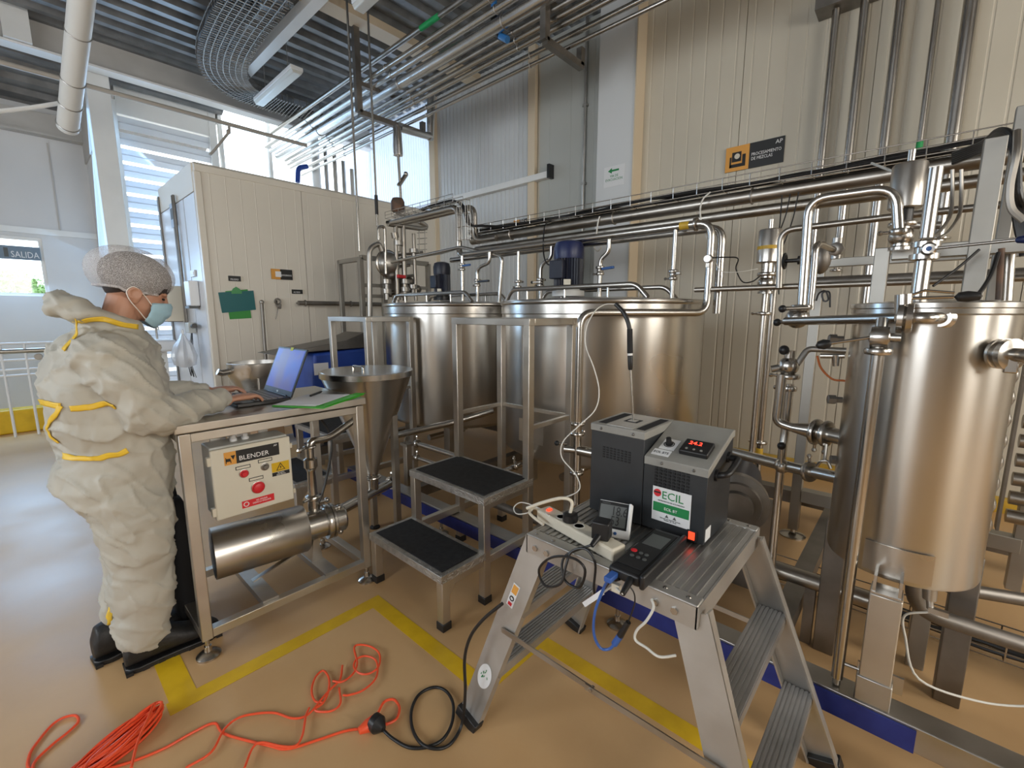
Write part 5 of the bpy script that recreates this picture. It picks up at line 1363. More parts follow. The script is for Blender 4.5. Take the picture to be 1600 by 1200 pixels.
# ---- low pipes and floor tray behind the ladder
t = run('big horizontal pipe near the floor behind the ladder', [V((2.30, 1.0, .30)), V((2.30, .0, .30))], .036, 'pipe_dark', n=18)
for yy in (.85, .25): add('pipe_stand', MB().bb(2.28, 2.32, yy-.02, yy+.02, .0, .27), M['darksteel'], t)
run('floor-level manifold pipe below the large front tank', [V((2.14, 2.6, .17)), V((2.14, .65, .17))], .028, 'darksteel', n=16)
fb = basket('floor cable basket with black cables behind the narrow tank', (2.62, .5, .06), (2.62, -1.6, .06), .16, .08, .14, (1, 0, 0))
for i in range(4):
    cable('black cable lying in the floor basket', [(2.65+.03*i, .45-.2*q, .075+.012*((q+i) % 2)) for q in range(11)], .011, group='black cables in the floor basket', name='floor_cable', k=4)
# centrifugal pump seen beside the calibrator
pu_ = thing('centrifugal_pump', 'round grey centrifugal pump on the floor behind the calibrator', 'pump', (2.75, .92, 0))
pc = P(1150, 782, x=2.6)
add('casing', MB().lathe([(.06, -.03), (.15, -.03), (.165, 0), (.165, .05), (.13, .065), (.125, .085), (.09, .09), (.085, .12), (.05, .125)], pc, (-1, -.25, 0), n=36), M['darksteel'], pu_)
add('motor_body', MB().cyl(pc+V((.04, .01, 0)), pc+V((.40, .10, 0)), .13, n=28), M['motor'], pu_)
add('base', MB().bb(pc.x-.05, pc.x+.42, pc.y-.12, pc.y+.16, .0, pc.z-.10), M['darksteel'], pu_)
# ================================================================== manifold and drops above the two big tanks
MX = 2.95
mz0 = P(960, 367, x=MX).z
rt_ = P(1112, 366, x=MX)
y_r = rt_.y
t = run('CIP supply pipe looping down and across the front of the large tank', [V((MX, 3.3, mz0)), V((MX, y_r, mz0)), V((MX, y_r, 1.505)), V((2.16, 1.44, 1.505)), V((2.16, 1.44, .36))], .0235, fillet=.09, n=20)
for q, ax in ((V((MX, y_r+.10, mz0)), YA), (V((2.16, 1.44, .86)), ZA), (V((2.16, 1.44, .80)), ZA), (V((2.16, 1.44, .56)), ZA)): clamp(t, q, ax, .026, XA)
add('yellow_label', MB().cyl((MX, y_r+.14, mz0), (MX, y_r+.20, mz0), .0245, n=20), M['yellow_dull'], t)
vb = V((2.16, 1.44, .70)); add('valve_body', MB().cyl(vb+V((0, -.01, 0)), vb+V((.02, -.20, 0)), .030, n=16).cyl(vb, vb+V((-.03, .07, 0)), .022, n=14), M['tube'], t)
lever(t, vb+V((-.02, .06, .03)), (-.6, .8, .05), .05, 'black', .008, .016)
run('manifold pipe running parallel behind the CIP supply pipe', [V((MX+.10, 3.6, mz0-.02)), V((MX+.10, y_r-.03, mz0-.02)), V((MX+.10, y_r-.03, 1.50))], .026, fillet=.09, n=18)
# cone adapter and gauge on the down leg
gz = P(1112, 405, x=MX)
t = thing('pressure_gauge', 'small steel pressure switch on the loop pipe with black lead', 'gauge', gz)
c_ = V((MX-.03, y_r, gz.z))
add('body', MB().lathe([(.022, -.02), (.026, -.015), (.026, .015), (.022, .02)], c_, (-1, 0, 0), n=14).cyl(c_, c_+V((.03, 0, 0)), .012, n=10).box(c_+V((0, 0, -.035)), (.02, .02, .03)), M['dull'], t)
add('lead', MB().tube(spline([c_+V((0, -.02, .005)), P(1135, 402, x=2.95), P(1153, 404, x=2.97), P(1150, 420, x=3.0), P(1160, 440, x=3.05), P(1175, 440, x=3.08), P(1187, 432, x=3.1)], 6), .004, n=8), M['black'], t)
add('air_line', MB().tube(spline([P(1118, 410, x=2.95), P(1128, 424, x=2.97), P(1155, 425, x=3.0), P(1184, 420, x=3.08)], 6), .0025, n=6), M['cable_white'], t)

# tank-lid drops: (px top, py top, py bottom, S offset px, style)
def drop(label, px0, py0, pxv, pyv, pyb, x=2.90, style='clamp', hdir=None, hm='black', r=.0155, hl=.10):
    a = P(px0, py0, x=x); b = P(pxv, pyv, x=x); zb = 1.60
    if abs(px0-pxv) > 6: pts = [V((a.x, a.y, a.z)), V((a.x, a.y, a.z-.09)), V((b.x, b.y, a.z-.13)), V((b.x, b.y, zb))]
    else: pts = [a, V((a.x, a.y, zb))]
    t = run(label, pts, r, fillet=.055)
    vz = b.z; vp = V((pts[-1].x, pts[-1].y, vz))
    clamp(t, vp, ZA, .020, XA); clamp(t, vp-V((0, 0, .045)), ZA, .018, YA)
    if style != 'clamp':
        add('valve_body', MB().ball(vp+V((0, 0, -.02)), .026, n=14), M['tube'], t)
    if style == 'flat':
        d = V(hdir).normalized(); q = vp+V((-.02, 0, -.015))
        add('flat_handle', MB().bar(q+d*.03, q+d*(.03+hl), .020, .018), M[hm], t, bevel=.004)
    if style == 'lever': lever(t, vp+V((-.02, 0, -.02)), hdir, hl, hm, .006, .012)
    return t
drop('drop pipe with blue flat handle, right of the blue-topped motor', 952, 374, 938, 418, 450, 2.92, 'flat', (-.1, -1, .05), 'handle_blue')
drop('straight drop pipe with clamp at the right rim of the large tank', 1056, 356, 1055, 424, 455, 2.95, 'flat', (-.1, -1, 0), 'dull', hl=.03)
drop('drop pipe with small black knob, left of the blue-topped motor', 862, 385, 845, 437, 455, 2.92, 'lever', (-.2, 1, 0), 'black', hl=.06)
drop('slim drop pipe over the gap between the two big tanks', 810, 393, 809, 440, 470, 2.92, 'clamp', r=.013)
drop('drop pipe with long black lever on the far tank', 765, 394, 746, 438, 455, 2.92, 'flat', (-.1, -1, 0), 'black', hl=.16)
drop('bent drop pipe with blue handle beside the navy motor', 722, 400, 717, 414, 455, 2.92, 'flat', (-.1, -1, 0), 'handle_blue', hl=.12)
t = run('return pipe crossing level behind the navy motor', [P(612, 410, x=2.95), V((2.95, P(720, 386, x=2.95).y, P(720, 386, x=2.95).z)), V((2.95, P(785, 391, x=2.95).y, mz0-.06)), V((2.95, P(780, 470, x=2.95).y, 1.60))], .0155, fillet=.05)
# header continuation over the far tank: basket bridge
BX = 3.05
b0, b1 = P(612, 349, x=BX), P(716, 322, x=BX)
bzz = (b0.z+b1.z)/2
t = run('horizontal twin bridge pipe over the far tank bending down', [V((BX, b0.y, bzz)), V((BX, b1.y, bzz)), V((BX, b1.y, mz0-.0)), V((BX, b1.y-.55, mz0+.02))], .030, fillet=.10, n=18)
run('second bridge pipe close behind the twin bridge pipe', [V((BX+.10, b0.y-.1, bzz)), V((BX+.10, b1.y-.12, bzz)), V((BX+.10, b1.y-.12, hz_-.04)), V((BX+.12, b1.y-.4, hz_-.04))], .030, fillet=.10, n=18)
basket('short wire cable basket on top of the bridge pipe', (BX-.05, b0.y+.05, bzz+.045), (BX-.05, b1.y+.02, bzz+.045), .13, .07, .12, (1, 0, 0))
basket('vertical wire cable basket dropping beside the bridge pipe', (BX-.07, b1.y-.06, hz_-.05), (BX-.07, b1.y-.06, bzz+.03), .12, .06, .10, (0, -1, 0))
for i in range(3):
    cable('black cable bundle draping from the bridge down to the long basket', [V((BX-.02+.02*i, b1.y+.6, bzz+.06)), V((BX-.02+.02*i, b1.y+.1, bzz+.07)), V((BX-.02+.02*i, b1.y-.08, bzz-.02)), V((BX+.02*i, b1.y-.14, bzz-.18)), V((BX+.05+.02*i, b1.y-.28, hz_+.08)), V((HX-.03+.02*i, b1.y-.5, bz_+.02)), V((HX-.03+.02*i, b1.y-.9, bz_+.03))], .009, group='black cables draping from the bridge', name='draped_cable')
cable('white cable hanging from the basket in front of the column', [P(937, 338, x=3.25), P(934, 350, x=3.25), P(931, 372, x=3.25), P(928, 386, x=3.25), P(934, 392, x=3.25), P(940, 386, x=3.25)], .006, 'cable_white')
cable('white flexible tube arching over the header pipe', [P(1110, 300, x=3.2), P(1098, 312, x=3.2), P(1094, 330, x=3.2), P(1097, 352, x=3.2), P(1105, 372, x=3.0), P(1118, 395, x=2.95)], .005, 'cable_white')
cable('short white tube from the basket to the large pneumatic valve', [P(1362, 255, x=3.2), P(1385, 264, x=2.9), P(1404, 272, x=2.5)], .006, 'cable_white')
for k, pts in enumerate(([(1222, 305), (1219, 345), (1215, 390), (1217, 460)], [(1235, 303), (1228, 335), (1219, 360), (1213, 380)], [(1248, 300), (1238, 345), (1222, 388), (1212, 410)])):
    cable(['leftmost', 'middle', 'rightmost'][k]+' thin black wire hanging by the small pneumatic valve', [P(*q, x=3.15) for q in pts], .0035)
cable('black cable looping from the blue-topped motor to the basket', [P(866, 412, x=2.86), P(856, 413, x=2.86), P(850, 400, x=2.9), P(849, 375, x=2.95), P(853, 350, x=3.1), P(870, 340, x=3.25), P(905, 338, x=3.28)], .006)
cable('black lead curling above the left rim of the narrow tank', [P(1275, 470, x=2.3), P(1280, 458, x=2.3), P(1290, 455, x=2.3), P(1294, 468, x=2.3), P(1287, 470, x=2.3), P(1285, 458, x=2.3), P(1296, 457, x=2.3), P(1297, 480, x=2.28)], .0035)
cable('black cable slanting over the rim of the narrow tank', [P(1530, 390, x=2.35), P(1495, 420, x=2.3), P(1458, 447, x=2.25)], .0045)
cable('thick black cable bending behind the tank lid grip', [P(1560, 395, x=2.4), P(1548, 430, x=2.35), P(1528, 460, x=2.25), P(1508, 468, x=2.15)], .007)
# cable bundle over the frame head at the right edge
for i in range(6):
    a = i*.012
    cable('black cable bundled over the head of the support frame', [P(1490, 240+3*i, x=3.1), P(1535, 222+3*i, x=2.9), P(1560, 203+5*i, x=2.6), P(1582, 212+4*i, x=2.5), P(1592, 260+8*i, x=2.45), P(1585+3*i, 330, x=2.5), P(1598, 400, x=2.5)], .009, group='cables bundled over the frame head', name='bundle_cable')
cable('light grey hose bowing at the far right of the frame', [P(1590, 205, x=2.4), P(1588, 240, x=2.35), P(1578, 290, x=2.35), P(1580, 325, x=2.35), P(1600, 345, x=2.35)], .011, 'dull', 'hose', 'hose')
for k, px in enumerate((1488, 1502)):
    cable(['left', 'right'][k]+' grey hose drooping behind the blue-knobbed lever', [P(px, 265, x=2.8), P(px, 300, x=2.8), P(px-3, 335, x=2.75), P(px-20, 362, x=2.6), P(px-35, 372, x=2.5)], .007, 'dull', 'hose', 'hose')
t = run('arched twin pipe standing at the right edge behind the frame', [P(1570, 470, x=2.6), P(1575, 392, x=2.6), P(1600, 380, x=2.6)], .022, fillet=.08)
run('orange-brown hose hanging behind the rim at the right edge', [P(1565, 388, x=2.42), P(1560, 468, x=2.42)], .009, 'rust', 'hose', name='hose')

# low process pipes left of the step stool
t = run('long low pipe running from the hopper side under the far tank', [P(612, 682, x=1.95), P(700, 662, x=2.3), P(770, 642, x=2.65)], .026, fillet=.1)
for k in (0, 1):
    run(['upper', 'lower'][k]+' of two low pipes slanting behind the step stool treads', [P(648, 692+22*k, x=2.0), P(712, 712+24*k, x=2.05), P(770, 735+22*k, x=2.1)], .020 if k == 0 else .015, fillet=.1, cl=[(P(652, 693+22*k, x=2.0), (.1, -1, 0))])
ps_ = thing('pipe_support', 'square pipe support post beside the hopper outlet', 'pipe support', (1.98, 2.95, 0))
a = P(636, 690, x=1.98)
add('post', MB().bb(a.x-.025, a.x+.025, a.y-.025, a.y+.025, .02, a.z-.03), M['frame'], ps_, bevel=.003)
add('saddle', MB().bb(a.x-.035, a.x+.035, a.y-.045, a.y+.045, a.z-.03, a.z-.01).torus((a.x, a.y, a.z+.01), .032, .005, (.3, -.9, 0), n=18, m=6), M['dull'], ps_)
add('base_pad', MB().bb(a.x-.04, a.x+.04, a.y-.04, a.y+.04, 0, .02), M['black'], ps_)
t = run('short drain pipe with lever at the foot of the large tank', [P(760, 742, x=2.05), P(785, 738, x=2.1), P(815, 725, x=2.3)], .020, fillet=.06, cl=[(P(806, 728, x=2.22), (.5, -.6, .2))])
lever(t, P(803, 728, x=2.2), (0, 0, 1), .06, 'dull', .005, .007)

# ================================================================== valve station behind the far tank
st_ = thing('valve_station', 'steel frame station of pumps and valves beside the cold room', 'valve station', (2.5, 5.0, 0))
SY = 5.0
def sb(a, b, w=.05): return add('frame_bar', MB().bar(a, b, w), M['frame_dark'], st_, bevel=.003)
x_a, x_b, x_c = P(563, 410, y=SY).x, P(598, 402, y=SY+.0).x, P(668, 400, y=SY).x
zt_ = P(563, 402, y=SY).z
for x in (x_a, x_b, x_c): sb((x, SY, .0), (x, SY, zt_), .055)
sb((x_a, SY+.5, .0), (x_a, SY+.5, zt_), .05)
sb((x_a, SY, zt_), (x_c, SY, zt_), .055); sb((x_a, SY, zt_-.32), (x_c, SY, zt_-.32), .04); sb((x_a, SY, zt_-.02), (x_a, SY+.5, zt_-.02), .05)
sb((x_a, SY, P(563, 462, y=SY).z), (x_b, SY, P(563, 462, y=SY).z), .04)
c_ = P(606, 412, y=SY-.12)
add('pump_head', MB().ball(c_, .15, (1, .8, 1), n=24), M['dull'], st_)
add('pump_flange', MB().torus(c_, .15, .018, YA, n=28, m=8), M['tube'], st_)
s_ = lambda px, py, y=SY-.2: P(px, py, y=y)
add('gooseneck', MB().tube([s_(578, 500), s_(577, 388), s_(592, 380), s_(597, 392)], .03, n=14, fillet=.10), M['dull'], st_)
add('hook_pipe', MB().tube([s_(592, 375), s_(591, 354), s_(601, 354), s_(603, 428)], .018, n=12, fillet=.05), M['tube'], st_)
for px0, py0, px1, py1, r in ((618, 345, 621, 468, .026), (629, 330, 633, 470, .030), (646, 365, 650, 470, .022), (616, 363, 618, 372, .045)):
    add('riser', MB().cyl(s_(px0, py0), s_(px1, py1), r, n=14), M['pipe_dark'], st_)
for px, py in ((604, 440), (604, 455), (633, 440), (633, 452), (620, 465), (646, 392), (645, 448), (622, 380)):
    add('valve', MB().lathe([(.03, -.03), (.055, -.025), (.055, .025), (.03, .03)], s_(px, py), ZA, n=16).cyl(s_(px, py), s_(px, py)+V((0, 0, -.10)), .028, n=12), M['dull'], st_)
for px0, py0, px1, py1, r in ((600, 420, 640, 414, .022), (602, 436, 650, 430, .020), (612, 400, 660, 394, .018), (610, 458, 648, 455, .03)):
    add('branch', MB().cyl(s_(px0, py0, SY-.12), s_(px1, py1, SY-.12), r, n=12), M['pipe_dark'], st_)
for px, py in ((612, 430), (640, 440), (652, 452), (612, 412), (628, 458)):
    add('coupling', MB().ball(s_(px, py, SY-.16), .055, n=12), M['darksteel'], st_)
add('red_handle', MB().box(s_(627, 432, SY-.3), (.12, .03, .04)), M['red'], st_, bevel=.008)
add('cross_pipe', MB().tube([s_(617, 406), s_(690, 395), s_(720, 386)], .020, n=12), M['tube'], st_)
add('dark_block', MB().box(s_(614, 448, SY), (.30, .12, .26)), M['darksteel'], st_, bevel=.02)
for px in (655, 664): add('cage_wire', MB().tube([s_(px, 352), s_(px, 395)], .006, n=6), M['dull'], st_)
for k in range(5): add('cage_wire', MB().tube([s_(652, 355+9*k), s_(667, 354+9*k)], .005, n=6), M['dull'], st_)
# shelf ring and rusty cap above the bridge
tb = thing('bridge_shelf', 'triangular pipe shelf with wire edge at the bridge end', 'pipe shelf', s_(640, 350))
add('arm', MB().tube([s_(606, 350), s_(660, 358), s_(668, 354), s_(655, 346)], .028, n=12, fillet=.05), M['dull'], tb)
add('arm_plate', MB().prism([s_(603, 349), s_(668, 360), s_(640, 343)], (0, 0, .03)), M['dull'], tb)
lp_ = MB()
for k in range(7): lp_.torus(s_(622+4*k, 336+k*.5), .05, .005, ZA, n=16, m=6)
add('wire_edge', lp_, M['dull'], tb)
solo('rusty_drum', MB().lathe([(.06, 0), (.08, .02), (.08, .12), (.06, .16), (.02, .17)], s_(622, 332), n=20), M['rust'], 'small rusty brown capped drum above the bridge shelf', 'drum')

# insulated branch coming down from the ceiling rack
YB_ = 5.0
q = lambda px, py: P(px, py, y=YB_)
t = thing('insulated_branch_pipe', 'foil-clad branch pipe stepping down from the ceiling rack', 'pipe', q(622, 300))
add('vertical_leg', MB().tube([q(674, 150), q(672, 214), q(625, 199)], .055, n=16, fillet=.0), M['foil'], t)
add('elbow_cap', MB().ball(q(671, 213), .056, n=14), M['foil'], t)
add('drop_leg', MB().lathe([(.058, 0), (.06, .04), (.05, .32), (.04, .34)], q(622, 243), ZA, n=18), M['foil'], t)
add('thin_leg', MB().cyl(q(622, 243), q(628, 340), .018, n=12), M['tube'], t)
add('y_fitting', MB().cyl(q(623, 290), q(635, 272), .026, n=12).ball(q(634, 272), .03, n=10), M['tube'], t)
for k, (xa, ya, xb, yb2) in enumerate(((546, 85, 558, 392), (577, 72, 592, 354))):
    a = P(xa, ya, y=YB_); b = V((a.x, a.y, P(xb, yb2, y=YB_).z))
    t = thing('rod_pipe', ['thin vertical rod pipe left of the ceiling rack hanger', 'thin vertical rod pipe with black coupling, right of the rack hanger'][k], 'pipe', b)
    add('tube', MB().cyl(b, (a.x, a.y, DK), .013, n=10), M['tube'], t)
    if k: add('black_coupling', MB().cyl((a.x, a.y, P(588, 335, y=YB_).z), (a.x, a.y, P(587, 305, y=YB_).z), .020, n=12), M['black'], t)

# ================================================================== ceiling rack of long pipes, hangers, trays, lamps
rk = [((700, 164), 3.80, .020, 'tube', 'lowest'), ((700, 151), 3.80, .026, 'tube', 'second lowest'), ((700, 133), None, .024, 'tube', 'third lowest'), ((700, 121), None, .028, 'tube', 'fourth lowest'),
      ((700, 108), None, .022, 'dull', 'fifth lowest, dull'), ((700, 86), None, .062, 'foil', 'thick foil-clad'), ((700, 62), None, .034, 'foil', 'slim foil-clad'), ((700, 42), None, .030, 'tube', 'uppermost steel')]
for k, (px, x, r, m, nm) in enumerate(rk):
    z = None
    if x is not None: a = P(*px, x=x)
    else: a = P(*px, z=4.06+.05*(k-2))
    t = thing('rack_pipe', nm+' long pipe of the ceiling pipe rack', 'pipe', (a.x, 2, a.z), group='long pipes of the ceiling rack')
    add('tube', MB().cyl((a.x, -4.5, a.z), (a.x, 8.6, a.z), r, n=16), M[m], t)
    for yy in (7.0, 4.9, 3.2):
        add('pipe_clip', MB().torus((a.x, yy, a.z), r*1.06, .005, YA, n=16, m=6), M['dull'], t)
a = P(700, 15, z=4.55)
t = thing('green_banded_pipe', 'grey ceiling pipe with a green marking band', 'pipe', (a.x, 3, a.z))
add('tube', MB().cyl((a.x, -4.5, a.z), (a.x, 8.6, a.z), .028, n=14), M['pipe_dark'], t)
yg = P(672, 36, x=a.x).y; add('green_band', MB().cyl((a.x, yg-.16, a.z), (a.x, yg+.16, a.z), .030, n=14), M['green'], t)
hx_ = [P(*rk[k][0], x=rk[k][1]).x if rk[k][1] else P(*rk[k][0], z=4.06+.05*(k-2)).x for k in range(8)]
for lab, yy in (('near', P(850, 40, x=3.45).y), ('far', 5.3)):
    t = thing('rack_hanger', lab+' dark steel hanger frame carrying the ceiling pipes', 'hanger', (3.2, yy, 4))
    xl = min(hx_)-.14
    if lab == 'near': xl = P(852, 5, y=yy).x
    z0 = 3.90
    add('post', MB().bb(xl-.035, xl+.035, yy-.03, yy+.03, z0, DK), M['darksteel'], t)
    add('arm', MB().bb(xl, 4.05, yy-.03, yy+.03, z0-.03, z0+.03), M['darksteel'], t)
    add('arm', MB().bb(xl, 3.7, yy-.025, yy+.025, z0+.30, z0+.35), M['darksteel'], t)
    add('post', MB().bb(4.0, 4.06, yy-.03, yy+.03, z0, z0+.16), M['darksteel'], t)
# blue pvc drop
bp_ = P(772, 0, z=4.5)
t = thing('blue_drop_pipe', 'blue plastic drop pipe with black elbow under the rack', 'pipe', bp_)
b_ = lambda px, py: P(px, py, x=bp_.x)
add('tube', MB().cyl(V((b_(772, 28).x, b_(772, 28).y, DK-.004)), b_(772, 28), .030, n=14), M['blue_pvc'], t)
add('elbow', MB().tube([b_(772, 27), b_(773, 45), b_(782, 57)], .036, n=14, fillet=.04), M['black'], t)
add('end_sleeve', MB().cyl(b_(781, 56), b_(793, 62), .032, n=14), M['blue_pvc'], t)
# conduit and thin rail on the wall
a = P(916, 100, x=4.96)
t = thing('wall_conduit', 'grey conduit running down the wall left of the column', 'conduit', (a.x, a.y, 1.5))
add('tube', MB().cyl((a.x, a.y, 1.0), (a.x, a.y, DK), .018, n=10), M['dull'], t)
for zz in (3.1, 4.0): add('clip', MB().bb(a.x-.02, a.x+.03, a.y-.03, a.y+.03, zz-.015, zz+.015), M['dull'], t)
# wide wire mesh basket, curving below the deck
cb_ = thing('ceiling_cable_basket', 'wide wire mesh cable basket full of cables curving below the deck', 'cable tray', (1.5, 4, 4.6))
cpts = [P(440, -60, z=4.62), P(395, 10, z=4.62), P(368, 50, z=4.62), P(350, 90, z=4.62), P(352, 120, z=4.62), P(378, 145, z=4.62), P(430, 165, z=4.62), P(500, 185, z=4.62), P(560, 202, z=4.62)]
cl_ = spline(cpts, 7); W_ = .55
def off(i, s):
    a, b = cl_[max(i-1, 0)], cl_[min(i+1, len(cl_)-1)]; t_ = (b-a).normalized(); return cl_[i] + V((-t_.y, t_.x, 0))*s
for k in range(9):
    s = -W_/2+W_*k/8; zz = .08 if k in (0, 8) else 0
    add('long_wire', MB().tube([off(i, s)+V((0, 0, zz)) for i in range(len(cl_))], .006, n=5), M['darksteel'], cb_)
for i in range(0, len(cl_)):
    add('cross_wire', MB().tube([off(i, -W_/2)+V((0, 0, .1)), off(i, -W_/2), off(i, W_/2), off(i, W_/2)+V((0, 0, .1))], .006, n=5), M['darksteel'], cb_)
    if i < len(cl_)-1: add('cross_wire', MB().tube([(off(i, -W_/2)+off(i+1, -W_/2))/2, (off(i, W_/2)+off(i+1, W_/2))/2], .005, n=5), M['darksteel'], cb_)
rnd = random.Random(9)
for k in range(14):
    s = -.05+.31*k/13
    solo('ceiling_cable', MB().tube([off(i, s+rnd.uniform(-.012, .012))+V((0, 0, .03+.015*(k % 2))) for i in range(0, len(cl_), 2)], .017, n=6), M['black'] if k % 3 else M['bath'], 'dark cable lying in the wide ceiling basket', 'cable', 'dark cables in the ceiling basket')
t = thing('white_cable_duct', 'long straight white cable duct beside the ceiling basket', 'cable duct', P(430, 60, z=4.66))
a = P(380, 122, z=4.74)
add('duct', MB().bb(a.x-.06, a.x+.06, a.y-4.6, a.y, 4.73, 4.85), M['white'], t, bevel=.004)
add('end_plate', MB().bb(a.x-.065, a.x+.065, a.y, a.y+.012, 4.725, 4.855), M['whitep'], t)
def lamp(label, pa, pb_, z=4.55):
    a, b = P(*pa, z=z), P(*pb_, z=z); t = thing('strip_light', label, 'ceiling light', (a.x, a.y, z), group='strip lights under the deck')
    c_ = (a+b)/2; d = (b-a).normalized(); L = (b-a).length; s = V((-d.y, d.x, 0))
    add('housing', MB().bar(a, b, .16, .05), M['whitep'], t, bevel=.01)
    add('diffuser', MB().prism([a+s*.075+V((0, 0, -.025)), a+s*.05+V((0, 0, -.065)), a-s*.05+V((0, 0, -.065)), a-s*.075+V((0, 0, -.025))], b-a), M['lamp'], t, bevel=.008)
    for p in (a.lerp(b, .2), a.lerp(b, .8)): add('drop_wire', MB().cyl(p, (p.x, p.y, DK-.004), .004, n=6), M['dull'], t)
lamp('white strip light hanging below the deck near the basket bend', (405, 158), (464, 106))
lamp('white strip light cut off by the top of the picture', (560, 8), (610, -40))
# sprinkler line across the left bay
a, b = P(-20, 112, z=3.95), P(640, 240, z=3.95)
yb3 = P(250, 165, z=3.95).y
t = thing('sprinkler_pipe', 'thin grey pipe crossing the left bay with a drop fitting', 'pipe', (1.5, yb3, 3.95))
add('tube', MB().cyl((-4.5, yb3, 3.95), (3.2, yb3, 3.95), .025, n=12), M['brownpipe'], t)
s = P(358, 200, y=yb3)
add('drop_arm', MB().tube([(s.x, yb3, 3.95), (s.x, yb3, 3.86), P(335, 235, y=yb3), P(328, 242, y=yb3)], .016, n=10, fillet=.03), M['brownpipe'], t)
add('fitting', MB().ball(P(357, 206, y=yb3), .03, n=10), M['brownpipe'], t)
# pvc downpipe hanging diagonally
a, b = P(130, -20, z=4.50), P(106, 200, z=3.95)
t = thing('pvc_drain_pipe', 'white plastic drain pipe sloping under the ceiling at upper left', 'pipe', b)
a = P(131, -30, y=5.2); b = P(106, 200, y=6.6)
add('tube', MB().cyl(a, b, .085, n=20), M['pvc'], t)
for f in (.3, .62, .80, .97): p = a.lerp(b, f); add('wire_tie', MB().torus(p, .088, .005, b-a, n=20, m=6), M['dull'], t)
cable('thin white conduit slanting to the drain pipe', [P(-10, 175, y=6.5), P(50, 168, y=6.5), P(100, 160, y=6.5)], .02, 'white', 'conduit', 'conduit')
# posts and vents beyond the cold room
t = run('white vertical vent pipe above the cold room roof', [V((P(490, 200, y=8.3).x, 8.3, 3.0)), V((P(490, 200, y=8.3).x, 8.3, 4.6))], .07, 'white', name='vent_pipe')
for k, px in enumerate((508, 522, 535, 548)):
    run(['first', 'second', 'third', 'fourth'][k]+' short grey riser behind the cold room roof, counted from the vent pipe', [V((P(px, 240, y=8.0).x, 8.0, 3.0)), V((P(px, 240, y=8.0).x, 8.0, 4.4-.1*k))], .035, 'brownpipe' if k % 2 else 'dull', name='roof_riser')
run('blue-tipped elbow pipe on the cold room roof', [P(465, 285, y=7.2), P(466, 262, y=7.2), P(480, 260, y=7.2)], .035, 'blue_obj', name='roof_pipe')
# ================================================================== things on and before the cold room
fy = CY-.002
def wp_(px, py, d=0.0): return P(px, py, y=fy-d)
def plate(name, label, cat, x0, y0, x1, y1, m, d=.006):
    a, b = wp_(x0, y1), wp_(x1, y0); t = thing(name, label, cat, a)
    add('board', MB().bb(a.x, b.x, fy-d, fy, a.z, b.z), m, t); return t, a, b
t, a, b = plate('wall_sign', 'orange and black room sign on the cold room wall', 'sign', 424, 422, 456, 436, M['signblack'], .008)
add('orange_square', MB().bb(a.x, a.x+(b.x-a.x)*.42, fy-.010, fy-.008, a.z, b.z), M['orange'], t)
add('pictogram', MB().bb(a.x+.05, a.x+.12, fy-.012, fy-.010, a.z+.03, b.z-.03), M['textwhite'], t)
text('lettering', 'REFRIGERADOS', .030, (a.x+(b.x-a.x)*.46, fy-.009, (a.z+b.z)/2-.02), (1, 0, 0), (0, 0, 1), M['textwhite'], t, sx=.62)
for lab, q in (('small black label strip above the teal clipboard', (357, 432, 380, 439)), ('small black label strip below the orange room sign', (456, 453, 476, 459))):
    t, a, b = plate('label_strip', lab, 'label', *q, M['signblack'])
    add('tip', MB().bb(b.x-.03, b.x, fy-.008, fy-.006, a.z, b.z), M['ivory'], t)
    text('lettering', 'PELIGRO' if q[0] == 357 else 'ACCESO', .028, (a.x+.02, fy-.007, a.z+.012), (1, 0, 0), (0, 0, 1), M['textwhite'], t, sx=.8)
t = thing('green_notice', 'light green paper hung behind the teal clipboard', 'paper', wp_(375, 490))
add('sheet', MB().prism([wp_(352, 455, .003), wp_(387, 452, .003), wp_(393, 497, .003), wp_(359, 499, .003)], (0, .002, 0)), M['greenfolder'] if False else mat('leaf_green_paper', (.05, .30, .06), .6), t)
t = thing('clipboard', 'dark teal clipboard with green clip on the cold room wall', 'clipboard', wp_(371, 490))
add('board', MB().prism([wp_(341, 457, .008), wp_(396, 454, .008), wp_(400, 484, .008), wp_(347, 489, .008)], (0, .004, 0)), M['teal'], t)
add('clip', MB().prism([wp_(362, 455, .016), wp_(364, 451, .016), wp_(369, 448, .016), wp_(374, 451, .016), wp_(378, 455, .016), wp_(378, 459, .016), wp_(362, 459, .016)], (0, .008, 0)), mat('green_clip', (.06, .30, .10), .4), t)
t = thing('squeegee_pole', 'grey squeegee pole leaning on the cold room wall', 'pole', wp_(417, 575, .1))
add('pole', MB().cyl(wp_(409, 473, .03), wp_(418, 600, .12), .018, n=12), M['darksteel'], t)
add('pole_cap', MB().ball(wp_(409, 472, .03), .028, n=10), M['dull'], t)
t = thing('wall_hook', 'dark wall hook with hanging key ring on the cold room', 'hook', wp_(434, 475))
add('hook', MB().tube([wp_(432, 470, .01), wp_(433, 478, .05), wp_(438, 482, .05), wp_(438, 475, .04)], .012, n=8, fillet=.01).torus(wp_(434, 471, .02), .035, .010, YA, n=16, m=6), M['darksteel'], t)
add('lanyard', MB().tube(spline([wp_(434, 481, .05), wp_(433, 490, .03), wp_(431, 499, .02)], 4), .006, n=6), M['dull'], t)
z_ = wp_(500, 474, .12).z
t = run('dark horizontal pipe stub along the cold room wall to the station', [V((wp_(466, 473, .12).x, fy-.12, z_)), V((P(600, 474, y=fy-.12).x, fy-.12, z_))], .030, 'darksteel')
for px in (477, 548): add('collar', MB().torus((P(px, 473, y=fy-.12).x, fy-.12, z_), .033, .010, XA, n=16, m=6), M['darksteel'], t)
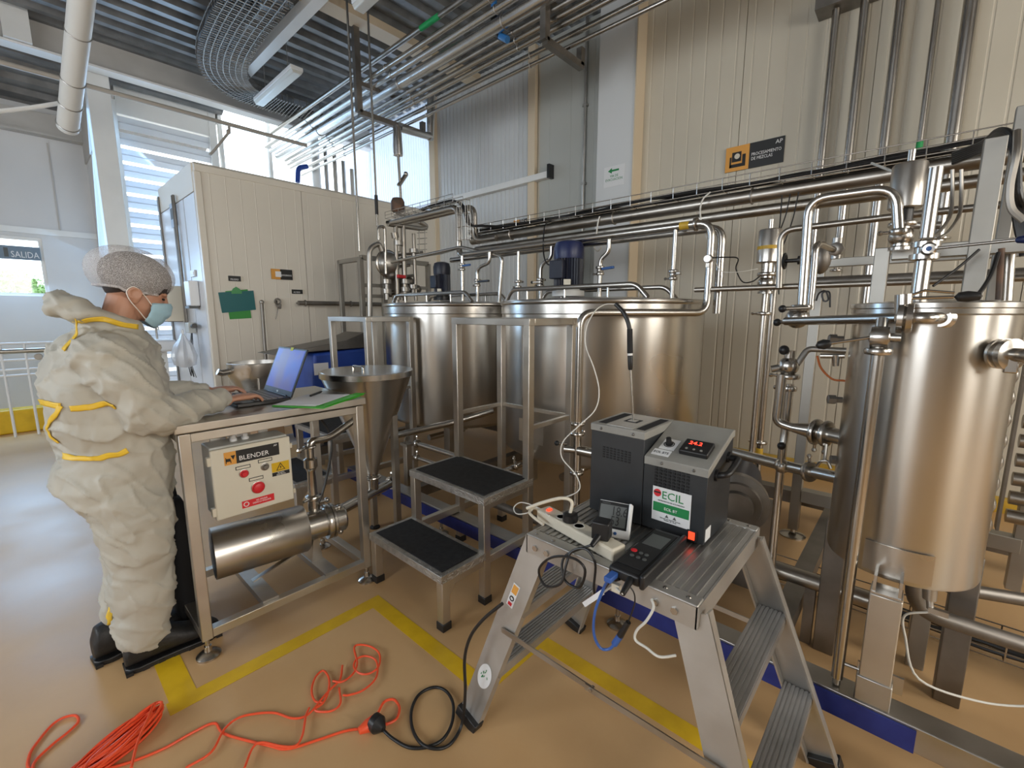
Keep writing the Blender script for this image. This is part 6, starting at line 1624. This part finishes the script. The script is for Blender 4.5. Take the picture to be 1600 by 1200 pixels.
for px in (470, 560): add('wall_stay', MB().bb(P(px, 473, y=fy-.12).x-.01, P(px, 473, y=fy-.12).x+.01, fy-.12, fy, z_-.01, z_+.01), M['darksteel'], t)

# kettle ring, blue covered machine, grey bench behind the table
kx, ky = P(398, 572, y=4.4).x, 4.4
t = thing('steel_kettle', 'open steel kettle ring on a grey stand behind the laptop', 'kettle', (kx, ky, .6))
kz = P(398, 566, y=4.4).z
add('drum', MB().lathe([(.10, -.34), (.20, -.14), (.215, -.10), (.215, 0), (.205, .004), (.203, -.10), (.19, -.14), (0, -.2)], (kx, ky, kz), n=40), M['steel'], t)
add('spout', MB().tube([(kx-.20, ky-.02, kz-.06), (kx-.27, ky-.03, kz-.07), (kx-.30, ky-.03, kz-.055)], .028, n=12), M['tube'], t)
add('chain', MB().tube([(kx-.05, ky-.22, kz-.12), (kx-.05, ky-.22, kz-.40)], .010, n=6), M['dull'], t)
add('stand', MB().bb(kx-.16, kx+.16, ky-.14, ky+.14, 0, kz-.30), M['dull'], t, bevel=.01)
t = thing('covered_machine', 'machine under a dark blue cover behind the second step stool', 'machine', (2.2, 4.6, 0))
m0, m1 = P(486, 560, y=4.55), P(592, 560, y=4.55); mt_ = P(540, 545, y=4.55).z
add('blue_cover', MB().prism([(m0.x, 4.55, .62), (m0.x+.03, 4.55, mt_-.03), (m1.x, 4.55, mt_), (m1.x, 4.55, .62)], (0, .5, 0)), M['blue_obj'], t, bevel=.03)
add('dark_lid', MB().prism([(m0.x-.35, 4.56, mt_-.02), (m0.x+.4, 4.56, mt_+.09), (m0.x+.62, 4.56, mt_+.17), (m0.x+.75, 4.56, mt_+.04), (m1.x, 4.56, mt_+.0)], (0, .45, 0)), M['darksteel'], t, bevel=.01)
add('body', MB().bb(m0.x+.03, m1.x-.05, 4.57, 5.0, .06, .62), M['motor'], t, bevel=.01)
add('paper_label', MB().bb(m0.x+.02, m0.x+.17, 4.540, 4.546, mt_-.25, mt_-.13), M['paper'], t)
for x in (m0.x+.1, m1.x-.15): add('skid_leg', MB().bb(x-.03, x+.03, 4.6, 4.95, 0, .06), M['black'], t)
t = thing('work_bench', 'low grey steel bench seen under the table behind the box', 'bench', (1.6, 3.9, 0))
add('top', MB().bb(1.05, 1.95, 4.05, 4.35, .70, .74), M['dull'], t); add('shelf', MB().bb(1.05, 1.95, 4.05, 4.35, .34, .37), M['whitep'], t)
for x in (1.08, 1.92):
    for y in (4.08, 4.32): add('leg', MB().bb(x-.02, x+.02, y-.02, y+.02, 0, .70), M['dull'], t)
t = thing('blue_bucket', 'bright blue plastic bucket on the bench shelf', 'bucket', (1.72, 4.18, .37))
add('bucket', MB().lathe([(.10, 0), (.13, .26), (.138, .265), (.138, .28), (.125, .28), (.095, .01), (0, .01)], (1.72, 4.18, .371), n=28), M['blue_obj'], t)
add('bail', MB().tube(spline([(1.72, 4.05, .64), (1.66, 4.12, .60), (1.64, 4.18, .59), (1.66, 4.24, .60), (1.72, 4.31, .64)], 4), .004, n=6), M['dull'], t)
solo('cardboard_box', MB().bb(1.28, 1.50, 4.08, 4.30, .371, .56).bb(1.27, 1.51, 4.07, 4.31, .53, .565), mat('cardboard', (.40, .25, .14), .7), 'small brown cardboard box on the bench shelf beside the bucket', 'box', bevel=.004)

# ================================================================== left side of the cold room: dispensers and wires
lx_ = CX0-.014
def side(px, py, d=0.0): return P(px, py, x=lx_-d)
def sbox(name, label, cat, x0, y0, x1, y1, d, m, bev=.01):
    a, b = side(x1, y1), side(x0, y0); t = thing(name, label, cat, a)
    add('case', MB().bb(lx_-d, lx_-.001, a.y, b.y, a.z, b.z), m, t, bevel=bev); return t, a, b
t, a, b = sbox('soap_dispenser', 'white wall soap dispenser on the side of the cold room', 'dispenser', 302, 440, 314, 478, .10, M['whitep'])
add('lever', MB().bb(lx_-.115, lx_-.02, a.y+.02, b.y-.02, a.z-.03, a.z), M['lcd'], t)
t, a, b = sbox('wall_switch', 'small white switch plate above the soap dispenser', 'switch', 300, 423, 307, 432, .02, M['whitep'], .004)
add('rocker', MB().bb(lx_-.026, lx_-.02, a.y+.02, b.y-.02, a.z+.02, b.z-.02), M['white'], t)
t, a, b = sbox('towel_dispenser', 'large beige towel dispenser box on the cold room side', 'dispenser', 268, 450, 293, 502, .22, M['ivory'], .015)
add('slot', MB().bb(lx_-.20, lx_-.04, a.y+.04, b.y-.04, a.z-.006, a.z), M['black'], t)
t, a, b = sbox('notice_board', 'pale blue notice taped high on the cold room side', 'notice', 265, 320, 278, 352, .006, mat('pale_blue_notice', (.45, .52, .62), .6), .001)
add('print', MB().bb(lx_-.008, lx_-.006, a.y+.03, b.y-.03, a.z+.1, b.z-.06), M['lcd'], t)
t = thing('junction_box', 'small grey junction box with cables on the cold room corner', 'junction box', side(298, 515))
c_ = side(298, 512, .05)
add('box', MB().box(c_, (.08, .16, .13)), M['boxside'], t, bevel=.008)
add('black_plug', MB().cyl(c_+V((0, -.12, .02)), c_+V((-.02, -.28, .03)), .028, n=10), M['black'], t)
for k in range(3):
    add('loose_wire', MB().tube(spline([c_+V((0, -.02*k, -.06)), c_+V((-.02, .05-.06*k, -.25)), c_+V((-.03, .02+.07*k, -.45)), c_+V((-.02, -.10+.12*k, -.62)), c_+V((-.03, .03*k, -.50+.05*k))], 6), .005, n=6), M['black'] if k else M['dull'], t)
for k, px in enumerate((277, 281)):
    a = side(px-4, 300); bq = side(298, 505)
    solo('side_conduit', MB().cyl((lx_-.03, bq.y+.03+.05*k, bq.z), (lx_-.03, bq.y+.03+.05*k, 2.95), .015, n=8), M['darksteel'], ['front', 'rear'][k]+' dark conduit rising up the cold room side panel', 'conduit')
t = thing('plastic_bag', 'crumpled white plastic bag hanging beside the cold room', 'bag', side(285, 560, .2))
c_ = side(288, 545, .20)
bgm = MB(); loft(bgm, [hring(c_.x, c_.y, c_.z+z, a, a*1.3, n=20, wob=lambda t, z: .12*math.sin(5*t)+.08*math.sin(9*t)) for z, a in ((-.22, .04), (-.19, .10), (-.08, .12), (.04, .09), (.12, .04), (.18, .015))])
add('bag', bgm, mat('thin_white_plastic', (.72, .74, .78), .3, alpha=.55), t, angle=60)
add('bag_handle', MB().torus(c_+V((0, 0, .20)), .03, .008, XA, n=14, m=6), M['whitep'], t)
# wash stand near the louvres
t = thing('wash_stand', 'white wash stand with taps in front of the louvres', 'sink', (1.3, 7.9, 0))
add('basin', MB().bb(1.10, 1.50, 7.7, 8.25, .98, 1.14), M['whitep'], t, bevel=.03)
add('pedestal', MB().bb(1.2, 1.4, 7.85, 8.15, 0, .98), M['white'], t)
for x in (1.2, 1.36): add('tap', MB().tube([(x, 8.15, 1.14), (x, 8.15, 1.32), (x, 8.02, 1.32), (x, 8.02, 1.27)], .014, n=10, fillet=.04), M['tube'], t)
t = thing('hand_rail', 'white tubular railing by the far wall behind the worker', 'railing', (0, 8.0, 0))
RYY = 8.1
zr = [P(20, q, y=RYY).z for q in (537, 549, 563, 578, 587)]
for k, z in enumerate(zr):
    add('rail', MB().cyl((-2.5, RYY, z), (.85, RYY, z), .030 if k == 1 else .014, n=10), M['dull'] if k == 1 else M['whitep'], t)
for x in (-2.4, -1.6, -.9, P(10, 600, y=RYY).x, P(48, 600, y=RYY).x, .84): add('baluster', MB().cyl((x, RYY, 0), (x, RYY, zr[0]), .014, n=10), M['whitep'], t)
solo('yellow_kerb', MB().bb(-2.6, .9, RYY+.25, RYY+.50, 0, .30), M['yellow'], 'yellow painted kerb block behind the white railing', 'kerb', bevel=.02)
for k, (x, z) in enumerate(((.45, .92),)):
    solo('rail_clip', MB().lathe([(.03, -.02), (.04, 0), (.03, .02)], (P(60, 557, y=RYY).x, RYY-.02, P(60, 557, y=RYY).z), YA, n=12), M['brownpipe'], 'small brown clip on the top rail behind the worker', 'clip')
# exit banner in the far window, trees and a building outside
t = thing('exit_banner', 'grey SALIDA exit banner hanging in the far window', 'sign', (0, FY, 2.4))
a, b = P(-30, 402, y=FY-.01), P(62, 387, y=FY-.01)
add('strip', MB().bb(a.x, b.x, FY-.012, FY-.008, a.z, b.z), mat('slate_blue_banner', (.16, .22, .28), .5), t)
q = P(20, 399, y=FY-.013)
text('lettering', 'SALIDA', .12, (P(17, 399, y=FY-.013).x, FY-.0135, a.z+.03), (1, 0, 0), (0, 0, 1), M['whitep'], t, sx=.70)
add('pictogram', MB().bb(P(6, 395, y=FY).x, P(13, 395, y=FY).x, FY-.0135, FY-.012, a.z+.03, b.z-.03), M['lcd'], t)
M['leaf'] = mat('tree_leaves', (.10, .22, .05), .6, col2=(.20, .34, .10), scale=3)
def tree(label, x, y, h, r, seed):
    t = thing('tree', label, 'tree', (x, y, 0)); rr = random.Random(seed)
    add('trunk', MB().cyl((x, y, 0), (x, y, h*.6), .12, .08, n=10), M['rust'], t)
    mb = MB()
    for k in range(1800):
        th, u = rr.uniform(0, 2*PI), rr.uniform(-1, 1); q = r*rr.uniform(.5, 1)
        p = V((x+q*math.sqrt(1-u*u)*math.cos(th), y+q*math.sqrt(1-u*u)*math.sin(th), h*.75+q*u*.8))
        d = V((rr.uniform(-1, 1), rr.uniform(-1, 1), rr.uniform(-1, 1))).normalized(); e = d.orthogonal().normalized()
        s_ = rr.uniform(.05, .11); mb.raw([p-d*s_, p+e*s_*.6, p+d*s_, p-e*s_*.6], [(0, 1, 2, 3)])
    o = add('foliage', mb, M['leaf'], t, smooth=False, kind='stuff'); return t
tree('leafy green tree outside, right half of the far window', 1.15, 19, 2.2, .95, 1); tree('tall green tree outside beside the brick building', -.05, 22, 2.9, 1.0, 2)
tree('low distant tree outside behind the other two', 1.9, 28, 2.5, 1.3, 4)
t = thing('distant_building', 'brown brick building outside at the left of the far window', 'building', (-.9, 22, 0))
add('walls', MB().bb(-3.4, -.20, 24, 26, 0, 3.9), mat('brick_facade', (.30, .20, .17), .8), t)
for z in (1.2, 1.9, 2.6, 3.2):
    for x in (-.6, -1.1): add('window', MB().bb(x, x+.3, 23.95, 23.99, z, z+.4), M['lcd'], t)
solo('ground_outside', MB().bb(-30, 40, FY+.2, 60, -.2, -.02), mat('outdoor_concrete', (.45, .45, .43), .8), 'pale ground outside beyond the windows', 'ground', kind='structure')

# ================================================================== signs on the right wall
sx_ = WX-.012
t = thing('process_sign', 'orange and black PROCESAMIENTO DE MEZCLAS sign on the right wall', 'sign', P(1180, 250, x=sx_))
a, b = P(1133, 252, x=sx_-.01), P(1225, 232, x=sx_-.01)
ym, zc, hh = a.y, (a.z+b.z)/2, .115
y0_, y1_ = P(1134, 250, x=sx_-.01).y, P(1225, 235, x=sx_-.01).y
add('board', MB().bb(sx_-.012, sx_, y1_, y0_, zc-hh, zc+hh), M['signblack'], t)
ysp = y0_-(y0_-y1_)*.42
add('orange_square', MB().bb(sx_-.014, sx_-.012, ysp, y0_, zc-hh, zc+hh), M['orange'], t)
fx = sx_-.016
add('pictogram', MB().bb(fx, fx+.002, ysp+.07, y0_-.06, zc-.03, zc+.06).bb(fx, fx+.002, ysp+.03, y0_-.04, zc-.08, zc-.05).bb(fx, fx+.002, ysp+.03, ysp+.06, zc-.05, zc+.03).bb(fx, fx+.002, y0_-.055, y0_-.04, zc-.08, zc+.02), M['textblack'], t)
add('pictogram_disc', MB().lathe([(.025, 0), (.025, .002), (0, .002)], (fx, (ysp+y0_)/2, zc+.02), (-1, 0, 0), n=18), M['ivory'], t)
text('lettering', 'PROCESAMIENTO\nDE MEZCLAS', .040, (fx+.002, ysp-.02, zc-.005), (0, -1, 0), (0, 0, 1), M['textwhite'], t, sx=.80)
text('mark', 'AP', .05, (fx+.002, y1_+.075, zc+.06), (0, -1, 0), (0, 0, 1), M['textwhite'], t)
t = thing('evacuation_sign', 'white evacuation route sign with green arrow on the column', 'sign', P(960, 275, x=4.79))
ax_ = 4.798; y0_, y1_ = P(944, 275, x=ax_).y, P(976, 275, x=ax_).y; z1_, z0_ = P(960, 259, x=ax_).z, P(960, 291, x=ax_).z
add('board', MB().bb(ax_-.004, ax_, y1_, y0_, z0_, z1_), M['whitep'], t)
ym = (y0_+y1_)/2
add('arrow', MB().prism([(ax_-.006, ym+.08, z1_-.05), (ax_-.006, ym+.03, z1_-.02), (ax_-.006, ym+.03, z1_-.04), (ax_-.006, ym-.06, z1_-.04), (ax_-.006, ym-.06, z1_-.06), (ax_-.006, ym+.03, z1_-.06), (ax_-.006, ym+.03, z1_-.08)], (.002, 0, 0)), M['textgreen'], t)
text('lettering', 'VIA DE\nEVACUACION', .038, (ax_-.005, ym, z1_-.12), (0, -1, 0), (0, 0, 1), M['textgreen'], t, align='CENTER', sx=.9)
t = thing('tank_tag', 'small orange and black tag on the wall above the basket', 'sign', P(813, 348, x=4.97))
a = P(803, 353, x=4.975); b = P(826, 343, x=4.975)
add('board', MB().bb(4.97, 4.985, b.y, a.y, a.z, b.z+.02), M['signblack'], t); add('orange_square', MB().bb(4.968, 4.971, a.y-(a.y-b.y)*.4, a.y, a.z, b.z+.02), M['orange'], t)
text('lettering', 'TK-02', .05, (4.969, a.y-(a.y-b.y)*.45, a.z+.03), (0, -1, 0), (0, 0, 1), M['textwhite'], t, sx=.6)

# ================================================================== cords on the floor
def fl_(px, py, z=.006): return P(px, py, z=z)
oc = thing('orange_extension_cord', 'orange extension cord straggling over the floor to a black plug', 'extension cord', fl_(400, 1150))
path = [(150, 1205), (200, 1192), (255, 1170), (300, 1145), (335, 1130), (352, 1147), (420, 1165), (450, 1170), (500, 1155), (540, 1142), (570, 1138)]
add('main_cord', MB().tube(spline([fl_(*q) for q in path], 7), .0045, n=8), M['orange_cable'], oc)
path = [(290, 1200), (330, 1175), (350, 1140), (372, 1122), (400, 1115), (430, 1114), (455, 1122), (475, 1120), (490, 1108), (500, 1095), (515, 1078), (531, 1062), (535, 1040)]
add('loop_cord', MB().tube(spline([fl_(*q, .012) for q in path], 7), .0042, n=8), M['orange_cable'], oc)
path = [(476, 1130), (472, 1150), (462, 1165), (440, 1166), (410, 1160), (395, 1168), (382, 1200)]
add('loop_cord', MB().tube(spline([fl_(*q, .016) for q in [(483, 1106), (478, 1118)]+path], 7), .0040, n=8), M['orange_cable'], oc)
path = [(505, 1098), (492, 1095), (487, 1078), (493, 1058), (505, 1048), (514, 1060), (513, 1080), (505, 1098), (492, 1108), (500, 1112), (520, 1110), (532, 1098), (530, 1075)]
add('loop_cord', MB().tube(spline([fl_(*q, .010) for q in path], 7), .0042, n=8), M['orange_cable'], oc)
path = [(520, 1064), (535, 1065), (552, 1052), (558, 1035), (554, 1010), (575, 1009), (592, 1020), (592, 1040), (578, 1052), (562, 1052), (553, 1042), (557, 1030), (572, 1025), (588, 1033), (588, 1058), (568, 1078), (545, 1086), (536, 1086)]
add('loop_cord', MB().tube(spline([fl_(*q, .014) for q in path], 7), .0042, n=8), M['orange_cable'], oc)
path = [(575, 1137), (590, 1115), (600, 1097), (615, 1093), (624, 1105), (620, 1122), (608, 1130), (598, 1132)]
add('plug_loop', MB().tube(spline([fl_(*q, .010) for q in path], 7), .0050, n=8), M['orange_cable'], oc)
add('orange_socket', MB().lathe([(.012, -.04), (.022, -.01), (.024, .02), (.016, .03)], fl_(578, 1132, .024), fl_(590, 1128, .024)-fl_(575, 1137, .024), n=16), M['orange_cable'], oc)
t = thing('black_power_cord', 'thick black power cord with plug looping up over the ladder rail', 'power cord', fl_(660, 1160))
add('plug', MB().lathe([(.012, -.02), (.030, -.014), (.031, .012), (.022, .024), (.010, .040)], fl_(588, 1130, .031), (fl_(600, 1140, .03)-fl_(585, 1128, .03)), n=18), M['black'], t)
bc = [fl_(598, 1140, .02), fl_(615, 1155, .010), fl_(640, 1168, .008), fl_(668, 1167, .008), fl_(692, 1155, .012), fl_(706, 1130, .014), fl_(708, 1100, .014), fl_(697, 1080, .012), fl_(678, 1074, .010), fl_(655, 1085, .008), fl_(643, 1110, .008), fl_(645, 1140, .008), fl_(660, 1163, .018), fl_(685, 1170, .012), fl_(706, 1160, .008),
      P(722, 1130, x=.93), P(727, 1080, x=.925), P(726, 1030, x=.925), P(735, 995, x=.93), P(755, 968, x=.945), P(785, 943, x=.965)]
add('cord', MB().tube(spline(bc, 7), .0058, n=10), M['black'], t)
# coil
co = thing('orange_cable_coil', 'bundled coil of orange cable lying at the lower left', 'cable coil', fl_(230, 1150))
rnd = random.Random(21)
c0_, c1_ = fl_(245, 1118), fl_(120, 1225)
axd = (c1_-c0_).normalized(); sdv = V((-axd.y, axd.x, 0)); L_ = (c1_-c0_).length
for k in range(22):
    w_ = .045*rnd.uniform(.4, 1.0); e_ = rnd.uniform(-.02, .04); ofs = rnd.uniform(-.018, .018); zz = .008+.0022*k
    pts = []
    for j in range(16):
        t_ = 2*PI*j/16
        u = .5-.5*math.cos(t_)
        p = c0_ + axd*(e_+(L_+rnd.uniform(-.01, .01))*u) + sdv*(w_*math.sin(t_)*(1-.3*u)+ofs*(1+.5*u))
        pts.append(V((p.x, p.y, zz+.006*math.sin(t_*2+k))))
    add('turn', MB().tube(spline(pts, 4, True), .0046, n=7, closed=True), M['orange_cable'], co)
add('loose_end', MB().tube(spline([fl_(205, 1200, .06), fl_(215, 1160, .065), fl_(232, 1120, .068), fl_(239, 1102, .06)], 6), .0046, n=8), M['orange_cable'], co)
add('loose_loop', MB().tube(spline([fl_(110, 1210, .01), fl_(50, 1205), fl_(46, 1180), fl_(62, 1155), fl_(82, 1132), fl_(100, 1121), fl_(118, 1118), fl_(122, 1128), fl_(105, 1145), fl_(80, 1165), fl_(52, 1195), fl_(60, 1225, .01)], 6), .0045, n=8), M['orange_cable'], co)
